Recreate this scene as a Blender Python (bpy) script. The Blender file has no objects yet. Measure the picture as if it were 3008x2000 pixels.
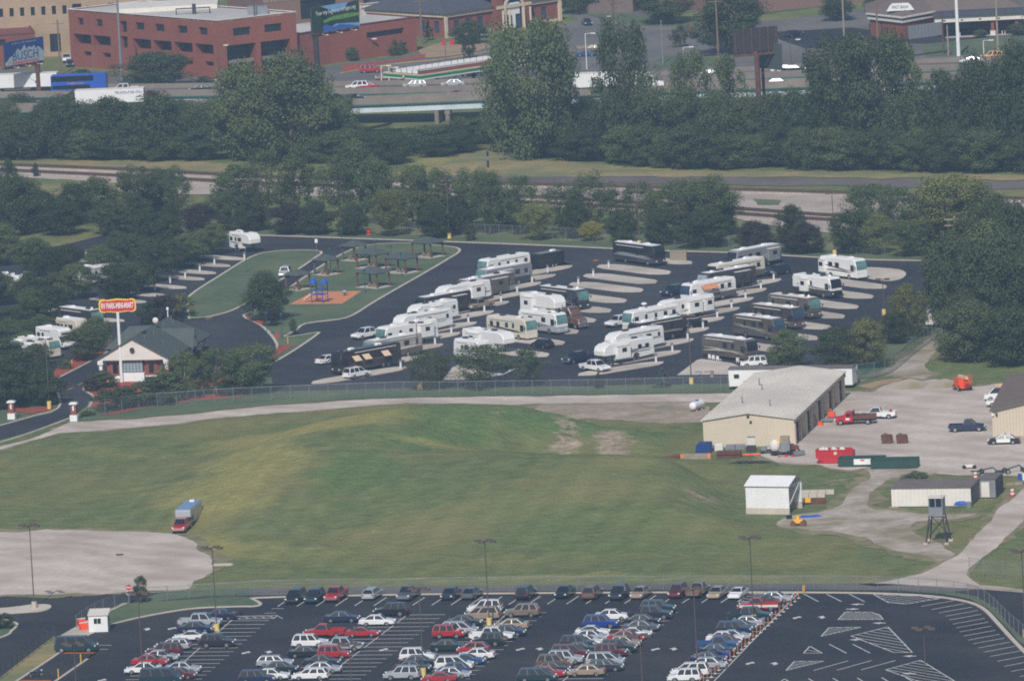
import bpy, math, random
from mathutils import Vector, noise as mnoise
from mathutils.geometry import tessellate_polygon
R = math.radians
rnd = random.Random(7)
C = bpy.context.scene.collection
SC = bpy.context.scene

# ---------------------------------------------------------------- camera
CAMH, FPX, DEP, ROLL = 200.0, 25000.0, R(8.14), R(3.0)
cam_d = bpy.data.cameras.new('camera')
cam_d.sensor_width = 36.0
cam_d.lens = FPX / 3008.0 * 36.0
cam_d.clip_start, cam_d.clip_end = 5.0, 9000.0
cam = bpy.data.objects.new('camera', cam_d)
C.objects.link(cam)
cam.location = (0, 0, CAMH)
FW = Vector((0, math.cos(DEP), -math.sin(DEP)))
U0 = Vector((0, math.sin(DEP), math.cos(DEP)))
R0 = Vector((1, 0, 0))
RT = R0 * math.cos(ROLL) - U0 * math.sin(ROLL)
UP = R0 * math.sin(ROLL) + U0 * math.cos(ROLL)
from mathutils import Matrix
cam.matrix_world = Matrix(((RT.x, UP.x, -FW.x, 0), (RT.y, UP.y, -FW.y, 0), (RT.z, UP.z, -FW.z, CAMH), (0, 0, 0, 1)))
SC.camera = cam

# ---------------------------------------------------------------- sky, sun, exposure
SUN_EL, SUN_AZ = R(42), R(190)          # where the sun stands: compass angle of its direction, 0 = +Y, clockwise
world = bpy.data.worlds.new('World')
SC.world = world
world.use_nodes = True
wn = world.node_tree.nodes
wn.clear()
w_sky = wn.new('ShaderNodeTexSky')
w_sky.sky_type = 'NISHITA'
w_sky.sun_disc = False
w_sky.sun_elevation = SUN_EL
w_sky.sun_rotation = SUN_AZ
w_sky.dust_density = 2.0
w_bg = wn.new('ShaderNodeBackground')
w_bg.inputs['Strength'].default_value = 0.065
w_out = wn.new('ShaderNodeOutputWorld')
world.node_tree.links.new(w_sky.outputs[0], w_bg.inputs[0])
world.node_tree.links.new(w_bg.outputs[0], w_out.inputs[0])
sun_d = bpy.data.lights.new('sun', 'SUN')
sun_d.energy = 3.3
sun_d.angle = R(0.53)
sun_d.color = (1.0, 0.97, 0.93)
sun = bpy.data.objects.new('sun', sun_d)
C.objects.link(sun)
sun_dir = Vector((math.sin(SUN_AZ) * math.cos(SUN_EL), math.cos(SUN_AZ) * math.cos(SUN_EL), math.sin(SUN_EL)))
sun.rotation_euler = (-sun_dir).to_track_quat('-Z', 'Y').to_euler()
sun.location = (0, 600, 400)
SC.view_settings.view_transform = 'Standard'
SC.view_settings.look = 'None'
SC.view_settings.exposure = 0.15
SC.view_settings.gamma = 1.0
SC.view_settings.use_curve_mapping = False
SC.cycles.use_denoising = False
SC.cycles.max_bounces = 6
SC.cycles.transparent_max_bounces = 24
SC.cycles.volume_bounces = 1
SC.cycles.sample_clamp_indirect = 4.0
SC.cycles.filter_width = 1.9

# ---------------------------------------------------------------- pixel -> place
def G(px, py, z=0.0):
    d = FW * FPX + RT * (px - 1504) - UP * (py - 1000)
    t = (z - CAMH) / d.z
    return Vector((d.x * t, d.y * t, z))
def SCL(px, py):
    p = G(px, py)
    return FPX / (p - Vector((0, 0, CAMH))).dot(FW)
def HT(px, py, dpx):
    return dpx / SCL(px, py) / math.cos(DEP)
def HEAD(px, py, dx, dy):
    a = G(px - dx / 2, py - dy / 2); b = G(px + dx / 2, py + dy / 2)
    return math.atan2(b.y - a.y, b.x - a.x)

# ---------------------------------------------------------------- materials
def lin(c):
    return tuple(((v / 255) / 12.92 if v / 255 <= 0.04045 else ((v / 255 + 0.055) / 1.055) ** 2.4) for v in c)
M = {}
def mat(name, col, rough=0.8, var=0.12, scale=0.6, metal=0.0, coat=0.0, col2=None, scale2=None, bump=0.0, spec=0.35, detail=5, objrand=0.0, wave=0.0, wscale=0.12):
    m = bpy.data.materials.new(name)
    m.use_nodes = True
    nt = m.node_tree; ns = nt.nodes; L = nt.links
    b = ns['Principled BSDF']
    b.inputs['Roughness'].default_value = rough
    b.inputs['Metallic'].default_value = metal
    b.inputs['Specular IOR Level'].default_value = spec
    if coat:
        b.inputs['Coat Weight'].default_value = coat
        b.inputs['Coat Roughness'].default_value = 0.08
    tc = ns.new('ShaderNodeTexCoord')
    n1 = ns.new('ShaderNodeTexNoise')
    n1.inputs['Scale'].default_value = scale
    n1.inputs['Detail'].default_value = detail
    n1.inputs['Roughness'].default_value = 0.65
    L.new(tc.outputs['Object'], n1.inputs['Vector'])
    c = lin(col)
    lo = tuple(max(0, v * (1 - var)) for v in c) + (1,)
    hi = tuple(min(1, v * (1 + var)) for v in c) + (1,)
    r = ns.new('ShaderNodeValToRGB')
    r.color_ramp.elements[0].position = 0.32; r.color_ramp.elements[0].color = lo
    r.color_ramp.elements[1].position = 0.68; r.color_ramp.elements[1].color = hi
    L.new(n1.outputs['Fac'], r.inputs['Fac'])
    outc = r.outputs['Color']
    if col2 is not None:
        n2 = ns.new('ShaderNodeTexNoise')
        n2.inputs['Scale'].default_value = scale2 or scale * 0.15
        n2.inputs['Detail'].default_value = 8
        n2.inputs['Roughness'].default_value = 0.6
        L.new(tc.outputs['Object'], n2.inputs['Vector'])
        r2 = ns.new('ShaderNodeValToRGB')
        r2.color_ramp.elements[0].position = 0.42; r2.color_ramp.elements[1].position = 0.62
        L.new(n2.outputs['Fac'], r2.inputs['Fac'])
        mx = ns.new('ShaderNodeMix'); mx.data_type = 'RGBA'
        L.new(r2.outputs['Color'], mx.inputs['Factor'])
        L.new(outc, mx.inputs['A'])
        mx.inputs['B'].default_value = lin(col2) + (1,)
        outc = mx.outputs['Result']
    if wave:
        wv = ns.new('ShaderNodeTexWave'); wv.inputs['Scale'].default_value = wscale; wv.inputs['Distortion'].default_value = 9.0; wv.inputs['Detail'].default_value = 4.0; wv.inputs['Detail Scale'].default_value = 0.6; wv.bands_direction = 'DIAGONAL'
        L.new(tc.outputs['Object'], wv.inputs['Vector'])
        wr_ = ns.new('ShaderNodeMapRange'); wr_.inputs['To Min'].default_value = 1 - wave; wr_.inputs['To Max'].default_value = 1 + wave
        wh = ns.new('ShaderNodeHueSaturation'); L.new(wv.outputs['Fac'], wr_.inputs['Value']); L.new(wr_.outputs['Result'], wh.inputs['Value']); L.new(outc, wh.inputs['Color']); outc = wh.outputs['Color']
    if objrand:
        oi = ns.new('ShaderNodeObjectInfo')
        hs = ns.new('ShaderNodeHueSaturation')
        mr = ns.new('ShaderNodeMapRange')
        mr.inputs['To Min'].default_value = 1 - objrand; mr.inputs['To Max'].default_value = 1 + objrand
        L.new(oi.outputs['Random'], mr.inputs['Value'])
        L.new(mr.outputs['Result'], hs.inputs['Value'])
        mh = ns.new('ShaderNodeMapRange'); mh.inputs['To Min'].default_value = 0.488; mh.inputs['To Max'].default_value = 0.512
        wn_ = ns.new('ShaderNodeTexWhiteNoise'); wn_.noise_dimensions = '1D'; L.new(oi.outputs['Random'], wn_.inputs['W']); L.new(wn_.outputs['Value'], mh.inputs['Value']); L.new(mh.outputs['Result'], hs.inputs['Hue'])
        L.new(outc, hs.inputs['Color'])
        outc = hs.outputs['Color']
    L.new(outc, b.inputs['Base Color'])
    if bump:
        bp = ns.new('ShaderNodeBump'); bp.inputs['Strength'].default_value = bump; bp.inputs['Distance'].default_value = 0.3
        L.new(n1.outputs['Fac'], bp.inputs['Height']); L.new(bp.outputs['Normal'], b.inputs['Normal'])
    M[name] = m
    return m
def glassmat(name, col, rough=0.08):
    m = mat(name, col, rough, 0.25, 0.9, spec=0.6)
    return m
def meshmat(name, col, alpha):
    m = mat(name, col, 0.5, 0.1, 2.0, metal=0.4)
    nt = m.node_tree; ns = nt.nodes; L = nt.links
    b = ns['Principled BSDF']; o = ns['Material Output']
    t = ns.new('ShaderNodeBsdfTransparent'); mx = ns.new('ShaderNodeMixShader')
    mx.inputs[0].default_value = alpha
    L.new(t.outputs[0], mx.inputs[1]); L.new(b.outputs[0], mx.inputs[2]); L.new(mx.outputs[0], o.inputs['Surface'])
    return m
def leafmat(name, col, col2, rnd_amt=0.2):
    m = mat(name, col, 0.6, 0.35, 0.55, col2=col2, scale2=0.35, spec=0.2, objrand=rnd_amt)
    nt = m.node_tree; ns = nt.nodes; L = nt.links
    b = ns['Principled BSDF']; o = ns['Material Output']
    src = b.inputs['Base Color'].links[0].from_socket
    t = ns.new('ShaderNodeBsdfTranslucent'); mx = ns.new('ShaderNodeMixShader')
    mx.inputs[0].default_value = 0.25
    L.new(src, t.inputs['Color']); L.new(b.outputs[0], mx.inputs[1]); L.new(t.outputs[0], mx.inputs[2]); L.new(mx.outputs[0], o.inputs['Surface'])
    return m

mat('asphalt_dark', (42, 43, 51), 0.85, 0.18, 0.5, col2=(60, 59, 62), scale2=0.035, spec=0.25, detail=9, wave=0.06, wscale=0.05)
mat('asphalt_worn', (92, 90, 90), 0.9, 0.12, 0.3, col2=(112, 108, 104), scale2=0.05, spec=0.2, detail=8)
mat('asphalt_park', (48, 49, 56), 0.85, 0.14, 0.25, col2=(64, 64, 69), scale2=0.03, spec=0.25, detail=9, wave=0.06, wscale=0.05)
mat('asphalt_street', (114, 110, 107), 0.9, 0.12, 0.2, col2=(98, 95, 94), scale2=0.04)
mat('concrete', (196, 186, 174), 0.9, 0.09, 0.4, col2=(172, 162, 150), scale2=0.08)
mat('kerb', (188, 178, 164), 0.9, 0.12, 0.6)
mat('paint_white', (205, 203, 200), 0.7, 0.12, 1.2)
mat('paint_yellow', (214, 168, 50), 0.7, 0.15, 1.2)
mat('paint_orange', (214, 120, 40), 0.7, 0.15, 1.2)
mat('gravel', (194, 182, 172), 0.95, 0.13, 0.9, col2=(172, 159, 148), scale2=0.07, bump=0.15, detail=9, wave=0.07, wscale=0.07)
mat('gravel_worn', (176, 164, 154), 0.95, 0.2, 0.5, col2=(136, 126, 100), scale2=0.12, bump=0.2, detail=9)
mat('rubble', (166, 148, 136), 0.95, 0.3, 0.8, col2=(126, 122, 94), scale2=0.12, bump=0.3, detail=10)
mat('worn_grass', (138, 126, 98), 0.95, 0.25, 0.6, col2=(104, 110, 72), scale2=0.25, detail=9)
mat('dirt', (166, 136, 112), 0.95, 0.22, 0.6, col2=(140, 130, 100), scale2=0.12, detail=9)
mat('ballast', (178, 166, 156), 0.95, 0.22, 1.4, col2=(162, 148, 138), scale2=0.1, bump=0.3, detail=9)
mat('cinder', (110, 102, 100), 0.95, 0.15, 0.6, col2=(96, 88, 88), scale2=0.06, detail=9)
mat('lawn', (80, 96, 70), 0.95, 0.22, 0.6, col2=(98, 108, 78), scale2=0.07, detail=9)
mat('dry_grass', (146, 132, 92), 0.95, 0.2, 0.5, col2=(112, 118, 80), scale2=0.07, detail=9)
mat('mulch_red', (150, 74, 58), 0.95, 0.25, 0.9)
mat('mulch_orange', (200, 132, 92), 0.95, 0.15, 0.9)
mat('tie_brown', (92, 76, 66), 0.9, 0.25, 1.5)
mat('rail_steel', (118, 98, 86), 0.5, 0.2, 1.0, metal=0.6)
mat('viaduct_concrete', (136, 126, 116), 0.9, 0.14, 0.35, col2=(122, 112, 104), scale2=0.1)
mat('girder_paint', (196, 208, 214), 0.6, 0.08, 0.3, col2=(176, 190, 198), scale2=0.1)
mat('girder_green', (58, 104, 96), 0.6, 0.15, 0.5)
mat('brick_red', (138, 80, 64), 0.9, 0.10, 1.6, col2=(128, 74, 60), scale2=0.12)
mat('brick_dark', (116, 68, 58), 0.9, 0.15, 1.6, col2=(128, 72, 58), scale2=0.2)
mat('brick_tan', (168, 146, 120), 0.9, 0.10, 1.4, col2=(156, 134, 110), scale2=0.15)
mat('brick_brown', (128, 100, 88), 0.9, 0.08, 1.4)
mat('stone_trim', (198, 184, 162), 0.85, 0.10, 0.8)
mat('roof_white', (196, 192, 188), 0.8, 0.06, 0.3, col2=(180, 176, 172), scale2=0.06)
mat('roof_slate', (74, 76, 84), 0.85, 0.15, 0.8)
mat('roof_green', (76, 84, 82), 0.8, 0.10, 0.9)
mat('roof_brown', (112, 98, 90), 0.85, 0.12, 0.8)
mat('metal_roof', (208, 202, 193), 0.7, 0.05, 0.15, col2=(192, 186, 178), scale2=0.06)
mat('siding_tan', (200, 188, 168), 0.7, 0.04, 0.4)
mat('siding_trim', (186, 175, 156), 0.7, 0.04, 0.4)
mat('white_metal', (226, 226, 226), 0.55, 0.05, 0.5)
mat('off_white', (214, 208, 200), 0.7, 0.08, 0.5)
mat('grey_metal', (140, 144, 150), 0.5, 0.12, 0.8, metal=0.4)
mat('dark_metal', (58, 54, 56), 0.6, 0.2, 0.8)
mat('pole_brown', (92, 78, 72), 0.6, 0.12, 0.8)
mat('wood_pole', (120, 102, 88), 0.9, 0.2, 0.8)
mat('wood_brown', (106, 76, 60), 0.85, 0.2, 1.0)
mat('wood_grey', (150, 138, 122), 0.9, 0.2, 1.0)
mat('rust', (98, 64, 52), 0.85, 0.3, 0.9)
mat('teal_metal', (44, 92, 96), 0.6, 0.12, 0.8)
mat('green_paint', (42, 70, 62), 0.6, 0.15, 0.5)
mat('bp_green', (30, 120, 78), 0.6, 0.08, 0.4)
mat('red_paint', (184, 36, 44), 0.5, 0.10, 0.6)
mat('orange_paint', (226, 84, 40), 0.6, 0.12, 0.6)
mat('yellow_paint', (236, 176, 40), 0.6, 0.12, 0.6)
mat('blue_paint', (36, 84, 176), 0.55, 0.12, 0.6)
mat('navy_print', (28, 54, 120), 0.6, 0.10, 0.2)
mat('sky_print', (120, 170, 214), 0.6, 0.12, 0.12)
mat('forest_and_shadow_print', (38, 62, 44), 0.7, 0.3, 0.6)
mat('meadow_print', (104, 150, 66), 0.7, 0.2, 0.4)
mat('lake_print', (56, 100, 180), 0.6, 0.2, 0.25)
mat('sign_red', (196, 40, 44), 0.6, 0.10, 0.5)
mat('sign_yellow', (248, 204, 40), 0.6, 0.08, 0.5)
mat('tyre', (34, 34, 36), 0.9, 0.15, 2.0)
mat('hub', (190, 190, 194), 0.3, 0.10, 2.0, metal=0.8)
mat('black_trim', (28, 28, 32), 0.5, 0.2, 1.0)
mat('lamp_lens', (220, 224, 226), 0.15, 0.08, 1.0, spec=0.7)
mat('tail_red', (170, 24, 22), 0.3, 0.12, 1.0)
mat('dark_void', (30, 32, 38), 0.9, 0.2, 0.6)
mat('bark', (112, 98, 84), 0.95, 0.25, 1.2)
mat('bark_pale', (168, 150, 132), 0.95, 0.2, 1.2)
mat('hose', (210, 208, 204), 0.6, 0.1, 1.0)
mat('canvas_tan', (214, 186, 156), 0.85, 0.06, 0.5)
mat('canvas_orange', (206, 140, 100), 0.85, 0.08, 0.5)
glassmat('glass_dark', (30, 36, 44))
glassmat('glass_blue', (52, 72, 96))
glassmat('glass_teal', (92, 128, 126), 0.15)
glassmat('glass_pale', (150, 164, 172), 0.2)
meshmat('chain_link', (158, 166, 168), 0.11)
meshmat('chain_link_green', (70, 104, 104), 0.42)
leafmat('leaf_dark', (76, 88, 54), (62, 74, 46))
leafmat('leaf_mid', (96, 108, 66), (78, 92, 56))
leafmat('leaf_olive', (122, 124, 70), (100, 110, 60))
leafmat('leaf_yellow', (160, 152, 60), (120, 124, 56))
leafmat('leaf_purple', (72, 64, 58), (58, 56, 48))
leafmat('leaf_blue', (98, 116, 112), (80, 102, 92))
CARCOL = dict(white=(226, 226, 226), silver=(178, 182, 188), grey=(88, 94, 102), black=(26, 28, 34), navy=(28, 38, 70), blue=(34, 72, 124), bright_blue=(28, 54, 140),
              red=(166, 30, 34), maroon=(92, 26, 34), tan=(166, 146, 126), bronze=(132, 116, 100), gold=(176, 160, 136), teal=(26, 50, 60), green=(24, 44, 42), dark_grey=(46, 52, 62), cream=(216, 206, 186), orange=(236, 158, 30), brown=(104, 78, 64))
for k, v in CARCOL.items():
    mat('paint_car_' + k, v, 0.32, 0.06, 0.6, metal=0.25 if k in ('silver', 'grey', 'tan', 'bronze', 'gold', 'dark_grey') else 0.0, coat=0.8, spec=0.5)

# ---------------------------------------------------------------- builders
class MB:
    def __init__(s):
        s.v = []; s.f = []; s.m = []
    def add(s, vs, fs, mi=0):
        o = len(s.v)
        s.v += [tuple(p) for p in vs]
        s.f += [tuple(i + o for i in q) for q in fs]
        s.m += [mi] * len(fs)
        return s
    def box(s, x0, x1, y0, y1, z0, z1, mi=0):
        return s.add([(x0, y0, z0), (x1, y0, z0), (x1, y1, z0), (x0, y1, z0), (x0, y0, z1), (x1, y0, z1), (x1, y1, z1), (x0, y1, z1)],
                     [(0, 3, 2, 1), (4, 5, 6, 7), (0, 1, 5, 4), (1, 2, 6, 5), (2, 3, 7, 6), (3, 0, 4, 7)], mi)
    def poly(s, pts, mi=0):
        return s.add(pts, [tuple(range(len(pts)))], mi)
    def slab(s, pts, d, mi=0):
        """flat polygon pts (3D) thickened by vector d"""
        n = len(pts); d = Vector(d)
        a = [Vector(p) for p in pts]; b = [p + d for p in a]
        fs = [tuple(range(n))[::-1], tuple(range(n, 2 * n))] + [(i, (i + 1) % n, n + (i + 1) % n, n + i) for i in range(n)]
        return s.add(a + b, fs, mi)
    def tube(s, p0, p1, r0, r1=None, n=8, mi=0, caps=True):
        p0 = Vector(p0); p1 = Vector(p1); r1 = r0 if r1 is None else r1
        d = (p1 - p0).normalized()
        a = Vector((0, 0, 1)) if abs(d.z) < 0.9 else Vector((1, 0, 0))
        u = d.cross(a).normalized(); w = d.cross(u)
        vs = []
        for k in range(n):
            t = 2 * math.pi * k / n
            vs.append(p0 + (u * math.cos(t) + w * math.sin(t)) * r0)
        for k in range(n):
            t = 2 * math.pi * k / n
            vs.append(p1 + (u * math.cos(t) + w * math.sin(t)) * r1)
        fs = [(k, (k + 1) % n, n + (k + 1) % n, n + k) for k in range(n)]
        if caps:
            fs += [tuple(range(n))[::-1], tuple(range(n, 2 * n))]
        return s.add(vs, fs, mi)
    def bar(s, p0, p1, w, h, mi=0):
        """rectangular bar, w across, h up, resting with its bottom on p0-p1"""
        p0 = Vector(p0); p1 = Vector(p1)
        d = (p1 - p0); d.z = 0
        if d.length < 1e-6: d = Vector((1, 0, 0))
        n = Vector((-d.y, d.x, 0)).normalized() * (w / 2); k = Vector((0, 0, h))
        a = [p0 - n, p1 - n, p1 + n, p0 + n]
        return s.add(a + [q + k for q in a], [(0, 3, 2, 1), (4, 5, 6, 7), (0, 1, 5, 4), (1, 2, 6, 5), (2, 3, 7, 6), (3, 0, 4, 7)], mi)
    def strip(s, pts, w, h, mi=0):
        """continuous kerb along pts"""
        P = [Vector(p) for p in pts]; n = len(P); A = []
        for i in range(n):
            d = P[min(i + 1, n - 1)] - P[max(i - 1, 0)]; d.z = 0
            q = Vector((-d.y, d.x, 0)).normalized() * (w / 2)
            A += [P[i] - q, P[i] + q, P[i] + q + Vector((0, 0, h)), P[i] - q + Vector((0, 0, h))]
        fs = []
        for i in range(n - 1):
            o = 4 * i
            for k in range(4):
                fs.append((o + k, o + (k + 1) % 4, o + 4 + (k + 1) % 4, o + 4 + k))
        fs += [(0, 1, 2, 3), (4 * n - 1, 4 * n - 2, 4 * n - 3, 4 * n - 4)]
        return s.add(A, fs, mi)
    def bevel_profile(s, prof, W, b=0.1, mi=0, yc=0.0):
        """side profile (x,z) extruded across W with softened side edges"""
        n = len(prof)
        cx = (max(p[0] for p in prof) + min(p[0] for p in prof)) / 2; cz = (max(p[1] for p in prof) + min(p[1] for p in prof)) / 2
        lx = max(p[0] for p in prof) - min(p[0] for p in prof); lz = max(p[1] for p in prof) - min(p[1] for p in prof)
        kx = 1 - 2 * b / lx; kz = 1 - 2 * b / lz
        ins = [(cx + (x - cx) * kx, cz + (z - cz) * kz) for x, z in prof]
        rings = [(ins, -W / 2), (prof, -W / 2 + b), (prof, W / 2 - b), (ins, W / 2)]
        vs = [(x, y + yc, z) for pr, y in rings for x, z in pr]
        fs = [tuple(range(n)), tuple(range(3 * n, 4 * n))[::-1]]
        for r in range(3):
            for i in range(n):
                j = (i + 1) % n
                fs.append((r * n + j, r * n + i, (r + 1) * n + i, (r + 1) * n + j))
        return s.add(vs, fs, mi)
    def dome(s, c, rx, ry, rz, n=10, k=5, mi=0, full=False):
        vs = []; fs = []
        lo = -k if full else 0
        for i in range(lo, k + 1):
            t = math.pi / 2 * i / k
            for j in range(n):
                a = 2 * math.pi * j / n
                vs.append((c[0] + rx * math.cos(t) * math.cos(a), c[1] + ry * math.cos(t) * math.sin(a), c[2] + rz * math.sin(t)))
        for i in range(k - lo):
            for j in range(n):
                fs.append((i * n + j, i * n + (j + 1) % n, (i + 1) * n + (j + 1) % n, (i + 1) * n + j))
        return s.add(vs, fs, mi)
    def mesh(s, name, smooth=False):
        me = bpy.data.meshes.new(name)
        me.from_pydata(s.v, [], s.f)
        if any(s.m): me.polygons.foreach_set('material_index', s.m)
        if smooth: me.polygons.foreach_set('use_smooth', [True] * len(me.polygons))
        me.update()
        return me
    def build(s, name, mats, parent=None, smooth=False, loc=None):
        me = s.mesh(name, smooth)
        for k in (mats if isinstance(mats, (list, tuple)) else [mats]):
            me.materials.append(M[k])
        return link(name, me, parent, loc)
def link(name, me, parent=None, loc=None, rz=0.0, matl=None):
    o = bpy.data.objects.new(name, me)
    C.objects.link(o)
    if parent is not None: o.parent = parent
    if loc is not None: o.location = loc
    if rz: o.rotation_euler = (0, 0, rz)
    if matl is not None:
        o.material_slots[0].link = 'OBJECT'; o.material_slots[0].material = M[matl]
    return o
def thing(name, label, cat, loc=(0, 0, 0), rz=0.0, group=None, parent=None):
    o = bpy.data.objects.new(name, None)
    o.empty_display_size = 0.5
    C.objects.link(o)
    o.location = loc; o.rotation_euler = (0, 0, rz)
    tag(o, label, cat, group)
    return o
def tag(o, label=None, cat=None, group=None, kind=None):
    if label: o['label'] = label
    if cat: o['category'] = cat
    if group: o['group'] = group
    if kind: o['kind'] = kind
    return o
def local(root, p):
    """world point -> local coordinates of an upright empty"""
    d = Vector(p) - root.location; a = -root.rotation_euler[2]
    return Vector((d.x * math.cos(a) - d.y * math.sin(a), d.x * math.sin(a) + d.y * math.cos(a), d.z))
def catmull(pts, k=6, closed=True):
    out = []; n = len(pts)
    rng = range(n) if closed else range(n - 1)
    for i in rng:
        p0 = pts[(i - 1) % n] if closed else pts[max(i - 1, 0)]
        p1 = pts[i]; p2 = pts[(i + 1) % n]
        p3 = pts[(i + 2) % n] if closed else pts[min(i + 2, n - 1)]
        for j in range(k):
            t = j / k
            out.append(tuple(0.5 * ((2 * b) + (-a + c) * t + (2 * a - 5 * b + 4 * c - d) * t * t + (-a + 3 * b - 3 * c + d) * t ** 3) for a, b, c, d in zip(p0, p1, p2, p3)))
    if not closed: out.append(pts[-1])
    return out
def sheet(name, pix, material, z=0.03, smooth=0, jitter=0.0, jf=0.15, kind='structure', parent=None, margin=0):
    """ground sheet from photo points lying on the ground"""
    if smooth: pix = catmull(pix, smooth)
    P = [G(a, b) for a, b in pix]
    Q = []
    n = len(P)
    if jitter:
        for i in range(n):
            a, b = P[i], P[(i + 1) % n]
            k = max(1, min(60, int((b - a).length / 0.9)))
            for j in range(k):
                p = a.lerp(b, j / k)
                w = mnoise.fractal(Vector((p.x * jf, p.y * jf * 0.5, 3.3)), 1.0, 2.0, 4)
                w2 = mnoise.fractal(Vector((p.x * jf, p.y * jf * 0.5, 9.3)), 1.0, 2.0, 4)
                Q.append(p + Vector((w * jitter, w2 * jitter * 1.6, 0)))
    else:
        Q = P
    for q in Q: q.z = z
    if margin:
        ar = sum(Q[i - 1].x * Q[i].y - Q[i].x * Q[i - 1].y for i in range(len(Q))); sg = 1 if ar > 0 else -1; W_ = []
        for i, q in enumerate(Q):
            d = Q[(i + 1) % len(Q)] - Q[i - 1]; nn = Vector((d.y, -d.x, 0)).normalized() * sg
            k = margin * max(.1, .7 + 1.6 * mnoise.fractal(Vector((q.x * .12, q.y * .08, 5.0)), 1.0, 2.0, 4))
            W_.append(Vector((q.x, q.y, z - .012)) + nn * k)
        ts = tessellate_polygon([[Vector((q.x, q.y, 0)) for q in W_]]); mm = MB()
        mm.add(W_, [t if (W_[t[1]] - W_[t[0]]).cross(W_[t[2]] - W_[t[0]]).z > 0 else (t[0], t[2], t[1]) for t in ts])
        mm.build('worn_verge', 'worn_grass')['kind'] = 'structure'
    tris = tessellate_polygon([[Vector((q.x, q.y, 0)) for q in Q]])
    mb = MB()
    fs = []
    for t in tris:
        a, b, c = (Q[i] for i in t)
        fs.append(t if (b - a).cross(c - a).z > 0 else (t[0], t[2], t[1]))
    mb.add(Q, fs)
    o = mb.build(name, material, parent)
    if kind and parent is None: o['kind'] = kind
    return o
def kerb(pix, smooth=5, w=0.4, h=0.14, material='kerb', z=0.0, name='kerb'):
    p = catmull(pix, smooth, False) if smooth else pix
    o = MB().strip([G(a, b) + Vector((0, 0, z)) for a, b in p], w, h).build(name, material)
    o['kind'] = 'structure'
    return o
# ================================================================ terrain
def seg_dist(p, a, b):
    ab = b - a; t = max(0, min(1, (p - a).dot(ab) / ab.length_squared))
    q = a + ab * t
    return (p - q).length, t, q
RIDGES = []      # (crest polyline [(x,y,h)], near width, far width)
def ridge(pix, wn_, wf):
    pts = []
    for px, py, h in pix:
        g = G(px, py, h)
        pts.append((Vector((g.x, g.y)), h))
    RIDGES.append((pts, wn_, wf))
ridge([(1440, 1336, 3.0), (1580, 1340, 4.6), (1800, 1338, 5.4), (2020, 1345, 5.0), (2180, 1362, 3.6), (2260, 1390, 1.2)], 60, 10)
ridge([(1500, 1215, 1.5), (1420, 1184, 5.2), (1280, 1186, 6.0), (1150, 1215, 5.6), (1020, 1285, 4.8), (900, 1380, 3.6), (800, 1480, 2.2), (740, 1570, 0.6)], 30, 34)
ridge([(1480, 1338, 2.2), (1300, 1330, 2.8), (1150, 1300, 2.6)], 48, 14)
ridge([(1660, 1262, 1.6), (1850, 1258, 2.0), (1950, 1268, 1.4)], 20, 8)
def sm(t):
    t = max(0.0, min(1.0, t)); return t * t * (3 - 2 * t)
def terrain(x, y):
    p = Vector((x, y)); h = 0.0
    for pts, wn_, wf in RIDGES:
        best = None
        for i in range(len(pts) - 1):
            d, t, q = seg_dist(p, pts[i][0], pts[i + 1][0])
            if best is None or d < best[0]:
                best = (d, pts[i][1] * (1 - t) + pts[i + 1][1] * t, q)
        w = wn_ if y < best[2].y else wf
        h = max(h, best[1] * sm(1 - best[0] / w)) if h < 0.01 else (lambda u: max(h, u) + 0.25 * min(h, u))(best[1] * sm(1 - best[0] / w))
    # the big embankment with dry grass beyond the rails
    return min(h, 6.2)
def noise2(x, y, f, seed=0.0, o=5):
    return mnoise.fractal(Vector((x * f, y * f, seed)), 1.0, 2.0, o)
X0, X1, Y0, Y1 = -190.0, 190.0, 1020.0, 2150.0
NX, NY = 300, 620
verts = []; cols = []
ed = [(0, 1310), (160, 1275), (400, 1255), (750, 1222), (1000, 1206), (1200, 1192), (1500, 1196), (1580, 1212), (1640, 1240), (1780, 1246), (1980, 1256), (2070, 1258), (2080, 1330), (2330, 1360), (2180, 1420), (2190, 1515), (2500, 1590), (2760, 1645), (2640, 1700), (2000, 1713), (1300, 1716), (700, 1722), (560, 1715), (640, 1660), (560, 1590), (520, 1555), (300, 1550), (0, 1552), (-200, 1552), (-200, 1330)]
EDW = [G(a, b) for a, b in ed]
def inside(x, y):
    c = False; n = len(EDW)
    for i in range(n):
        a, b = EDW[i], EDW[i - 1]
        if (a.y > y) != (b.y > y) and x < (b.x - a.x) * (y - a.y) / (b.y - a.y) + a.x: c = not c
    return c
def edge_d(x, y):
    p = Vector((x, y)); m = 1e9
    for i in range(len(EDW)):
        a, b = EDW[i], EDW[i - 1]
        m = min(m, seg_dist(p, Vector((a.x, a.y)), Vector((b.x, b.y)))[0])
    return m
ys = [Y0 + (Y1 - Y0) * j / NY for j in range(NY + 1)]
xs = [X0 + (X1 - X0) * i / NX for i in range(NX + 1)]
ys = [-2500.0, 0.0, 700.0] + ys + [2400.0, 3000.0, 5000.0]
xs = [-2500.0, -800.0, -300.0] + xs + [300.0, 800.0, 2500.0]
for y in ys:
    for x in xs:
        z = 0.0
        if 1100 < y < 1420 and -130 < x < 120 and inside(x, y):
            k = sm(edge_d(x, y) / 13.0)
            z = (terrain(x, y) + 0.30 * noise2(x, y, 0.045, 1.0) + 0.12 * noise2(x, y, 0.16, 5.0)) * k
        verts.append((x, y, z - 0.0))
w_ = len(xs)
faces = [(j * w_ + i, j * w_ + i + 1, (j + 1) * w_ + i + 1, (j + 1) * w_ + i) for j in range(len(ys) - 1) for i in range(w_ - 1)]
gme = bpy.data.meshes.new('ground')
gme.from_pydata(verts, [], faces)
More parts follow.
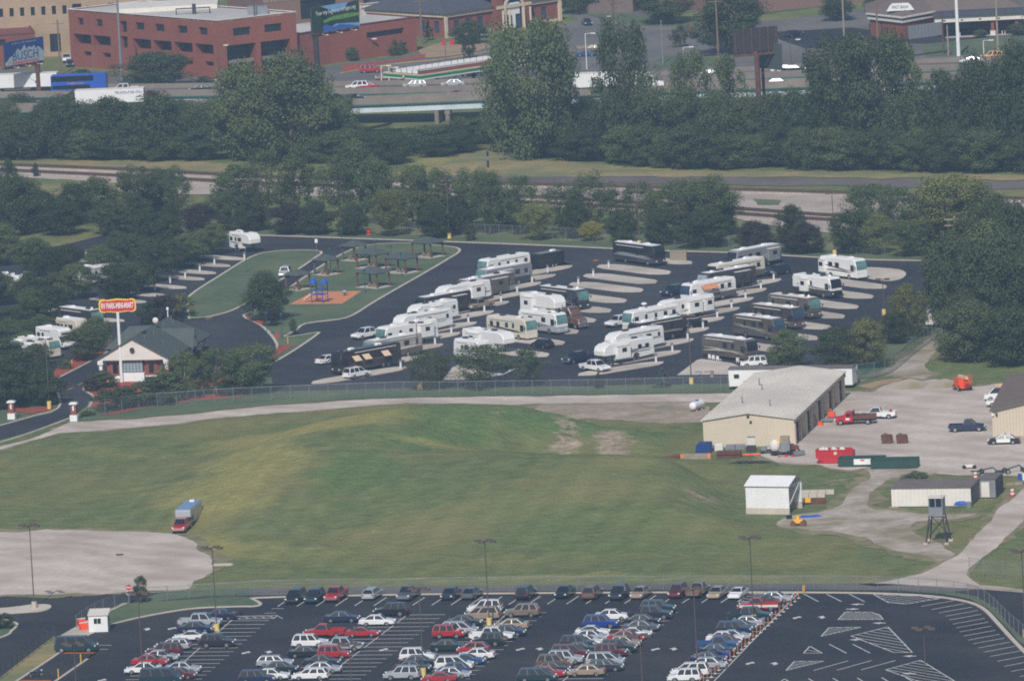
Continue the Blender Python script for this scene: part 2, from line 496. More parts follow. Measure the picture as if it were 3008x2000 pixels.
gme.polygons.foreach_set('use_smooth', [True] * len(faces))
# where the meadow is dry, lush or bare: painted by hand as growth, from the photograph
PATCH = [  # px, py, height, rx, ry (pixels), channel 0 dry yellow / 1 lush / 2 bare earth, weight
    (900, 1290, 1.5, 420, 60, 0, .9), (760, 1400, 1, 260, 70, 0, .9), (620, 1500, 0, 260, 60, 0, .75), (560, 1600, 0, 200, 60, 0, .6), (760, 1620, 0, 400, 40, 0, .45), (1300, 1330, 2, 200, 12, 0, .7), (1560, 1348, 3, 140, 8, 0, .6),
    (300, 1330, 0, 300, 40, 0, .25), (420, 1240, 0, 60, 20, 0, .3), (950, 1240, 2, 160, 16, 0, .55), (1700, 1700, 0, 1400, 9, 0, .5), (400, 1450, 0, 200, 20, 0, .4), (1400, 1650, 0, 500, 14, 0, .3),
    (1500, 1240, 0, 180, 45, 1, .9), (1800, 1290, 0, 240, 40, 1, .8), (1560, 1300, 0, 160, 30, 1, .8), (1200, 1450, 1, 260, 60, 1, .35), (1900, 1600, 0, 700, 60, 1, .35), (1500, 1520, 1, 350, 60, 1, .3), (1900, 1380, 3, 300, 25, 1, .4), (2300, 1350, 0, 120, 26, 1, .6),
    (1800, 1325, 0, 115, 30, 2, .72), (1665, 1305, 0, 50, 36, 2, .55), (1630, 1335, 0, 80, 18, 2, .6), (1450, 1285, 1, 60, 16, 2, .4), (2050, 1470, 1, 60, 20, 2, .55), (1900, 1430, 2, 120, 14, 2, .15), (1700, 1460, 2, 200, 30, 2, .1), (1250, 1440, 2, 200, 30, 2, .1), (1330, 1260, 3, 170, 50, 1, .7), (1250, 1320, 3, 150, 40, 1, .6), (1080, 1400, 2, 120, 60, 1, .6), (980, 1480, 1, 120, 60, 1, .5), (1000, 1250, 4, 200, 40, 0, .6), (2150, 1430, 2, 60, 30, 2, .3), (1100, 1560, 0, 200, 20, 2, .2), (300, 1390, 0, 200, 30, 2, .15),
    (1780, 1205, 0, 320, 22, 2, 1.0), (1600, 1200, 0, 100, 14, 2, .8), (2000, 1200, 0, 100, 20, 2, .7), (2250, 1450, 0, 40, 20, 2, .3), (2450, 1420, 0, 90, 30, 2, .35), (2570, 1450, 0, 60, 30, 1, .4), (2600, 1480, 0, 50, 20, 0, .3),
    (1450, 470, 0, 300, 28, 0, 1.0), (1800, 500, 0, 300, 14, 0, .8), (2300, 512, 0, 600, 10, 0, .5), (300, 478, 0, 400, 14, 0, .8), (150, 570, 0, 120, 30, 0, .6), (2300, 640, 0, 200, 30, 2, .3), (2830, 1085, 0, 260, 30, 1, .5), (980, 640, 0, 40, 30, 0, .6), (1200, 690, 0, 200, 12, 2, .5), (1700, 703, 0, 300, 10, 2, .4), (2600, 650, 0, 300, 20, 1, .4), (500, 620, 0, 200, 40, 1, .4)]
PW = []
for px, py, h, rx, ry, ch, wt in PATCH:
    c0 = G(px, py, h); ex = G(px + rx, py, h) - c0; ey = G(px, py - ry, h) - c0
    det = ex.x * ey.y - ex.y * ey.x
    PW.append((c0, ex, ey, det, ch, wt))
for (x, y, z) in verts:
    ch3 = [0.0, 0.0, 0.0]
    if 1020 < y < 2100 and abs(x) < 190:
        wx = 4 * noise2(x, y, 0.05, 2.0); wy = 5 * noise2(x, y, 0.05, 4.0)
        for c0, ex, ey, det, ch, wt in PW:
            dx = x + wx - c0.x; dy = y + wy - c0.y
            if abs(dx) > 120 or abs(dy) > 120: continue
            u = (dx * ey.y - dy * ey.x) / det; v = (ex.x * dy - ex.y * dx) / det
            q = 1 - (u * u + v * v)
            if q > 0: ch3[ch] = min(1.0, ch3[ch] + wt * sm(q))
    cols += [ch3[0], ch3[1], ch3[2], 1.0]
at = gme.color_attributes.new('growth', 'FLOAT_COLOR', 'POINT')
at.data.foreach_set('color', cols)
def meadow_material():
    m = bpy.data.materials.new('meadow'); m.use_nodes = True
    nt = m.node_tree; ns = nt.nodes; L = nt.links; b = ns['Principled BSDF']
    b.inputs['Roughness'].default_value = 0.95; b.inputs['Specular IOR Level'].default_value = 0.15
    tc = ns.new('ShaderNodeTexCoord'); a = ns.new('ShaderNodeVertexColor'); a.layer_name = 'growth'
    sp = ns.new('ShaderNodeSeparateColor'); L.new(a.outputs['Color'], sp.inputs[0])
    def nz(scale, det=8, rgh=0.6):
        n = ns.new('ShaderNodeTexNoise'); n.inputs['Scale'].default_value = scale; n.inputs['Detail'].default_value = det; n.inputs['Roughness'].default_value = rgh
        L.new(tc.outputs['Object'], n.inputs['Vector']); return n.outputs['Fac']
    def ramp(src, p0, p1, c0=(0, 0, 0, 1), c1=(1, 1, 1, 1)):
        r = ns.new('ShaderNodeValToRGB'); r.color_ramp.elements[0].position = p0; r.color_ramp.elements[1].position = p1
        r.color_ramp.elements[0].color = c0; r.color_ramp.elements[1].color = c1; L.new(src, r.inputs[0]); return r.outputs[0]
    def mix(f, A, B):
        x = ns.new('ShaderNodeMix'); x.data_type = 'RGBA'; L.new(f, x.inputs['Factor']) if not isinstance(f, float) else None
        if isinstance(f, float): x.inputs['Factor'].default_value = f
        for k, v in (('A', A), ('B', B)):
            if isinstance(v, tuple): x.inputs[k].default_value = v
            else: L.new(v, x.inputs[k])
        return x.outputs['Result']
    def mth(op, a_, b_):
        x = ns.new('ShaderNodeMath'); x.operation = op
        for i, v in enumerate((a_, b_)):
            if isinstance(v, (int, float)): x.inputs[i].default_value = v
            else: L.new(v, x.inputs[i])
        return x.outputs[0]
    base = ramp(nz(0.30, 10, 0.7), 0.3, 0.72, lin((88, 102, 62)) + (1,), lin((128, 136, 88)) + (1,))
    base = mix(ramp(nz(0.035, 8), 0.45, 0.65), base, lin((134, 130, 84)) + (1,))
    base = mix(mth('MULTIPLY', ramp(nz(0.09, 9, 0.65), 0.52, 0.66), 0.28), base, lin((112, 102, 76)) + (1,))
    fine = nz(0.8, 6, 0.7)
    def mask(ch, k):
        t = mth('ADD', sp.outputs[ch], mth('MULTIPLY', mth('SUBTRACT', nz((0.1, 0.13, 0.4)[ch], 10, 0.7), 0.5), (1.3, 1.3, 2.6)[ch]))
        return mth('MULTIPLY', ramp(t, 0.18 if ch < 2 else 0.35, 0.72), k)
    base = mix(mask(1, 0.85), base, ramp(fine, 0.3, 0.7, lin((76, 102, 58)) + (1,), lin((112, 134, 82)) + (1,)))
    base = mix(mask(0, 0.62), base, ramp(fine, 0.3, 0.7, lin((146, 140, 78)) + (1,), lin((184, 172, 106)) + (1,)))
    base = mix(mask(2, 0.9), base, ramp(nz(0.6, 9, 0.75), 0.3, 0.7, lin((140, 116, 98)) + (1,), lin((196, 180, 162)) + (1,)))
    wv = ns.new('ShaderNodeTexWave'); wv.inputs['Scale'].default_value = 0.11; wv.inputs['Distortion'].default_value = 7.0; wv.inputs['Detail'].default_value = 4.0; wv.inputs['Detail Scale'].default_value = 0.5; wv.bands_direction = 'DIAGONAL'
    mp = ns.new('ShaderNodeMapping'); mp.inputs['Scale'].default_value = (1.0, -0.35, 1.0); L.new(tc.outputs['Object'], mp.inputs['Vector']); L.new(mp.outputs['Vector'], wv.inputs['Vector'])
    wr_ = ns.new('ShaderNodeMapRange'); wr_.inputs['To Min'].default_value = 0.95; wr_.inputs['To Max'].default_value = 1.04
    wh = ns.new('ShaderNodeHueSaturation'); L.new(wv.outputs['Fac'], wr_.inputs['Value']); L.new(wr_.outputs['Result'], wh.inputs['Value']); L.new(base, wh.inputs['Color'])
    L.new(wh.outputs['Color'], b.inputs['Base Color'])
    bp = ns.new('ShaderNodeBump'); bp.inputs['Strength'].default_value = 0.9; bp.inputs['Distance'].default_value = 0.8
    L.new(nz(0.5, 9, 0.7), bp.inputs['Height']); L.new(bp.outputs['Normal'], b.inputs['Normal'])
    return m
gme.materials.append(meadow_material())
ground = link('ground', gme)
ground['kind'] = 'structure'

# ================================================================ front car park
lot = sheet('parking_lot', [(-700, 2500), (-700, 1745), (0, 1748), (300, 1744), (540, 1734), (735, 1728), (1300, 1720), (1800, 1716), (2400, 1714), (2640, 1712), (2800, 1716), (2900, 1722), (3060, 1740), (3800, 1900), (3800, 2500)], 'asphalt_dark', 0.02)
sheet('perimeter_road', [(540, 1735), (735, 1729), (1300, 1721), (1800, 1717), (2400, 1715), (2640, 1712), (2860, 1716), (2900, 1730), (2800, 1738), (2600, 1733), (2400, 1733), (1800, 1733), (1300, 1740), (735, 1749), (600, 1752)], 'asphalt_worn', 0.05, jitter=0.25)
sheet('gravel_lot', [(-700, 1562), (0, 1561), (150, 1558), (330, 1557), (500, 1562), (560, 1585), (612, 1640), (622, 1665), (600, 1695), (545, 1730), (300, 1744), (0, 1749), (-700, 1752)], 'gravel', 0.06, jitter=1.2, margin=1.6)
sheet('grass_verge', [(600, 1752), (735, 1750), (735, 1728), (560, 1735), (480, 1741), (440, 1752), (430, 1768)], 'lawn', 0.055, jitter=0.4)
isl = [(318, 1838), (383, 1820), (478, 1801), (574, 1787), (690, 1781), (748, 1780), (764, 1774), (736, 1757), (690, 1753), (574, 1760), (480, 1766), (424, 1768), (370, 1776), (338, 1790), (322, 1800)]
sheet('grass_island', isl, 'lawn', 0.10, smooth=4)
kerb([(318, 1838), (383, 1820), (478, 1801), (574, 1787), (690, 1782), (748, 1781), (765, 1774), (736, 1757)], w=0.5)
sheet('concrete_walk', [(175, 1868), (258, 1868), (322, 1836), (322, 1800), (380, 1770), (360, 1772), (300, 1800), (255, 1822)], 'concrete', 0.07)
sheet('concrete_island', [(-300, 1800), (0, 1788), (90, 1778), (135, 1777), (147, 1783), (130, 1793), (60, 1800), (-300, 1822)], 'concrete', 0.13)
kerb([(-300, 1800), (0, 1788), (90, 1778), (135, 1777), (147, 1783), (130, 1793), (60, 1800), (-300, 1822)])
sheet('grass_island', [(-300, 1812), (0, 1818), (40, 1828), (49, 1836), (35, 1852), (-10, 1876), (-300, 1960)], 'lawn', 0.11, smooth=3)
kerb([(0, 1818), (40, 1828), (50, 1836), (35, 1853), (-10, 1877), (-300, 1961)])
sheet('grass_strip', [(160, 1868), (178, 1905), (170, 1921), (50, 2001), (-150, 2140), (-300, 2140), (0, 1990)], 'dry_grass', 0.10)
kerb([(178, 1905), (170, 1921), (50, 2001), (-150, 2140)])
kerb([(736, 1757), (900, 1752), (1300, 1745), (1800, 1741), (2200, 1740), (2450, 1741), (2600, 1744), (2740, 1752), (2840, 1768), (2890, 1790), (2930, 1830), (2985, 1890), (3060, 1960), (3300, 2160)], w=0.6)
sheet('grass_verge', [(2640, 1737), (2760, 1744), (2850, 1760), (2900, 1786), (2940, 1828), (2995, 1885), (3070, 1950), (3400, 2160), (3500, 2140), (3200, 1960), (3008, 1875), (2960, 1832), (2930, 1790), (2905, 1775), (2870, 1752), (2780, 1736)], 'lawn', 0.08, jitter=0.2)
sheet('gravel_edge', [(2640, 1716), (2900, 1720), (3060, 1738), (3060, 1746), (2900, 1733), (2800, 1726)], 'gravel_worn', 0.055, jitter=0.3)
# painted lines, each its own strip of paint
def pline(a, b, w=0.14, name='stall_line', m='paint_white'):
    p0, p1 = G(*a), G(*b)
    o = MB().bar(p0 + Vector((0, 0, 0.045)), p1 + Vector((0, 0, 0.045)), w, 0.012).build(name, m, lot)
    return o
# front row slots
for i in range(31):
    x = 816 + i * 56.6
    if 640 < x < 2180 and not (2170 < x < 2250):
        y1 = 1781 - 0.0085 * (x - 816)
        pline((x, y1), (x + 36, y1 - 23.5), 0.16)
# rows: (x at top, x at bottom) of the middle line, stall line half-lengths
def row(xt, yt, xb, yb, n, lw, rw, left=True, right=True, dy=-2.2):
    pline((xt, yt), (xb, yb), 0.14)
    for i in range(n):
        t = i / (n - 1); x = xt + (xb - xt) * t; y = yt + (yb - yt) * t
        if left: pline((x - lw, y + dy * -0.5), (x - 1, y), 0.13)
        if right: pline((x + 1, y), (x + rw, y + dy * 0.5), 0.13)
row(692, 1812, 455, 2018, 19, 112, 112)
row(1196, 1806, 902, 2030, 20, 112, 112)
row(1492, 1800, 1228, 2030, 20, 112, 112)
row(1880, 1800, 1620, 2030, 20, 112, 112)
row(2345, 1742, 2060, 2040, 25, 118, 2, right=False)
for (x0, x1, y0) in ((690, 812, 1812), (812, 812, 1812)):
    pass
for k in range(6):
    pline((692 + k * 25, 1810), (705 + k * 25, 1817), 0.12); 
pline((690, 1810), (815, 1807)); pline((690, 1818), (805, 1816)); pline((805, 1816), (816, 1807))
pline((797, 1788), (834, 1787)); pline((776, 1801), (810, 1800)); pline((272, 1895), (328, 1895)); pline((278, 1907), (318, 1907))
# hatched islands and slots of the empty part
def hatch(poly, n, ang):
    """outline plus bars running along pixel direction ang, clipped to the polygon"""
    for i in range(len(poly)):
        pline(poly[i], poly[(i + 1) % len(poly)], 0.16)
    ys_ = [p[1] for p in poly]; y0, y1 = min(ys_), max(ys_)
    for k in range(1, n):
        c = (y0 - 30) + (y1 - y0 + 60) * k / n
        hits = []
        for i in range(len(poly)):
            (ax, ay), (bx, by) = poly[i], poly[(i + 1) % len(poly)]
            fa = ay - ang * (ax - poly[0][0]) - c; fb = by - ang * (bx - poly[0][0]) - c
            if fa * fb < 0:
                t = fa / (fa - fb); hits.append((ax + (bx - ax) * t, ay + (by - ay) * t))
        if len(hits) == 2 and abs(hits[0][0] - hits[1][0]) > 12: pline(hits[0], hits[1], 0.12)
hatch([(2462, 1820), (2484, 1797), (2560, 1798), (2584, 1806), (2594, 1819)], 22, 0.17)
hatch([(2412, 1869), (2436, 1843), (2530, 1842)], 18, 0.17)
hatch([(2500, 1868), (2608, 1841), (2680, 1916), (2625, 1916)], 16, 0.17)
hatch([(2361, 1918), (2379, 1898), (2415, 1918)], 8, 0.14)
hatch([(2309, 1969), (2334, 1942), (2420, 1942)], 18, 0.17)
hatch([(2602, 1967), (2704, 1939), (2820, 2010), (2700, 2002)], 16, 0.17)
hatch([(2566, 1746), (2610, 1770), (2664, 1774), (2760, 1758), (2690, 1750)], 16, 0.14)
hatch([(2280, 2010), (2305, 1994), (2330, 2010)], 8, 0.14)
hatch([(2168, 1767), (2197, 1744), (2333, 1743), (2308, 1764)], 10, 0.14)
for a, b in (((2362, 1745), (2404, 1767)), ((2428, 1745), (2472, 1767)), ((2495, 1745), (2539, 1767)), ((2436, 1892), (2486, 1918)), ((2505, 1892), (2556, 1918)),
             ((2390, 1969), (2491, 1941)), ((2459, 1968), (2560, 1940)), ((2530, 1967), (2630, 1940)), ((2375, 1993), (2420, 2020)), ((2447, 1992), (2490, 2018)), ((2518, 1991), (2560, 2016)), ((2590, 1990), (2630, 2014)), ((2660, 1989), (2700, 2012))):
    pline(a, b, 0.16)
ktop = [(2802, 1764), (2833, 1773), (2854, 1783), (2872, 1793), (2883, 1804), (2893, 1816), (2903, 1827), (2912, 1839), (2924, 1851), (2936, 1863), (2950, 1874), (2966, 1886), (2982, 1898), (3000, 1911), (3020, 1925), (3040, 1940), (3060, 1955), (3085, 1970), (3110, 1988)]
for i, (x, y) in enumerate(ktop):
    pline((x - 96 + i * 0.4, y + 17), (x, y), 0.14)
def arrow(px, py, dx, name='arrow_marking', curve=0):
    c0 = G(px, py); a = HEAD(px, py, dx, 0); L_ = abs(dx) / SCL(px, py)
    mb = MB(); z = 0.05
    pts = [(-L_ / 2, -.18), (L_ / 2 - 1.1, -.18), (L_ / 2 - 1.1, -.62), (L_ / 2, 0), (L_ / 2 - 1.1, .62), (L_ / 2 - 1.1, .18), (-L_ / 2, .18)]
    if curve:
        pts = [(.55 * x * curve, .55 * y) for x, y in ((-.5, -1.6), (.1, -1.7), (.45, -.2), (1.3, .1), (.35, 1.9), (-.2, .9), (-.35, .2), (-.9, 0))]
    mb.slab([(c0.x + x * math.cos(a) - y * math.sin(a), c0.y + x * math.sin(a) + y * math.cos(a), z) for x, y in pts], (0, 0, 0.012))
    return mb.build(name, 'paint_white', lot)
for x, y, d in ((2518, 1775, -40), (2505, 1789, 40), (2582, 1830, -40), (2514, 1879, -40), (2672, 1927, -40), (2670, 1978, -42)): arrow(x, y, d)
for x, y, c_ in ((434, 1848, -1), (504, 1846, 1), (721, 1917, 1), (791, 1915, -1), (1126, 1908, 1), (1527, 1907, 1), (1587, 1906, -1), (1924, 1907, 1), (1981, 1906, -1), (2340, 1814, 1), (2416, 1813, -1), (2202, 1948, 1), (2277, 1949, -1), (298, 1998, 1)):
    arrow(x, y, 20, curve=c_)
# orange and yellow painted edges beside the green van
pline((165, 1918), (282, 1917), 0.5, 'kerb_paint', 'paint_orange'); pline((282, 1917), (160, 2002), 0.45, 'kerb_paint', 'concrete'); pline((282, 1917), (258, 1934), 0.47, 'kerb_paint', 'paint_orange'); pline((60, 1999), (150, 1999), 0.4, 'kerb_paint', 'paint_orange')

# ================================================================ gravel roads and the work yard
sheet('gravel_road', [(-300, 1345), (0, 1312), (60, 1298), (120, 1278), (205, 1240), (400, 1232), (560, 1216), (800, 1191), (1100, 1172), (1400, 1165), (1700, 1162), (2000, 1157), (2150, 1155), (2200, 1180), (1990, 1182), (1700, 1184), (1500, 1188), (1380, 1186), (1200, 1184), (1000, 1201), (750, 1217), (500, 1246), (300, 1263), (180, 1272), (90, 1293), (0, 1322), (-300, 1360)], 'gravel', 0.045, jitter=0.8, margin=1.2)
sheet('gravel_yard', [(2380, 1180), (2460, 1150), (2560, 1150), (2640, 1120), (2700, 1122), (2760, 1118), (2860, 1135), (3060, 1120), (3400, 1130), (3400, 1400), (3060, 1400), (2990, 1395), (2900, 1400), (2760, 1392), (2640, 1375), (2500, 1380), (2400, 1366), (2300, 1358), (2230, 1340), (2300, 1300), (2330, 1240)], 'gravel', 0.05, jitter=1.6, margin=2.2)
sheet('dirt_track', [(2560, 1372), (2760, 1385), (2640, 1405), (2570, 1430), (2545, 1460), (2560, 1490), (2650, 1505), (2800, 1512), (2860, 1510), (2800, 1525), (2690, 1530), (2672, 1546), (2690, 1570), (2740, 1598), (2800, 1625), (2760, 1645), (2660, 1618), (2540, 1582), (2440, 1558), (2300, 1545), (2290, 1530), (2330, 1512), (2440, 1500), (2480, 1478), (2500, 1440), (2550, 1405)], 'gravel_worn', 0.055, smooth=3, jitter=1.2, margin=2.0)
sheet('gravel_road', [(3400, 1290), (3100, 1400), (3008, 1440), (2930, 1500), (2880, 1560), (2830, 1620), (2770, 1655), (2700, 1685), (2600, 1708), (2560, 1714), (2880, 1722), (2865, 1712), (2835, 1690), (2850, 1670), (2920, 1610), (3008, 1515), (3100, 1450), (3400, 1330)], 'gravel', 0.062, jitter=0.6, margin=1.3)
sheet('dirt_track', [(2520, 1125), (2560, 1095), (2620, 1075), (2690, 1025), (2740, 985), (2775, 950), (2800, 955), (2780, 990), (2745, 1030), (2715, 1075), (2740, 1100), (2700, 1115), (2620, 1105)], 'gravel_worn', 0.052, jitter=1.0, margin=1.2)
sheet('clay_strip', [(2525, 1133), (2600, 1117), (2660, 1108), (2640, 1120), (2560, 1140)], 'dirt', 0.058, jitter=0.6)
sheet('bare_earth', [(1580, 1188), (1700, 1186), (1900, 1184), (2030, 1184), (2070, 1200), (2060, 1240), (1980, 1245), (1900, 1240), (1780, 1232), (1690, 1236), (1610, 1225), (1560, 1205)], 'rubble', 0.04, jitter=2.0, margin=2.0)

# ================================================================ RV park
sheet('park_road', [(-700, 900), (-700, 760), (0, 745), (180, 722), (300, 692), (420, 688), (560, 689), (749, 692), (1000, 700), (1550, 720), (1907, 736), (2178, 744), (2310, 752), (2530, 763), (2750, 768), (2800, 790), (2775, 850), (2690, 930), (2600, 1010), (2520, 1070), (2440, 1120), (2300, 1126), (2144, 1127), (1900, 1131), (1500, 1138), (1200, 1142), (920, 1148), (800, 1150), (780, 1130), (500, 1130), (300, 1135), (272, 1160), (262, 1185), (212, 1226), (100, 1266), (0, 1292), (-400, 1420), (-400, 1370), (0, 1252), (100, 1224), (150, 1214), (176, 1196), (166, 1160), (158, 1120), (60, 1120), (-700, 1150)], 'asphalt_park', 0.035)
def island(pix, k=4, m='lawn', z=0.13, nm='grass_island', edge=True, lw=0.5):
    sheet(nm, pix, m, z, smooth=k)
    if edge: kerb(pix + [pix[0]], smooth=k, w=lw)
island([(556, 936), (550, 900), (560, 868), (640, 815), (740, 755), (810, 739), (880, 736), (934, 738), (944, 746), (928, 757), (880, 790), (790, 845), (700, 905), (620, 930)])
island([(716, 926), (745, 915), (790, 890), (850, 847), (930, 792), (1010, 745), (1080, 722), (1180, 715), (1280, 722), (1340, 729), (1349, 741), (1320, 760), (1270, 790), (1200, 830), (1130, 870), (1080, 900), (1040, 925), (1000, 938), (900, 951), (868, 972), (836, 990), (880, 986), (928, 978), (934, 982), (880, 1020), (840, 1045), (794, 1071), (792, 1062), (812, 1036), (815, 1018), (800, 990), (765, 955), (725, 937)], 3)
sheet('playground_mulch', [(850, 897), (920, 860), (1063, 857), (1005, 895)], 'mulch_orange', 0.17)
sheet('mulch_bed', [(797, 1056), (816, 1022), (820, 1016), (864, 1017)], 'mulch_red', 0.17)
sheet('mulch_bed', [(719, 927), (745, 938), (780, 945), (778, 960), (765, 955), (726, 937)], 'mulch_red', 0.17)
sheet('mulch_bed', [(146, 1104), (172, 1110), (339, 1020), (366, 1000), (300, 1008), (217, 1055), (170, 1080)], 'mulch_red', 0.12, jitter=0.4)
kerb([(172, 1111), (255, 1068), (339, 1021), (368, 1000)])
sheet('lawn_bed', [(244, 1142), (300, 1100), (420, 1125), (620, 1095), (800, 1110), (805, 1152), (640, 1178), (420, 1205), (280, 1214), (262, 1196), (272, 1165)], 'lawn', 0.10, jitter=0.4)
kerb([(262, 1196), (273, 1165), (246, 1142), (290, 1108)])
sheet('mulch_bed', [(262, 1196), (276, 1166), (250, 1144), (300, 1108), (420, 1128), (500, 1125), (700, 1105), (700, 1130), (520, 1140), (380, 1165), (330, 1185), (300, 1200)], 'mulch_red', 0.12, jitter=0.5)
sheet('grass_strip', [(265, 1195), (212, 1235), (400, 1230), (560, 1214), (800, 1190), (1100, 1171), (1400, 1164), (1700, 1161), (2000, 1156), (2150, 1154), (2430, 1140), (2440, 1122), (2144, 1127), (1900, 1131), (1500, 1138), (1200, 1142), (920, 1148), (800, 1150), (640, 1165), (420, 1190)], 'lawn', 0.075, jitter=0.3)
sheet('mulch_bed', [(280, 1222), (343, 1208), (430, 1182), (542, 1167), (678, 1155), (770, 1154), (712, 1166), (576, 1178), (441, 1197), (350, 1214)], 'mulch_red', 0.11, jitter=0.7)
sheet('mulch_bed', [(-200, 1200), (0, 1180), (30, 1186), (90, 1200), (150, 1196), (152, 1206), (100, 1216), (60, 1212), (0, 1200), (-200, 1230)], 'mulch_red', 0.10, jitter=0.3)
sheet('lawn_bed', [(-400, 1150), (40, 1130), (150, 1130), (168, 1165), (176, 1190), (150, 1210), (60, 1232), (0, 1250), (-400, 1370)], 'lawn', 0.06, jitter=0.3)
kerb([(160, 1130), (172, 1165), (177, 1188), (160, 1206), (100, 1222), (0, 1251), (-300, 1340)])
kerb([(-300, 1385), (0, 1300), (100, 1268), (208, 1228)])
kerb([(420, 688), (560, 690), (749, 692), (1000, 700), (1550, 720), (1907, 736), (2178, 744), (2310, 752), (2530, 763), (2750, 768), (2800, 776)], w=0.5)
sheet('lawn_strip', [(300, 690), (420, 686), (560, 688), (749, 690), (1000, 698), (1550, 718), (1907, 734), (2178, 742), (2310, 750), (2530, 761), (2760, 766), (2790, 755), (2530, 748), (2178, 730), (1907, 718), (1550, 702), (1000, 684), (749, 676), (420, 664), (300, 668)], 'lawn', 0.07, jitter=0.4)
sheet('lawn_strip', [(2520, 1075), (2600, 1012), (2690, 932), (2760, 860), (2790, 860), (2760, 950), (2690, 1000), (2600, 1060), (2530, 1100)], 'lawn', 0.06, jitter=0.5)
for x, y in ((615, 936), (640, 924), (662, 914), (686, 903), (705, 895), (300, 1100), (236, 1128), (208, 1142), (190, 1150)): 
    o = MB().bar(G(x - 7, y + 3) + Vector((0, 0, 0.05)), G(x + 7, y - 3) + Vector((0, 0, 0.05)), 0.16, 0.012).build('lane_dash', 'paint_yellow'); o['kind'] = 'structure'
for x, y in ((1750, 766), (1835, 1082)):
    o = MB().bar(G(x - 6, y + 1) + Vector((0, 0, 0.05)), G(x + 6, y - 1) + Vector((0, 0, 0.05)), 0.9, 0.012).build('painted_number', 'paint_orange'); o['kind'] = 'structure'
# concrete pads
def pad(tip, dx, dy, wd, flip=False, name='concrete_pad'):
    a = G(*tip); b = G(tip[0] - dx, tip[1] - dy)
    d = b - a; L_ = d.length; d.normalize(); n = Vector((-d.y, d.x, 0))
    prof = [(0, 0), (.06, .55), (.14, .9), (.25, 1), (.8, 1), (.92, .75), (1, 0)]
    pts = [a + d * (L_ * t) + n * (wd / 2 * w) for t, w in prof] + [a + d * (L_ * t) - n * (wd / 2 * w) for t, w in prof[-2:0:-1]]
    for p in pts: p.z = 0.04
    if (pts[1] - pts[0]).cross(pts[2] - pts[1]).z < 0: pts.reverse()
    o = MB().slab(pts, (0, 0, 0.1)).build(name, 'concrete'); o['kind'] = 'structure'
    return o
for t in ((1681, 781), (1632, 807), (1589, 830), (1547, 858), (1495, 886), (1450, 914), (1400, 947), (1352, 977), (1301, 1011), (1250, 1045)): pad(t, 225, -41, 4.3)
pad((1200, 1078), 285, -50, 4.3)
for t in ((1966, 806), (1926, 833), (1885, 858), (1836, 889), (1791, 918), (1746, 947), (1695, 980), (1654, 1013), (1608, 1048)): pad(t, 205, 26, 5.0)
pad((2032, 776), 200, 22, 4.2)
for t in ((2294, 820), (2251, 848), (2213, 875), (2172, 904), (2127, 932), (2082, 963), (2037, 996), (1999, 1031)): pad(t, 225, -41, 4.3)
pad((1950, 1064), 252, -40, 4.3)
for t in ((2601, 848), (2562, 877), (2518, 907), (2478, 935), (2437, 967), (2400, 999), (2345, 1036)): pad(t, 215, 30, 4.8)
sheet('concrete_pad', [(2520, 790), (2560, 787), (2640, 793), (2662, 806), (2645, 822), (2605, 828), (2560, 822), (2515, 812)], 'concrete', 0.12, smooth=3)
sheet('concrete_pad', [(1988, 1104), (2046, 1060), (2060, 1056), (2150, 1068), (2190, 1085), (2190, 1100), (2144, 1102)], 'concrete', 0.12)
sheet('concrete_pad', [(1300, 1118), (1330, 1080), (1345, 1074), (1420, 1092), (1480, 1100), (1500, 1085), (1530, 1080), (1480, 1102), (1400, 1116)], 'concrete', 0.12)
for t in ((720, 764), (677, 784), (635, 805), (601, 823), (548, 848), (486, 871), (430, 890), (366, 945), (175, 1048), (205, 1022)): pad(t, 170, 14, 3.0)
for t in ((330, 1000), (120, 930), (120, 832), (88, 860), (240, 905)): pad(t, 150, -12, 3.2)
for t in ((520, 750), (430, 765), (330, 772), (260, 790), (180, 805), (140, 820)): pad(t, 110, 6, 2.4)

# ================================================================ railway, cinder road, streets beyond
sheet('cinder_road', [(1120, 524), (1300, 520), (1700, 522), (2208, 522), (2700, 530), (3100, 534), (3100, 560), (2700, 552), (2208, 546), (1700, 540), (1300, 537), (1120, 535)], 'cinder', 0.08, jitter=1.0)
sheet('dry_bank', [(1130, 512), (1220, 500), (1300, 480), (1370, 455), (1430, 438), (1500, 438), (1600, 456), (1700, 478), (1800, 494), (2000, 503), (2400, 508), (3100, 518), (3100, 533), (2400, 522), (2000, 521), (1700, 522), (1300, 520), (1130, 523)], 'dry_grass', 0.1, jitter=1.2)
sheet('dry_bank', [(-300, 462), (0, 470), (300, 474), (600, 478), (800, 500), (900, 515), (760, 520), (400, 499), (0, 484), (-300, 474)], 'dry_grass', 0.07, jitter=1.0)
sheet('dry_bank', [(60, 545), (160, 545), (240, 552), (260, 600), (180, 640), (110, 620)], 'dry_grass', 0.07, jitter=1.5)
sheet('ballast_bed', [(-300, 476), (0, 490), (400, 506), (750, 524), (1150, 540), (1550, 549), (2208, 562), (3008, 588), (3300, 600), (3300, 690), (3008, 678), (2480, 656), (2150, 640), (1700, 612), (1500, 602), (1300, 590), (1000, 580), (700, 560), (400, 542), (150, 528), (-300, 505)], 'ballast', 0.06, jitter=1.4)
sheet('ballast_bank', [(330, 540), (520, 548), (700, 560), (660, 572), (480, 575), (420, 590), (370, 580)], 'ballast', 0.10, jitter=1.5)
sheet('ballast_bank', [(2150, 640), (2480, 655), (2520, 690), (2380, 680), (2250, 662)], 'ballast', 0.10, jitter=1.5)
sheet('grass_patch', [(2215, 585), (2300, 590), (2290, 605), (2230, 602)], 'lawn', 0.12, jitter=1.0)
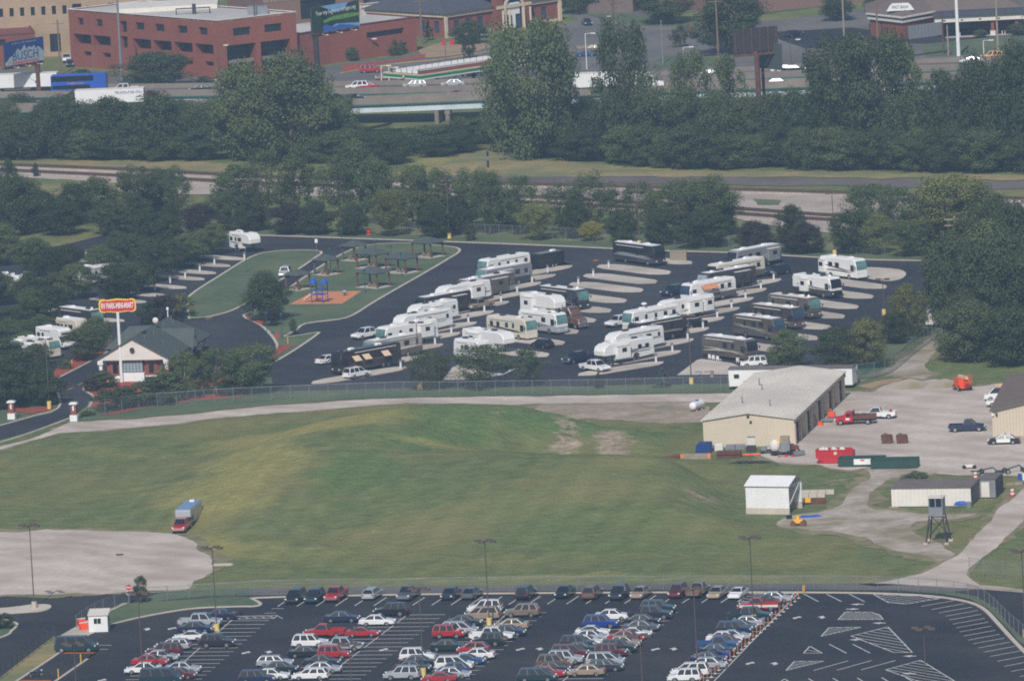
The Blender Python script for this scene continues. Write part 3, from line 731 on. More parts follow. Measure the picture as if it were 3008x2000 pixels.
def track(pix, label):
    pts = [G(a, b) + Vector((0, 0, 0.3)) for a, b in catmull(pix, 10, False)]
    root = thing('railway_track', label, 'railway', (pts[0].x, pts[0].y, 0))
    o0 = root.location
    mb = MB()
    for s in (-.75, .75):
        L_ = []
        for i, p in enumerate(pts):
            d = pts[min(i + 1, len(pts) - 1)] - pts[max(i - 1, 0)]; n = Vector((-d.y, d.x, 0)).normalized()
            L_.append(p + n * s + Vector((0, 0, 0.12)) - o0)
        MB().strip(L_, 0.16, 0.2).build('rail', 'rail_steel', root)
    bed = MB().strip([p - o0 - Vector((0, 0, 0.3)) for p in pts], 4.2, 0.3)
    bed.build('ballast_shoulder', 'ballast', root)
    acc = 0.0
    for i in range(len(pts) - 1):
        a, b = pts[i], pts[i + 1]; n = int((b - a).length / 0.62)
        d = (b - a).normalized(); q = Vector((-d.y, d.x, 0))
        for k in range(n):
            c0 = a.lerp(b, k / n) - o0
            mb.bar(c0 - q * 1.3, c0 + q * 1.3, 0.26, 0.1)
    t = mb.build('ties', 'tie_brown', root); t['kind'] = 'stuff'
track([(-200, 481), (0, 489), (400, 505), (750, 524), (1150, 538), (1550, 547), (2208, 564), (2560, 575), (3008, 590), (3200, 597)], 'railway track beside the cinder road, the one farthest from the park')
track([(-200, 496), (0, 505), (250, 517), (500, 530), (700, 541), (1150, 560), (1500, 580), (1800, 598), (2150, 618), (2480, 641), (3008, 664), (3200, 674)], 'middle railway track on pale ballast')
track([(1130, 574), (1300, 584), (1480, 597), (1800, 612), (2150, 633), (2460, 653), (3008, 680), (3200, 690)], 'railway track nearest the park fence, ending behind trees')
# ================================================================ cars
def arch(cx, r, z0, n=6):
    return [(cx + r * math.cos(math.pi * k / n), z0 + r * math.sin(math.pi * k / n)) for k in range(n + 1)]
CARS = {}
def quadin(a, b, c, d, m=0.08, out=None):
    """inset quad between four corners"""
    P = [Vector(p) for p in (a, b, c, d)]; ctr = sum(P, Vector()) / 4
    Q = [p + (ctr - p).normalized() * m for p in P]
    n = (Q[1] - Q[0]).cross(Q[2] - Q[0]).normalized()
    if n.dot(ctr - (out or Vector((0, 0, .7)))) < 0: n = -n
    return [q + n * 0.015 for q in Q], n
def wheel_mesh(r, w):
    mb = MB()
    mb.tube((0, -w / 2, 0), (0, w / 2, 0), r, n=14)
    for s in (-1, 1):
        mb.tube((0, s * w / 2, 0), (0, s * (w / 2 + .015), 0), r * .62, n=12, mi=1)
    return mb.mesh('wheel')
WH = {}
def wheel(r, w=0.24):
    k = (round(r, 2), w)
    if k not in WH:
        WH[k] = wheel_mesh(r, w); WH[k].materials.append(M['tyre']); WH[k].materials.append(M['hub'])
    return WH[k]
def car_kind(kind):
    if kind in CARS: return CARS[kind]
    S = dict(  # L, W, H, belt, hood z, hood len, tail z, roof front/rear, belt front/rear, clearance, wheel r
        sedan=(4.85, 1.82, 1.45, .93, .88, 1.25, .96, (.55, -1.0), (1.25, -1.75), .22, .33),
        coupe=(4.55, 1.80, 1.32, .88, .82, 1.35, .92, (.30, -.75), (1.05, -1.75), .2, .33),
        hatch=(4.3, 1.78, 1.50, .92, .9, 1.05, .95, (.6, -1.45), (1.25, -2.0), .22, .32),
        wagon=(4.8, 1.82, 1.50, .95, .9, 1.2, .98, (.6, -1.85), (1.25, -2.28), .22, .33),
        suv=(4.75, 1.92, 1.80, 1.08, 1.05, 1.2, 1.1, (.55, -1.95), (1.15, -2.28), .3, .38),
        jeep=(4.3, 1.85, 1.80, 1.08, 1.05, 1.2, 1.1, (.62, -1.85), (.95, -2.1), .34, .38),
        minivan=(5.0, 1.98, 1.76, 1.02, .98, .85, 1.05, (.75, -2.05), (1.75, -2.4), .22, .34),
        van=(5.7, 2.02, 2.15, 1.22, 1.12, .75, 1.25, (1.35, -2.6), (2.2, -2.8), .3, .38),
        pickup=(5.6, 1.98, 1.82, 1.12, 1.08, 1.35, 1.12, (.75, -.35), (1.35, -.62), .36, .39),
        crew=(5.9, 1.98, 1.85, 1.12, 1.08, 1.35, 1.12, (.95, -.95), (1.55, -1.2), .36, .39))[kind]
    L_, W, H, belt, hz, hl, tz, (rf, rr), (bf, br), cl, wr = S
    a = wr + .05
    xf, xr = L_ / 2 - .95, -L_ / 2 + 1.02
    top = [(-L_ / 2 + .05, cl + .12), (-L_ / 2, cl + .35), (-L_ / 2 + .06, tz - .1), (-L_ / 2 + .2, tz)]
    if kind in ('pickup', 'crew'):
        top += [(br - .02, tz)]
    top += [(br + .1, max(belt, tz) ), (bf, belt), (L_ / 2 - hl + .15, hz + .02), (L_ / 2 - .3, hz - .12), (L_ / 2 - .05, hz - .3), (L_ / 2, cl + .3), (L_ / 2 - .08, cl + .06)]
    bottom = [(p[0], p[1]) for p in arch(xf, a, cl, 6)] + [(p[0], p[1]) for p in arch(xr, a, cl, 6)]
    prof = top + bottom
    parts = []
    b = MB()
    hw, tw = W / 2 - .07, W / 2 - .30
    base = [(br, -hw, belt), (bf, -hw, belt), (bf, hw, belt), (br, hw, belt)]
    tp = [(rr, -tw, H - .03), (rf, -tw, H - .03), (rf, tw, H - .03), (rr, tw, H - .03)]
    crown = [(rr + .12, -tw + .12, H), (rf - .12, -tw + .12, H), (rf - .12, tw - .12, H), (rr + .12, tw - .12, H)]
    if kind in ('pickup', 'crew'):
        # front clip and cab lower, then an open bed
        x_b = br - .03
        cabp = [(x_b, cl + .1), (x_b, tz), (br + .1, belt)] + top[6:] + [(p[0], p[1]) for p in arch(xf, a, cl, 6)]
        b.bevel_profile(cabp, W, .09)
        side = [(-L_ / 2, cl + .3), (-L_ / 2, tz), (x_b, tz), (x_b, cl + .1)] + [(p[0], p[1]) for p in arch(xr, a, cl, 6)]
        for s in (-1, 1):
            b.slab([(x, s * W / 2, z) for x, z in side], (0, -s * .1, 0))
        b.box(-L_ / 2, -L_ / 2 + .08, -W / 2 + .1, W / 2 - .1, cl + .3, tz - .02)
        bed = MB().box(-L_ / 2 + .08, x_b, -W / 2 + .1, W / 2 - .1, .62, .70)
        parts.append(('truck_bed', bed.mesh('truck_bed'), 'black_trim', (0, 0, 0)))
    else:
        b.bevel_profile(prof, W, .1)
    b.add(base + tp + crown, [(0, 1, 5, 4), (1, 2, 6, 5), (2, 3, 7, 6), (3, 0, 4, 7), (4, 5, 9, 8), (5, 6, 10, 9), (6, 7, 11, 10), (7, 4, 8, 11), (8, 9, 10, 11)])
    parts.insert(0, ('body', b.mesh('body'), 'BODY', (0, 0, 0)))
    ctr = Vector(((bf + br) / 2, 0, belt))
    def pane(nm, q, mk='glass_dark', m=.08):
        Q, n = quadin(*q, m=m, out=ctr)
        parts.append((nm, MB().slab(Q, n * .01).mesh(nm), mk, (0, 0, 0)))
    pane('windscreen', (base[1], base[2], tp[2], tp[1]), m=.07)
    pane('rear_window', (base[0], base[3], tp[3], tp[0]), m=.09)
    nsp = {'pickup': 1, 'coupe': 1, 'sedan': 2, 'hatch': 2, 'crew': 2}.get(kind, 3)
    for s in (0, 1):
        B0, B1, T0, T1 = (Vector(base[0]), Vector(base[1]), Vector(tp[0]), Vector(tp[1])) if s == 0 else (Vector(base[3]), Vector(base[2]), Vector(tp[3]), Vector(tp[2]))
        for k in range(nsp):
            t0, t1 = k / nsp + (.012 if k else .03), (k + 1) / nsp - (.012 if k < nsp - 1 else .03)
            pane('side_window', (B0.lerp(B1, t0), B0.lerp(B1, t1), T0.lerp(T1, t1), T0.lerp(T1, t0)), m=.045)
    for x in (xf, xr):
        for s in (-1, 1):
            parts.append(('wheel', wheel(wr), None, (x, s * (W / 2 - .14), wr)))
    for s in (-1, 1):
        parts.append(('headlight', MB().box(L_ / 2 - .16, L_ / 2 + .01, s * W / 2 - s * .12 - .2, s * W / 2 - s * .12 + .06 - .0, hz - .3, hz - .14).mesh('headlight'), 'lamp_lens', (0, 0, 0)) if s > 0 else
                     ('headlight', MB().box(L_ / 2 - .16, L_ / 2 + .01, -W / 2 + .06, -W / 2 + .32, hz - .3, hz - .14).mesh('headlight'), 'lamp_lens', (0, 0, 0)))
        y0, y1 = (W / 2 - .32, W / 2 - .06) if s > 0 else (-W / 2 + .06, -W / 2 + .32)
        parts.append(('tail_light', MB().box(-L_ / 2 - .012, -L_ / 2 + .15, y0, y1, tz - .3, tz - .12).mesh('tail_light'), 'tail_red', (0, 0, 0)))
    parts.append(('front_bumper', MB().box(L_ / 2 - .1, L_ / 2 + .05, -W / 2 + .12, W / 2 - .12, cl + .08, cl + .24).mesh('bumper'), 'BUMP', (0, 0, 0)))
    parts.append(('rear_bumper', MB().box(-L_ / 2 - .05, -L_ / 2 + .1, -W / 2 + .12, W / 2 - .12, cl + .12, cl + .28).mesh('bumper'), 'BUMP', (0, 0, 0)))
    for nm, me, mk, off in parts:
        if mk is not None: me.materials.append(M['paint_car_white'] if mk in ('BODY', 'BUMP') else M[mk])
    CARS[kind] = (parts, L_, W)
    return CARS[kind]
NICE = {'suv': 'SUV', 'hatch': 'hatchback', 'crew': 'crew-cab pickup', 'pickup': 'pickup truck', 'wagon': 'station wagon', 'jeep': 'compact SUV'}
def car(px, py, kind, col, hd, label, group=None, z=0.045, near=True, name=None, small=False):
    """hd: world heading of its nose; (px,py) = middle of its near side on the ground"""
    parts, L_, W = car_kind(kind)
    g = G(px, py, z)
    if near:
        n = Vector((-math.sin(hd), math.cos(hd), 0))
        if n.y < 0: n = -n
        g = g + n * (W / 2)
    root = thing(name or ('pickup_truck' if kind in ('pickup', 'crew') else 'minivan' if kind == 'minivan' else 'van' if kind == 'van' else 'suv' if kind in ('suv', 'jeep') else 'car'), label,
                 'truck' if kind in ('pickup', 'crew') else 'van' if kind in ('minivan', 'van') else 'car', (g.x, g.y, z), hd, group)
    for nm, me, mk, off in parts:
        o = link(nm, me, root, off)
        if mk == 'BODY': o.material_slots[0].link = 'OBJECT'; o.material_slots[0].material = M['paint_car_' + col]
        if mk == 'BUMP': o.material_slots[0].link = 'OBJECT'; o.material_slots[0].material = M['paint_car_' + col] if kind not in ('pickup', 'crew') else M['hub']
    return root
CN = dict(dark_grey='dark grey', bright_blue='bright blue')
ORD = ['first', 'second', 'third', 'fourth', 'fifth', 'sixth', 'seventh', 'eighth', 'ninth', 'tenth', 'eleventh', 'twelfth', 'thirteenth', 'fourteenth', 'fifteenth', 'sixteenth', 'seventeenth']
def nice(col, kind): return CN.get(col, col) + ' ' + NICE.get(kind, kind)
ROWS = dict(
 A1=('row beside the guard booth, booth side', [(584, 1843, 'crew', 'silver', 'R'), (571, 1860, 'sedan', 'navy', 'R'), (555, 1883, 'coupe', 'white', 'L'), (504, 1911, 'wagon', 'silver', 'L'), (478, 1929, 'suv', 'maroon', 'L'), (469, 1943, 'sedan', 'silver', 'R'), (437, 1957, 'sedan', 'red', 'R'), (418, 1980, 'sedan', 'white', 'L')]),
 A2=('row beside the guard booth, far side', [(641, 1822, 'sedan', 'navy', 'L'), (635, 1903, 'suv', 'black', 'R'), (532, 1978, 'sedan', 'silver', 'R'), (520, 1996, 'sedan', 'maroon', 'R'), (470, 2012, 'van', 'teal', 'R')]),
 B1=('second double row from the booth, booth side', [(1001, 1829, 'sedan', 'navy', 'R'), (950, 1874, 'pickup', 'red', 'L'), (907, 1904, 'suv', 'white', 'R'), (897, 1932, 'sedan', 'black', 'R'), (805, 1960, 'wagon', 'silver', 'R'), (818, 1978, 'sedan', 'green', 'R'), (792, 1998, 'sedan', 'white', 'R'), (752, 2010, 'suv', 'navy', 'R')]),
 B2=('second double row from the booth, far side', [(1146, 1811, 'suv', 'black', 'L'), (1105, 1839, 'sedan', 'white', 'R'), (1062, 1872, 'coupe', 'red', 'R'), (998, 1914, 'crew', 'silver', 'R'), (978, 1937, 'jeep', 'red', 'R'), (942, 1958, 'sedan', 'dark_grey', 'R'), (945, 1978, 'sedan', 'silver', 'R'), (909, 1998, 'wagon', 'white', 'L')]),
 C1=('third double row from the booth, booth side', [(1422, 1802, 'suv', 'white', 'L'), (1412, 1822, 'minivan', 'tan', 'L'), (1361, 1841, 'sedan', 'dark_grey', 'R'), (1346, 1866, 'minivan', 'silver', 'R'), (1315, 1876, 'jeep', 'red', 'R'), (1313, 1913, 'sedan', 'green', 'R'), (1224, 1944, 'suv', 'white', 'R'), (1226, 1959, 'sedan', 'dark_grey', 'R'), (1208, 1976, 'sedan', 'green', 'R'), (1178, 1998, 'suv', 'silver', 'L')]),
 C2=('third double row from the booth, far side', [(1531, 1814, 'suv', 'bronze', 'L'), (1498, 1851, 'sedan', 'gold', 'L'), (1488, 1870, 'sedan', 'navy', 'R'), (1442, 1884, 'crew', 'white', 'R'), (1430, 1899, 'jeep', 'green', 'L'), (1388, 1921, 'hatch', 'red', 'L'), (1397, 1938, 'sedan', 'white', 'L'), (1371, 1953, 'coupe', 'blue', 'R'), (1331, 1968, 'minivan', 'white', 'R'), (1326, 1981, 'hatch', 'blue', 'L'), (1325, 1994, 'sedan', 'silver', 'R'), (1287, 2005, 'coupe', 'red', 'L')]),
 D1=('fourth double row from the booth, booth side', [(1795, 1823, 'sedan', 'white', 'R'), (1762, 1847, 'suv', 'bright_blue', 'R'), (1738, 1868, 'coupe', 'white', 'R'), (1730, 1884, 'sedan', 'silver', 'R'), (1712, 1899, 'sedan', 'white', 'R'), (1694, 1908, 'suv', 'black', 'R'), (1701, 1920, 'sedan', 'teal', 'R'), (1670, 1934, 'minivan', 'maroon', 'R'), (1658, 1952, 'suv', 'silver', 'R'), (1627, 1964, 'suv', 'brown', 'R'), (1617, 1979, 'sedan', 'black', 'R'), (1604, 1991, 'sedan', 'red', 'R'), (1574, 2004, 'minivan', 'teal', 'R')]),
 D2=('fourth double row from the booth, far side', [(1930, 1803, 'suv', 'teal', 'R'), (1907, 1821, 'crew', 'dark_grey', 'R'), (1884, 1838, 'sedan', 'black', 'R'), (1881, 1856, 'sedan', 'grey', 'R'), (1861, 1874, 'coupe', 'white', 'R'), (1838, 1886, 'sedan', 'red', 'R'), (1826, 1902, 'sedan', 'tan', 'R'), (1815, 1920, 'suv', 'green', 'R'), (1792, 1932, 'jeep', 'maroon', 'R'), (1775, 1957, 'minivan', 'silver', 'R'), (1775, 1973, 'wagon', 'dark_grey', 'R'), (1721, 1987, 'sedan', 'tan', 'L')]),
 E1=('row along the orange delineator posts', [(2272, 1771, 'sedan', 'silver', 'R'), (2245, 1782, 'hatch', 'dark_grey', 'R'), (2226, 1796, 'pickup', 'red', 'L'), (2200, 1825, 'crew', 'teal', 'R'), (2188, 1843, 'sedan', 'silver', 'L'), (2170, 1854, 'sedan', 'grey', 'R'), (2154, 1866, 'suv', 'navy', 'R'), (2152, 1881, 'coupe', 'silver', 'R'), (2126, 1888, 'sedan', 'white', 'R'), (2129, 1899, 'hatch', 'maroon', 'R'), (2106, 1911, 'pickup', 'blue', 'R'), (2103, 1925, 'sedan', 'black', 'R'), (2091, 1936, 'coupe', 'bright_blue', 'L'), (2077, 1950, 'sedan', 'navy', 'R'), (2083, 1966, 'hatch', 'silver', 'R'), (2025, 1988, 'minivan', 'white', 'L'), (2009, 2006, 'jeep', 'white', 'L')]))
GRP = 'cars parked in the front lot'
used = set()
for key, (desc, cars) in ROWS.items():
    cars = sorted(cars, key=lambda q: q[1])
    for i, (x, y, k, c_, f) in enumerate(cars):
        a = HEAD(x, y, 100, -2.0) + rnd.uniform(-.015, .015)
        if f == 'L': a += math.pi
        lab = '%s, %s from the fence, %s' % (nice(c_, k), ORD[i], desc.replace('double ', '').replace('from the booth', 'from booth'))
        rt = car(x, y, k, c_, a, lab, GRP)
        if key == 'E1' and k == 'pickup' and c_ == 'red':
            for s in (-1, 1): MB().box(-2.75, 2.5, s * .985 - .012, s * .985 + .012, .62, .92).build('cream_side_panel', 'off_white', rt)
FRONT = [(858, 1775, 'minivan', 'black', 1), (914, 1775, 'suv', 'teal', 1), (973, 1770, 'crew', 'red', 1), (1082, 1764, 'wagon', 'silver', 0), (1186, 1767, 'pickup', 'grey', 1), (1313, 1764, 'sedan', 'dark_grey', 1), (1374, 1763, 'sedan', 'grey', 0), (1534, 1764, 'suv', 'black', 0), (1648, 1759, 'sedan', 'black', 1), (1729, 1764, 'suv', 'brown', 0), (1808, 1765, 'suv', 'dark_grey', 1), (1870, 1761, 'sedan', 'tan', 1), (1981, 1760, 'jeep', 'maroon', 1), (2037, 1758, 'pickup', 'bronze', 0), (2096, 1761, 'sedan', 'gold', 1), (2157, 1761, 'coupe', 'white', 1)]
for i, (x, y, k, c_, f) in enumerate(FRONT):
    a = HEAD(x, y - 8, 36, -23.5) + (math.pi if f else 0)
    parts, L_, W = car_kind(k)
    g = G(x, y); d = Vector((math.cos(a), math.sin(a), 0)); d = d if d.y > 0 else -d
    g2 = g + d * (L_ * .42)
    lab = '%s at the fence kerb, %s car from the booth, %s fence' % (nice(c_, k), ORD[i], 'tail to' if f else 'nose to')
    root = car(x, y, k, c_, a, lab, 'cars parked along the fence kerb', near=False)
    root.location = (g2.x, g2.y, 0.045)
hdR = lambda x, y: HEAD(x, y, 100, -2.0)
car(220, 1917, 'van', 'teal', hdR(220, 1917), 'dark teal passenger van beside the orange painted kerb and guard booth')
# ---- motorcycle beside the orange kerb
def motorcycle(px, py):
    g = G(px, py); r = thing('motorcycle', 'dark motorcycle parked on the hatched corner by the fence', 'motorcycle', g, HEAD(px, py, 50, -6))
    for x in (-.75, .75):
        link('wheel', wheel(.32, .14), r, (x, 0, .32))
    MB().tube((-.75, 0, .35), (.1, 0, .5), .14).tube((.1, 0, .5), (.7, 0, .75), .12).tube((.7, 0, .8), (.75, 0, .32), .06).box(-.25, .3, -.17, .17, .3, .62).build('frame', 'dark_metal', r)
    MB().dome((.2, 0, .72), .38, .17, .2, full=True).build('fuel_tank', 'navy_print', r)
    MB().box(-.75, -.1, -.15, .15, .68, .8).build('seat', 'black_trim', r)
    MB().tube((.5, -.4, 1.05), (.5, .4, 1.05), .03).tube((.62, 0, .8), (.5, 0, 1.05), .03).build('handlebar', 'hub', r)
    MB().dome((.82, 0, .85), .12, .12, .12, full=True).build('headlight', 'lamp_lens', r)
motorcycle(106, 1988)

# ================================================================ motorhomes and trailers
def rv(px, py, kind, L_, hd, base, lower, accent, label, cat='motorhome', screen='glass_teal', H=3.55, slide=(), awn=None, name=None, stripe=True, z=0.05, ac=2, seed=0, W=2.5, group='motorhomes and trailers in the RV park', roof='white_metal'):
    g = G(px, py, z)
    n = Vector((-math.sin(hd), math.cos(hd), 0)); n = n if n.y > 0 else -n
    g = g + n * (W / 2)
    near = -1 if n.dot(Vector((-math.sin(hd), math.cos(hd), 0))) > 0 else 1      # local y sign of the side toward the viewer
    root = thing(name or {'A': 'motorhome', 'B': 'motor_coach', 'C': 'camper_van', 'F': 'fifth_wheel_trailer', 'T': 'travel_trailer', 'G': 'cargo_trailer'}[kind], label, cat, (g.x, g.y, z), hd, group)
    x0, x1 = -L_ / 2, L_ / 2
    rr = random.Random(seed + int(px))
    zb = .42 if kind in 'AB' else .55
    cut = 1.35
    if kind in ('A', 'B'):
        up = [(x0, cut), (x0 + .03, H - .35), (x0 + .3, H), (x1 - .75, H), (x1 - .3, H - .22), (x1 - .02, H - 1.1), (x1, cut)]
        lo = [(x0, zb + .1), (x0, cut), (x1, cut), (x1 - .02, zb + .25), (x1 - .3, zb)] + arch(x1 - 2.1, .55, zb) + arch(x0 + L_ * .3, .55, zb)
    elif kind == 'F':
        up = [(x0, cut + .2), (x0 + .03, H - .3), (x0 + .25, H), (x1 - 1.2, H - .05), (x1 - .35, H - .45), (x1 - .05, H - 1.1), (x1 - .1, 1.75), (x1 - .4, 1.6), (x1 - 2.6, 1.6), (x1 - 2.75, cut + .2)]
        lo = [(x0, zb + .2), (x0, cut + .2), (x1 - 2.75, cut + .2), (x1 - 2.9, zb + .1)] + arch(x0 + L_ * .36, .9, zb, 8)
    elif kind == 'T':
        up = [(x0, cut), (x0 + .2, H - .3), (x0 + .5, H), (x1 - .9, H), (x1 - .5, H - .2), (x1, cut + .2), (x1 - .05, cut)]
        lo = [(x0 + .1, zb + .2), (x0, cut), (x1 - .05, cut), (x1 - .35, zb + .1)] + arch(x0 + L_ * .45, .7, zb, 8)
    elif kind == 'C':
        up = [(x0, cut), (x0, H - .2), (x0 + .2, H), (x1 - 1.2, H), (x1 - .75, H - .4), (x1 - .8, 2.25), (x1 - 1.25, 2.15), (x1 - 1.0, cut)]
        lo = [(x0, zb), (x0, cut), (x1 - .95, cut), (x1 - .1, 1.2), (x1, .8), (x1 - .05, zb)] + arch(x1 - 1.0, .5, zb) + arch(x0 + L_ * .3, .5, zb)
    else:
        up = [(x0, .9), (x0, H - .1), (x0 + .1, H), (x1 - .1, H), (x1, H - .1), (x1, .9)]
        lo = [(x0, .6), (x0, .9), (x1, .9), (x1, .6)]
    MB().bevel_profile(up, W, .12 if kind != 'G' else .05).build('upper_body', base, root)
    MB().bevel_profile(lo, W - .02, .06).build('lower_body', lower, root)
    rx0, rx1 = x0 + .35, x1 - (.85 if kind in 'AB' else 1.3 if kind in 'FC' else 1.0)
    rz = H if kind in 'ABC' or kind in 'TG' else H - .03
    MB().box(rx0, rx1 - (.3 if kind == 'F' else 0), -W / 2 + .2, W / 2 - .2, rz - .03, rz + .02).build('roof_membrane', roof, root)
    for k in range(ac):
        cx = rx0 + (rx1 - rx0) * (.28 + .48 * k) + rr.uniform(-.4, .4)
        MB().bevel_profile([(cx - .5, rz), (cx - .42, rz + .28), (cx + .3, rz + .3), (cx + .55, rz)], .75, .06).build('air_conditioner', 'white_metal' if rr.random() < .7 else 'dark_metal', root)
    for k in range(2 if kind != 'G' else 0):
        cx = rx0 + (rx1 - rx0) * rr.random(); cy = rr.uniform(-.7, .7)
        MB().box(cx - .22, cx + .22, cy - .22, cy + .22, rz, rz + .16).build('roof_vent', 'dark_metal' if rr.random() < .5 else 'off_white', root)
    if kind in 'AB' and rr.random() < .5:
        MB().dome((rx1 - 1.2, .3, rz), .3, .3, .35, n=10).build('satellite_dome', 'white_metal', root)
    # wheels
    ax = {'A': [x1 - 2.1, x0 + L_ * .3], 'B': [x1 - 2.1, x0 + L_ * .3, x0 + L_ * .3 - 1.1], 'F': [x0 + L_ * .36 - .45, x0 + L_ * .36 + .5], 'T': [x0 + L_ * .45 - .4, x0 + L_ * .45 + .4], 'C': [x1 - 1.0, x0 + L_ * .3], 'G': [x0 + L_ * .4 - .42, x0 + L_ * .4 + .42]}[kind]
    r_ = .48 if kind in 'AB' else .38
    for x in ax:
        for s in (-1, 1): link('wheel', wheel(r_, .3), root, (x, s * (W / 2 - .19), r_))
    # windows
    def win(xa, xb, za, zb_, side, m='glass_dark', nm='window'):
        y = side * (W / 2 + .004)
        MB().box(xa, xb, min(y, y + side * .015), max(y, y + side * .015), za, zb_).build(nm, m, root)
    if kind in 'AB':
        fx = x1 - .30
        MB().slab([(x1 - .27, -W / 2 + .16, H - .3), (x1 - .27, W / 2 - .16, H - .3), (x1 - .0, W / 2 - .12, H - 1.08), (x1 - .0, -W / 2 + .12, H - 1.08)], (.035, 0, .012)).slab([(x1 - .0, -W / 2 + .12, H - 1.08), (x1 - .0, W / 2 - .12, H - 1.08), (x1 + .01, W / 2 - .12, cut + .42), (x1 + .01, -W / 2 + .12, cut + .42)], (.035, 0, .012)).build('windscreen', screen, root)
        for s in (-1, 1):
            MB().tube((x1 - .2, s * (W / 2), 2.5), (x1 + .05, s * (W / 2 + .28), 2.4), .03).box(x1 - .02, x1 + .06, s * (W / 2 + .28) - .1, s * (W / 2 + .28) + .1, 2.0, 2.4).build('mirror', 'black_trim', root)
            MB().box(x1 - .05, x1 + .02, s * (W / 2 - .45) - .16, s * (W / 2 - .45) + .16, .78, .98).build('headlight', 'lamp_lens', root)
            win(x1 - 1.55, x1 - .6, 1.55, 2.6, s, nm='cab_window')
        MB().box(x1 - .28, x1 + .06, -W / 2 + .1, W / 2 - .1, zb, zb + .28).build('bumper', lower, root)
    if kind == 'C':
        MB().slab([(x1 - 1.2, -W / 2 + .2, 2.12), (x1 - 1.2, W / 2 - .2, 2.12), (x1 - .72, W / 2 - .2, 1.42), (x1 - .72, -W / 2 + .2, 1.42)], (.05, 0, .03)).build('windscreen', 'glass_dark', root)
        MB().box(x1 - .78, x1 - .74, -.8, .8, 2.55, 2.85).build('bunk_window', 'glass_dark', root)
        for s in (-1, 1): MB().box(x1 - .03, x1 + .02, s * .8 - .15, s * .8 + .15, .85, 1.02).build('headlight', 'lamp_lens', root)
        MB().box(x1 - .1, x1 + .06, -W / 2 + .2, W / 2 - .2, .5, .68).build('bumper', 'hub', root)
    if kind == 'F':
        for s in (-1, 1): MB().box(x1 - 2.3, x1 - 2.15, s * .8 - .06, s * .8 + .06, 0, 1.62).build('landing_leg', 'dark_metal', root)
        MB().box(x1 - .6, x1 - .3, -.1, .1, 1.1, 1.65).build('hitch_pin', 'dark_metal', root)
    if kind in 'TG':
        MB().bar((x1 - .1, .5, .45), (x1 + 1.1, 0, .45), .08, .1).bar((x1 - .1, -.5, .45), (x1 + 1.1, 0, .45), .08, .1).tube((x1 + .9, 0, 0), (x1 + .9, 0, .7), .05).build('tow_bar', 'dark_metal', root)
    if kind == 'G':
        MB().slab([(x0 - .02, -W / 2 + .05, .62), (x0 - .02, W / 2 - .05, .62), (x0 - 1.9, W / 2 - .05, .05), (x0 - 1.9, -W / 2 + .05, .05)], (0, 0, .06)).build('rear_ramp', 'grey_metal', root) if awn == 'ramp' else None
    else:
        lo_x = x0 + .5; hi_x = x1 - (2.2 if kind in 'AB' else 3.0 if kind in 'FC' else 1.2)
        nwin = 4
        for s in (-1, 1):
            for k in range(nwin):
                if rr.random() < .8:
                    cx = lo_x + (hi_x - lo_x) * (k + .5) / nwin + rr.uniform(-.25, .25); ww = rr.choice([.35, .5, .7])
                    if any(a - .6 < cx < b + .6 for a, b in slide) and s == near: continue
                    win(cx - ww, cx + ww * .6, 1.95, 2.75 if kind in 'AB' else 2.65, s)
        MB().box(hi_x - .1, hi_x + .55, near * -1 * (W / 2 + .004) - .012, near * -1 * (W / 2 + .004) + .012, .75, 2.7).build('entry_door', base, root)
    if kind != 'G':
        for s in (-1, 1):
            if s != near or not slide: MB().tube((x0 + 1.2, s * (W / 2 + .07), H - .42), (x1 - 3.2, s * (W / 2 + .07), H - .42), .07, n=6).build('awning_roll', 'off_white', root)
        ld = MB().tube((x0 - .06, .5, .9), (x0 - .06, .5, H + .1), .03, n=4).tube((x0 - .06, .85, .9), (x0 - .06, .85, H + .1), .03, n=4)
        for q in range(7): ld.tube((x0 - .06, .5, 1.0 + q * .36), (x0 - .06, .85, 1.0 + q * .36), .025, n=4)
        ld.build('ladder', 'hub', root)
        for s in (-1, 1):
            for q in range(3):
                bx0 = x0 + L_ * (.42 + .12 * q); MB().box(bx0, bx0 + L_ * .10, s * (W / 2) - .012, s * (W / 2) + .012, zb + .25, cut - .18).build('storage_door', lower, root)
            MB().box(x0 - .02, x0 + .03, s * .95 - .12, s * .95 + .12, 1.0, 1.3).build('tail_light', 'tail_red', root)
    # slide-out rooms
    for a, b in slide:
        y0 = near * (W / 2 - .05); y1 = near * (W / 2 + .6)
        so = MB().box(a, b, min(y0, y1), max(y0, y1), .95, H - .55).build('slide_out', base, root)
        yy = near * (W / 2 + .602)
        MB().box((a + b) / 2 - .55, (a + b) / 2 + .45, min(yy, yy + near * .015), max(yy, yy + near * .015), 1.95, 2.65).build('window', 'glass_dark', so)
        MB().box(a - .1, b + .1, min(y0, y1 + near * .08), max(y0, y1 + near * .08), H - .55, H - .49).build('topper', 'off_white' if awn != 'topper' else accent, so)
    if awn == 'window':
        for cx in (x1 - 4.0, x1 - 6.2, x0 + 3.0):
            y0 = near * (W / 2 + .02)
            MB().slab([(cx, y0, 2.75), (cx + 1.5, y0, 2.75), (cx + 1.35, near * (W / 2 + .75), 1.95), (cx - .15, near * (W / 2 + .75), 1.95)], (0, near * .03, .04)).build('window_awning', 'canvas_tan', root)
    if awn == 'orange':
        y0 = near * (W / 2 + .02)
        MB().slab([(x1 - 6.2, y0, 3.0), (x1 - 2.6, y0, 3.0), (x1 - 2.6, near * (W / 2 + .9), 2.35), (x1 - 6.2, near * (W / 2 + .9), 2.35)], (0, near * .03, .04)).build('awning', 'canvas_orange', root)
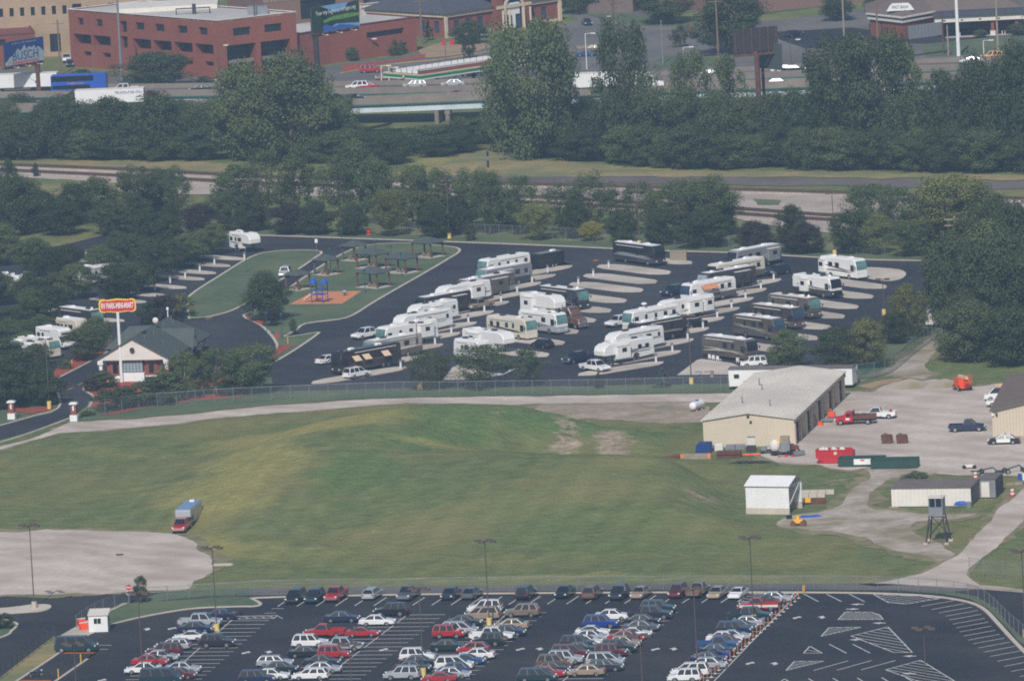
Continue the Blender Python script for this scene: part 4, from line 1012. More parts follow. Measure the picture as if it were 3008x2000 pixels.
    # painted swooshes: thin curved bands on both sides
    if stripe and accent:
        for s in (-1, 1):
            y = s * (W / 2 + .003)
            for q in range(3):
                A = []; Bv = []
                z1 = rr.uniform(.95, 1.25) + .35 * q; z2 = rr.uniform(1.2, 2.3); w1 = rr.uniform(.10, .26)
                if kind in 'FT': z1 += .2
                xa, xb = x0 + .3 + rr.random() * 1.5, (x1 - 3.0 if kind in 'FC' else x1 - .5) - rr.random() * 1.5
                for k in range(13):
                    t = k / 12; x = xa + (xb - xa) * t
                    zc = z1 + (z2 - z1) * (1 - t) ** 2.2 + .25 * math.sin(t * 3.1 + q)
                    wv = w1 * (math.sin(math.pi * min(1, t * .9 + .08)) ** .7)
                    zc = min(zc, H - .5); A.append((x, y, zc + wv / 2)); Bv.append((x, y, zc - wv / 2))
                mb = MB()
                for k in range(12):
                    mb.slab([A[k], A[k + 1], Bv[k + 1], Bv[k]], (0, s * .006, 0))
                mb.build('graphic_stripe', accent, root)
    return root
A1 = lambda x, y: HEAD(x, y, -217, 40)
A2 = lambda x, y: HEAD(x, y, 198, 25)
for k, c_ in dict(coach_brown=(44, 36, 36), rv_white=(228, 228, 226), rv_cream=(206, 200, 184), rv_tan=(150, 148, 142), rv_grey=(128, 130, 134), rv_silver=(164, 168, 174), rv_dark=(60, 60, 66), rv_brown=(86, 76, 70), rv_taupe=(92, 86, 82), rv_black=(34, 36, 42), rv_mocha=(58, 53, 53)).items():
    mat(k, c_, 0.35, 0.05, 0.4, coat=0.5, spec=0.45)
def RV(x, y, kind, L_, f, base, lower, acc, label, **kw):
    return rv(x, y, kind, L_, (A1 if f == 1 else A2)(x, y), base, lower, acc, label, cat='trailer' if kind in 'FTG' else 'motorhome', seed=int(y), **kw)
# first lane, noses toward the playground
RV(1092, 1086, 'B', 13.4, 1, 'coach_brown', 'rv_mocha', 'rv_brown', 'near-black brown motor coach with three tan window awnings', screen='glass_dark', awn='window', H=3.7, roof='rv_black')
RV(1170, 1053, 'A', 11.2, 1, 'rv_tan', 'rv_taupe', 'rv_cream', 'tan motorhome with pale swirls behind the black coach', screen='glass_teal')
RV(1212, 1012, 'A', 12.0, 1, 'rv_white', 'rv_white', 'rv_grey', 'long white motorhome just behind the white crew-cab pickup', slide=((-4.5, -1.5),))
RV(1258, 978, 'F', 11.6, 1, 'rv_white', 'rv_white', 'rv_silver', 'plain white fifth-wheel trailer between a white motorhome and another fifth-wheel')
RV(1287, 950, 'F', 9.8, 1, 'rv_white', 'rv_white', 'rv_silver', 'short white fifth-wheel with a tall rear window, next to the dark brown motorhome', slide=((-1.0, 1.4),))
RV(1318, 924, 'A', 11.2, 1, 'rv_mocha', 'rv_brown', 'rv_cream', 'dark brown motorhome with cream swoosh in the lane beside the playground', screen='glass_dark', slide=((-4.0, -1.0),))
RV(1376, 893, 'F', 11.2, 1, 'rv_white', 'rv_white', 'rv_dark', 'long white fifth-wheel with dark feathered stripes, tail past its pad', slide=((-3.5, -.5),))
RV(1442, 872, 'A', 12.0, 1, 'rv_taupe', 'rv_grey', 'rv_tan', 'grey-green motorhome with a pale roof behind the striped fifth-wheel', screen='glass_dark', slide=((-3.8, -.2),))
RV(1497, 842, 'A', 11.6, 1, 'rv_grey', 'rv_dark', 'rv_silver', 'dark grey motorhome with broad silver swooshes beside a white one', slide=((-.5, 2.6),))
RV(1497, 812, 'A', 10.8, 1, 'rv_white', 'rv_silver', 'rv_grey', 'white motorhome parked in front of the black cargo trailer')
RV(1622, 787, 'G', 6.4, 1, 'rv_black', 'rv_black', None, 'black enclosed cargo trailer behind a white motorhome', H=2.75, ac=1, awn='ramp', roof='grey_metal')
# second lane, noses toward the middle drive
RV(1862, 776, 'A', 12.2, 2, 'rv_black', 'rv_dark', 'rv_silver', 'black motorhome with silver swooshes near the wooden screen', screen='glass_dark')
RV(1640, 907, 'A', 11.2, 2, 'rv_dark', 'rv_black', 'rv_grey', 'nearly black motorhome with split green windscreen behind the brown semi tractor', screen='glass_teal')
RV(1580, 930, 'F', 9.6, 2, 'rv_white', 'rv_white', 'rv_silver', 'tall white fifth-wheel with its blank nose beside the brown semi tractor', slide=((-3.6, -1.0),), H=3.75)
RV(1580, 978, 'A', 10.2, 2, 'rv_white', 'rv_silver', 'rv_grey', 'white motorhome with a big teal windscreen facing the middle drive')
RV(1488, 995, 'A', 10.6, 2, 'rv_cream', 'rv_cream', 'rv_mocha', 'cream and black motorhome with brown swooshes beside the dark hatchback', roof='off_white')
RV(1420, 1034, 'F', 11.0, 2, 'rv_white', 'rv_white', 'rv_silver', 'white fifth-wheel with a rounded nose behind the fence trees', slide=((-3.8, -.8),))
RV(1372, 1062, 'T', 7.0, 2, 'rv_white', 'rv_white', 'rv_silver', 'white travel trailer half hidden by the fence trees')
# third lane
RV(2232, 786, 'A', 11.2, 1, 'rv_grey', 'rv_dark', 'rv_silver', 'grey motorhome at the park edge behind a cream one', screen='glass_dark', slide=((-4.6, -2.0),))
RV(2178, 826, 'A', 12.0, 1, 'rv_cream', 'rv_taupe', 'rv_brown', 'cream motorhome with taupe skirt in front of the dark SUV', screen='glass_dark')
RV(2152, 852, 'A', 12.0, 1, 'rv_mocha', 'rv_mocha', 'rv_brown', 'dark brown motorhome with white roof and a shaded windscreen', screen='glass_pale', slide=((-4.0, -.5),))
RV(2097, 885, 'A', 11.0, 1, 'rv_white', 'rv_taupe', 'rv_silver', 'white motorhome with taupe skirt and orange side awning', awn='orange', screen='glass_blue')
RV(2030, 936, 'F', 11.4, 1, 'rv_white', 'rv_white', 'rv_grey', 'white fifth-wheel with two boxy slide-outs and rounded nose', slide=((-2.4, .6), (-4.9, -3.0)))
r = RV(1930, 966, 'A', 11.2, 1, 'rv_white', 'rv_cream', 'rv_grey', 'white motorhome with a raised roof dish beside a dark brown one')
MB().tube((1.5, 0, 3.55), (1.5, 0, 4.3), .05).dome((1.5, 0, 4.35), .5, .5, .22, n=12, full=True).build('raised_dish', 'white_metal', r)
RV(1948, 1001, 'A', 11.4, 1, 'rv_mocha', 'rv_black', 'rv_tan', 'dark brown motorhome with tan swirl between two white trailers', screen='glass_dark')
RV(1880, 1032, 'F', 11.2, 1, 'rv_white', 'rv_white', 'rv_silver', 'white fifth-wheel with a dark crescent stripe behind the near white trailer')
RV(1850, 1064, 'F', 11.2, 1, 'rv_white', 'rv_white', 'rv_grey', 'white fifth-wheel beside the white dual-wheel pickup', slide=((.2, 3.0),))
# fourth lane
RV(2462, 818, 'A', 10.2, 2, 'rv_white', 'rv_white', 'rv_brown', 'white motorhome with teal windscreen on the rounded end pad', slide=((-4.6, -3.2),))
r = RV(2385, 872, 'A', 10.4, 2, 'rv_white', 'rv_mocha', 'rv_brown', 'white motorhome with brown skirt swooshes and bicycles in front', screen='glass_dark', slide=((-2.6, -.8),))
for k in (0, 1):
    bk = MB()
    for s in (-.5, .5): bk.tube((5.5 + .3 * k, s - .03, .85), (5.5 + .3 * k, s + .03, .85), .33, n=12) if False else bk.tube((5.48 + .3 * k, s, .85), (5.54 + .3 * k, s, .85), .33, n=12)
    bk.tube((5.51 + .3 * k, -.5, .85), (5.51 + .3 * k, 0, 1.3), .03).tube((5.51 + .3 * k, .5, .85), (5.51 + .3 * k, 0, 1.3), .03).tube((5.51 + .3 * k, .4, 1.35), (5.51 + .3 * k, .45, .85), .03)
    o = bk.build('bicycle', 'black_trim'); o.location = r.location; o.rotation_euler = r.rotation_euler
    tag(o, 'bicycle hung on the nose of the white motorhome with brown skirt', 'bicycle', 'bicycles on the motorhome rack')
RV(2318, 932, 'A', 11.2, 2, 'rv_taupe', 'rv_brown', 'rv_tan', 'taupe motorhome with teal windscreen curtains next to the brown one', roof='off_white')
RV(2268, 962, 'A', 11.2, 2, 'rv_mocha', 'rv_brown', 'rv_cream', 'dark brown motorhome with cream front band', screen='glass_blue', roof='off_white')
RV(2214, 994, 'A', 10.8, 2, 'rv_brown', 'rv_taupe', 'rv_tan', 'brown motorhome with white roof behind the broad leafy tree', screen='glass_blue')
RV(2128, 1056, 'A', 11.4, 2, 'rv_taupe', 'rv_brown', 'rv_cream', 'taupe motorhome on the corner pad beside the white compact SUV', screen='glass_dark')
# left lot under the trees
RV(705, 741, 'F', 6.6, 2, 'rv_white', 'rv_white', 'rv_silver', 'small white fifth-wheel at the end of the shaded lot')
RV(24, 866, 'F', 8.0, 2, 'rv_white', 'rv_white', 'rv_silver', 'white fifth-wheel at the edge of the shaded lot, only its nose showing')
RV(292, 838, 'T', 9.0, 1, 'rv_white', 'rv_white', None, 'white travel trailer almost hidden under trees', stripe=False)
RV(222, 968, 'A', 10.0, 2, 'rv_mocha', 'rv_dark', 'rv_grey', 'dark motorhome with pale roof and teal windscreen below the tall sign')
RV(196, 998, 'T', 6.5, 2, 'rv_cream', 'rv_cream', 'rv_tan', 'cream travel trailer beside the red pickup', ac=1)
RV(146, 1025, 'C', 7.5, 2, 'rv_white', 'rv_white', 'rv_grey', 'white cab-over camper between cream trailers and cream motorhome', ac=1)
RV(98, 1050, 'A', 9.0, 2, 'rv_cream', 'rv_cream', 'rv_taupe', 'cream motorhome with teal windscreen beside the cab-over camper', H=3.2)
RV(58, 1066, 'F', 8.0, 2, 'rv_white', 'rv_white', 'rv_silver', 'rounded white fifth-wheel nearest the gate trees')
# park vehicles
PG = 'cars parked in the RV park'
car(1091, 994, 'crew', 'white', A1(1091, 994), 'white crew-cab pickup nosed out beside the long white motorhome', PG)
car(1060, 1110, 'suv', 'white', A1(1060, 1110) + math.pi, 'white SUV alongside the near-black coach', PG)
car(978, 1068, 'sedan', 'white', A1(978, 1068) + math.pi, 'white sedan poking out behind the nose of the black coach', PG)
car(1420, 908, 'pickup', 'tan', A1(1420, 908), 'tan pickup behind the tail of the dark brown motorhome', PG)
car(1582, 1023, 'hatch', 'black', A2(1582, 1023) + math.pi, 'dark hatchback with red tail lamps by the cream motorhome', PG)
car(2297, 808, 'suv', 'dark_grey', A1(2297, 808), 'dark grey SUV behind the cream motorhome', PG)
car(1990, 868, 'suv', 'navy', A1(1990, 868), 'dark blue SUV at the nose of the orange-awning motorhome', PG)
car(1836, 958, 'crew', 'white', A1(1836, 958), 'white pickup nosed out past the roof-dish motorhome', PG)
car(2050, 962, 'sedan', 'black', A1(2050, 962), 'black sedan on the pad behind the dark brown motorhome', PG)
car(1712, 1065, 'crew', 'navy', A1(1712, 1065), 'dark blue crew-cab pickup in front of the near fifth-wheel', PG)
car(1735, 1092, 'crew', 'white', A2(1735, 1092), 'white dual-wheel pickup on the pad in front of the near fifth-wheel', PG)
r = car(2215, 1080, 'jeep', 'white', HEAD(2215, 1080, -100, 4), 'white compact SUV with a rear spare tyre by the corner motorhome', PG)
sp_ = link('spare_wheel', wheel(.36, .22), r, (-2.25, 0, 1.05), R(90))
car(224, 1002, 'pickup', 'red', A2(224, 1002), 'red pickup beside the cream travel trailer', PG)
car(838, 812, 'jeep', 'silver', HEAD(838, 812, -30, 28), 'pale jeep driving up the lane beside the pavilions', PG, near=False)
# brown semi tractor
def semi(px, py, hd, col, label, z=0.05, sleeper=True):
    g = G(px, py, z); r = thing('semi_tractor', label, 'truck', g, hd)
    MB().bevel_profile([(-.9, .9), (-.9, 3.3), (-.6, 3.6), (.6, 3.5), (1.3, 2.6), (1.5, 2.0), (1.5, .9)], 2.3, .12).build('cab', col, r)
    MB().bevel_profile([(1.4, .7), (1.4, 2.0), (2.9, 1.75), (3.2, 1.4), (3.2, .6), (2.9, .5)], 1.9, .15).build('hood', col, r)
    MB().slab([(.75, -.95, 3.25), (.75, .95, 3.25), (1.42, .95, 2.15), (1.42, -.95, 2.15)], (.04, 0, .03)).build('windscreen', 'glass_dark', r)
    MB().box(3.19, 3.24, -.5, .5, .8, 1.5).build('grille', 'hub', r)
    MB().box(3.1, 3.35, -1.05, 1.05, .4, .68).build('bumper', 'hub', r)
    MB().box(-3.2, 1.0, -.5, .5, .7, .95).build('frame', 'dark_metal', r)
    for s in (-1, 1):
        MB().box(3.0, 3.2, s * .85 - .15, s * .85 + .15, 1.0, 1.2).build('headlight', 'lamp_lens', r)
        MB().tube((-1.0, s * 1.0, 1.0), (-1.0, s * 1.0, 3.9), .09).build('exhaust', 'hub', r)
        win = MB().box(.1, .9, s * 1.16 - .01, s * 1.16 + .01, 2.1, 2.9).build('side_window', 'glass_dark', r)
        for x in (2.3, -1.6, -2.7): link('wheel', wheel(.5, .3), r, (x, s * .95, .5))
    return r
semi(1680, 962, A2(1680, 962), 'paint_car_brown', 'brown long-nosed semi tractor beside the tall white fifth-wheel')
# ================================================================ text and flat print
def text(body, size, m, parent, origin, ux, uz, name='lettering', align='CENTER', sx=1.0, thick=0.01, bold=0.0):
    """lettering lying in the plane (ux, uz) of parent's local space, centred on origin"""
    cu = bpy.data.curves.new('txt', 'FONT'); cu.body = body; cu.size = size; cu.align_x = align; cu.align_y = 'CENTER'; cu.extrude = thick; cu.resolution_u = 2; cu.offset = bold
    ob = bpy.data.objects.new('txt', cu); C.objects.link(ob)
    dg = bpy.context.evaluated_depsgraph_get(); dg.update()
    me = bpy.data.meshes.new_from_object(ob.evaluated_get(dg))
    bpy.data.objects.remove(ob); bpy.data.curves.remove(cu)
    ux = Vector(ux).normalized(); uz = Vector(uz).normalized(); un = ux.cross(uz); o = Vector(origin)
    for v in me.vertices:
        p = v.co.copy(); v.co = o + ux * (p.x * sx) + uz * p.y + un * p.z
    me.materials.clear(); me.materials.append(M[m]); me.name = name
    return link(name, me, parent)

# ================================================================ fences
def fence(pix, label, h=2.2, step=3.05, m='chain_link', name='chain_link_fence', pm='grey_metal', r=0.045):
    P = [G(a, b) for a, b in catmull(pix, 6, False)]
    root = thing(name, label, 'fence', P[0])
    o0 = P[0]
    acc = 0; posts = [P[0]]
    for a, b in zip(P, P[1:]):
        L_ = (b - a).length; d = (b - a) / max(L_, 1e-6); t = step - acc
        while t < L_:
            posts.append(a + d * t); t += step
        acc = L_ - (t - step)
    posts.append(P[-1])
    pm_ = MB().tube((0, 0, 0), (0, 0, h), r, n=6).tube((0, 0, h), (0, 0, h + .12), r * 1.3, r * .3, n=6).mesh('post'); pm_.materials.append(M[pm])
    for p in posts: link('post', pm_, root, p - o0)
    fab = MB(); rail = MB()
    for a, b in zip(posts, posts[1:]):
        a, b = a - o0, b - o0
        if (b - a).length < .2: continue
        fab.add([a + Vector((0, 0, .05)), b + Vector((0, 0, .05)), b + Vector((0, 0, h)), a + Vector((0, 0, h))], [(0, 1, 2, 3)])
        rail.tube(a + Vector((0, 0, h)), b + Vector((0, 0, h)), .03, n=5)
    fab.build('wire_mesh', m, root); rail.build('top_rail', pm, root)
    return root
fence([(430, 1768), (480, 1763), (560, 1758), (660, 1754), (740, 1748), (900, 1744), (1158, 1742), (1300, 1738), (1700, 1734), (2000, 1733), (2400, 1733), (2600, 1736), (2740, 1743), (2850, 1758), (2905, 1785), (2960, 1838), (3040, 1905), (3120, 1965)], 'long chain-link fence along the kerb above the front car park', 2.0)
fence([(262, 1222), (330, 1212), (430, 1199), (540, 1192), (640, 1184), (760, 1179), (900, 1173), (1180, 1163), (1300, 1163), (1500, 1160), (1800, 1156), (2000, 1150), (2140, 1148)], 'chain-link fence between the RV park lawn and the gravel road', 2.3)
fence([(2520, 1118), (2570, 1112), (2625, 1092), (2700, 1030), (2765, 985)], 'green-tinted chain-link fence along the dirt track behind the office trailer', 2.6, m='chain_link_green')
fence([(640, 655), (800, 670), (1000, 682), (1300, 690), (1550, 700), (1800, 713), (2000, 722), (2250, 735), (2600, 750)], 'chain-link fence in the trees behind the park lawn', 2.2)
fence([(166, 1871), (110, 1912), (60, 1950), (0, 1998), (-80, 2060)], 'chain-link fence on the grass strip below the guard booth', 1.9, pm='dark_metal')
fence([(225, 1845), (258, 1822), (310, 1795), (380, 1775)], 'short chain-link fence behind the guard booth', 1.8)
fence([(2848, 1688), (2890, 1695), (2930, 1698), (2975, 1700), (3060, 1705)], 'chain-link fence at the end of the gravel road by the grass slope', 2.4)
# ================================================================ light poles
def light_pole(px, py, h, label, n=4, base='yellow', col='pole_brown', z=0.05, r=.09):
    g = G(px, py, z); root = thing('light_pole', label, 'lamp post', g, R(-15))
    bh = .95 if base else 0.15
    if base: MB().tube((0, 0, 0), (0, 0, bh), .36, n=12).build('concrete_base', {'yellow': 'yellow_paint', 'white': 'concrete'}[base] if base != 'yellow' else 'canvas_yellow', root)
    MB().tube((0, 0, bh), (0, 0, h), r, r * .7, n=8).build('pole', col, root)
    offs = {4: ((-1.15, .3), (1.15, -.3), (-.35, -.75), (.35, .75)), 2: ((-.75, 0), (.75, 0)), 3: ((-1.1, 0), (1.1, 0), (0, .7)), 1: ((.4, 0),)}[n]
    for x, y in offs:
        hd_ = MB().box(x - .42, x + .42, y - .3, y + .3, h - .12, h + .14).build('lamp_head', 'pole_brown' if col != 'grey_metal' else 'grey_metal', root)
        MB().box(x - .32, x + .32, y - .22, y + .22, h - .15, h - .12).build('lens', 'lamp_lens', hd_)
    MB().bar((0, 0, h - .05), (offs[0][0], offs[0][1], h - .05), .08, .08).bar((0, 0, h - .052), (offs[-1][0], offs[-1][1], h - .052), .08, .08).build('arm', col, root)
    return root
mat('canvas_yellow', (222, 196, 120), 0.85, 0.1, 0.8)
LG = 'tall light poles of the front car park'
light_pole(101, 1786, 11.6, 'brown light pole on a white drum in the concrete island by the gravel lot', base='white', group=None) if False else light_pole(101, 1786, 11.6, 'brown light pole on a white drum in the concrete island by the gravel lot', base='white')
for x, y, lab in ((637, 1852, 'light pole on a yellow drum among the row beside the guard booth'), (420, 1992, 'light pole rising between the guard booth and the first row'), (1437, 1834, 'light pole on a yellow drum at the head of the third row'), (1244, 1982, 'light pole on a yellow drum beside a silver SUV in the third row'), (1893, 2128, 'light pole whose lamps hang over the fourth row of cars'), (2214, 1826, 'light pole behind the red and white pickup by the delineator posts'), (2050, 1984, 'light pole behind the white minivan at the delineator posts'), (2725, 2108, 'light pole in the empty hatched part of the car park'), (3012, 1870, 'light pole at the grass slope beside the gravel road'), (232, 2150, 'light pole whose lamps show below the teal van'), (1040, 2152, 'light pole rising below the second row of cars')):
    light_pole(x, y, 11.4, lab)
for x, y, h, n, lab in ((748, 678, 9.5, 2, 'park light pole on a yellow drum by the small fifth-wheel'), (1320, 700, 10.5, 2, 'park light pole on a yellow drum behind the pavilions'), (1878, 722, 10.0, 2, 'park light pole behind the black swooshed motorhome'), (2452, 750, 11.0, 2, 'park light pole on a yellow drum behind the end-pad motorhome'), (1233, 1143, 10.8, 2, 'park light pole on a yellow drum at the fence near the black coach'), (2031, 1127, 11.0, 2, 'park light pole on a yellow drum beside the corner concrete pad'), (145, 1195, 11.0, 2, 'park light pole in the trees by the gate'), (2597, 925, 6.0, 2, 'park light pole beside the fourth lane pads')):
    light_pole(x, y, h, lab, n=n, r=.09)
MB().tube((0, 0, 0), (0, 0, 8.0), .06, .05, n=6).build('steel_post', 'rust', thing('bare_pole', 'bare rusty pole on the asphalt beside the tall grove', 'pole', G(2712, 890)))
def teal_lamp(px, py, label, h=4.4):
    g = G(px, py); root = thing('garden_lamp', label, 'lamp post', g, 0, 'teal garden lamps')
    MB().tube((0, 0, 0), (0, 0, .5), .14, .1).tube((0, 0, .5), (0, 0, h - .6), .06, .05).build('post', 'teal_metal', root)
    MB().tube((0, 0, h - .6), (0, 0, h - .2), .14, .22).tube((0, 0, h - .2), (0, 0, h), .28, .05).build('lantern', 'teal_metal', root)
for x, y, lab in ((545, 935, 'teal garden lamp at the foot of the long grass median'), (785, 990, 'teal garden lamp beside the purple shrub on the playground island'), (1151, 790, 'teal garden lamp between the two big middle pavilions'), (1180, 812, 'teal garden lamp in front of a large pavilion'), (1106, 775, 'teal garden lamp behind the large middle pavilion'), (928, 860, 'teal garden lamp beside the playground slide'), (829, 995, 'teal garden lamp near the red mulch corner'), (1073, 862, 'teal garden lamp at the playground mulch corner'), (725, 800, 'teal garden lamp on the long grass median'), (972, 800, 'teal garden lamp beside a small pavilion'), (1006, 740, 'teal garden lamp on the lane bend')):
    teal_lamp(x, y, lab)

# ================================================================ pavilions
def pavilion(px, py, w, d, h, label):
    a = R(-42); g = G(px, py, .1); root = thing('picnic_pavilion', label, 'pavilion', g, a, 'picnic pavilions on the playground island')
    MB().box(-w / 2 - .3, w / 2 + .3, -d / 2 - .3, d / 2 + .3, 0, .12).build('slab', 'concrete', root)
    for x in (-1, 1):
        for y in (-1, 1):
            MB().box(x * w / 2 - .11, x * w / 2 + .11, y * d / 2 - .11, y * d / 2 + .11, .12, h).build('post', 'wood_brown', root)
    MB().box(-w / 2 - .1, w / 2 + .1, -d / 2 - .1, -d / 2 + .1, h, h + .22).box(-w / 2 - .1, w / 2 + .1, d / 2 - .1, d / 2 + .1, h, h + .22).box(-w / 2 - .1, -w / 2 + .1, -d / 2 + .1, d / 2 - .1, h, h + .22).box(w / 2 - .1, w / 2 + .1, -d / 2 + .1, d / 2 - .1, h, h + .22).build('beam', 'wood_brown', root)
    e = .55; W2, D2 = w / 2 + e, d / 2 + e; rr_ = max(0, W2 - D2)
    MB().add([(-W2, -D2, h + .2), (W2, -D2, h + .2), (W2, D2, h + .2), (-W2, D2, h + .2), (-rr_ - .01, 0, h + 1.15), (rr_ + .01, 0, h + 1.15)], [(0, 1, 5, 4), (1, 2, 5), (2, 3, 4, 5), (3, 0, 4), (3, 2, 1, 0)]).build('roof', 'roof_green', root)
    t = MB().box(-.9, .9, -.4, .4, .75, .82).box(-.9, .9, -.85, -.6, .42, .48).box(-.9, .9, .6, .85, .42, .48).box(-.6, -.5, -.7, .7, .12, .75).box(.5, .6, -.7, .7, .12, .75)
    o = t.build('picnic_table', 'wood_grey'); o.location = g + Vector((0, 0, .0)); o.rotation_euler = (0, 0, a)
    tag(o, 'wooden picnic table under the ' + label, 'table', 'picnic tables')
for x, y, w, d, lab in ((1042, 764, 2.9, 2.9, 'small green-roofed pavilion by the top bend'), (1096, 787, 4.6, 3.2, 'large green-roofed pavilion between two others'), (1181, 800, 4.6, 3.2, 'large green-roofed pavilion by the outer kerb'), (1257, 754, 4.4, 3.2, 'large green-roofed pavilion at the island tip'), (960, 806, 2.9, 2.9, 'small green-roofed pavilion beside the lane'), (1098, 843, 4.6, 3.2, 'large green-roofed pavilion nearest the playground mulch'), (876, 850, 2.9, 2.9, 'small green-roofed pavilion beside the round tree')):
    pavilion(x, y, w, d, 2.5, lab)
# ================================================================ playground
def playground():
    g = G(940, 888, .16); r = thing('play_structure', 'blue play structure with a tan slide on orange mulch', 'playground', g, R(-30))
    for x in (-1.1, 1.1):
        for y in (-.9, .9): MB().tube((x, y, 0), (x, y, 3.6), .09).build('post', 'blue_paint', r)
    MB().box(-1.1, 1.1, -.9, .9, 1.4, 1.5).build('platform', 'blue_paint', r)
    for x in (-1.1, 1.1):
        MB().add([(x - .6, -.6, 3.4), (x + .6, -.6, 3.4), (x + .6, .6, 3.4), (x - .6, .6, 3.4), (x, 0, 4.3)], [(0, 1, 4), (1, 2, 4), (2, 3, 4), (3, 0, 4), (3, 2, 1, 0)]).build('peaked_roof', 'blue_paint', r)
    MB().slab([(-1.1, -.5, 1.5), (-1.1, .1, 1.5), (-3.0, .1, .3), (-3.0, -.5, .3)], (0, 0, .08)).slab([(-1.1, -.55, 1.5), (-3.0, -.55, .3), (-3.0, -.55, .6), (-1.1, -.55, 1.85)], (0, .06, 0)).slab([(-1.1, .1, 1.5), (-3.0, .1, .3), (-3.0, .1, .6), (-1.1, .1, 1.85)], (0, .06, 0)).build('slide', 'canvas_tan', r)
    lad = MB()
    for k in range(5): lad.tube((1.15 + .25 * (4 - k) / 4, -.35, .3 + .28 * k), (1.15 + .25 * (4 - k) / 4, .35, .3 + .28 * k), .03)
    lad.build('ladder', 'blue_paint', r)
    MB().tube((1.1, -.9, 2.3), (1.1, .9, 2.3), .05).tube((-1.1, .9, 2.3), (1.1, .9, 2.3), .05).tube((-1.1, -.9, 2.3), (1.1, -.9, 2.3), .05).build('guard_rail', 'blue_paint', r)
    g = G(1013, 868, .16); s = thing('spring_rider', 'small spring rider toy on orange mulch', 'playground', g)
    MB().tube((0, 0, 0), (0, 0, .4), .14).build('spring', 'dark_metal', s); MB().dome((0, 0, .65), .6, .22, .3, full=True).build('seat', 'grey_metal', s); MB().tube((.3, -.3, 1.0), (.3, .3, 1.0), .04).tube((.3, 0, .7), (.3, 0, 1.0), .04).build('handle', 'blue_paint', s)
playground()
def bin_(px, py, label, m='canvas_yellow', r=.3, h=1.0):
    g = G(px, py); t = thing('drum', label, 'barrel', g); MB().tube((0, 0, 0), (0, 0, h), r, n=12).build('shell', m, t); MB().tube((0, 0, h), (0, 0, h + .06), r * 1.06, n=12).build('lid', m, t)
bin_(1083, 690, 'orange drum standing on the lawn behind the lane', 'orange_paint', .42, 1.1)
bin_(2462, 1118, 'yellow litter drum behind the office trailer', 'canvas_yellow') if False else None
for x, y, lab in ((145, 1202, 'yellow litter drum at the gate mulch'), (2092, 1108, 'orange litter drum beside the corner pad')): bin_(x, y, lab, 'canvas_yellow' if x < 1000 else 'wood_grey')
# utility pedestals at the pads
pd = MB().box(-.12, .12, -.1, .1, 0, 1.25).mesh('post'); pd.materials.append(M['white_metal']); pdb = MB().box(-.2, .2, -.13, .13, 1.0, 1.35).mesh('meter_box'); pdb.materials.append(M['grey_metal'])
for x, y in ((1651, 775), (1609, 801), (1563, 829), (1519, 857), (1472, 886), (1423, 914), (1376, 947), (1326, 978), (1278, 1010), (1177, 1080), (2273, 821), (2235, 847), (2190, 875), (2149, 904), (2107, 932), (2065, 963), (2020, 996), (1975, 1031), (1927, 1063), (1788, 786), (1743, 811), (1699, 835), (718, 762), (630, 777), (587, 797), (544, 816), (500, 832), (455, 853), (407, 858), (364, 869), (253, 755), (208, 768), (162, 788), (113, 802), (67, 828)):
    t = thing('hookup_pedestal', 'white utility hookup post standing on a concrete pad', 'post', G(x, y, .14), R(30), 'hookup posts on the pads'); link('post', pd, t); link('meter_box', pdb, t)
# wooden screen enclosure near the black motorhome
def screen_fence():
    g = G(1970, 765, .14); r = thing('wooden_screen', 'weathered wooden board screen behind the black swooshed motorhome', 'fence', g, R(-15))
    bd = MB().box(-.1, .1, -.02, .02, 0, 1.8).mesh('board'); bd.materials.append(M['wood_grey'])
    for k in range(13): link('board', bd, r, (k * .23, 0, 0))
    for k in range(8): link('board', bd, r, (0, .2 + k * .23, 0), R(90))
    for x in (-.05, 1.4, 2.85): MB().box(x - .06, x + .06, .03, .15, 0, 1.9).build('post', 'wood_brown', r)
screen_fence()
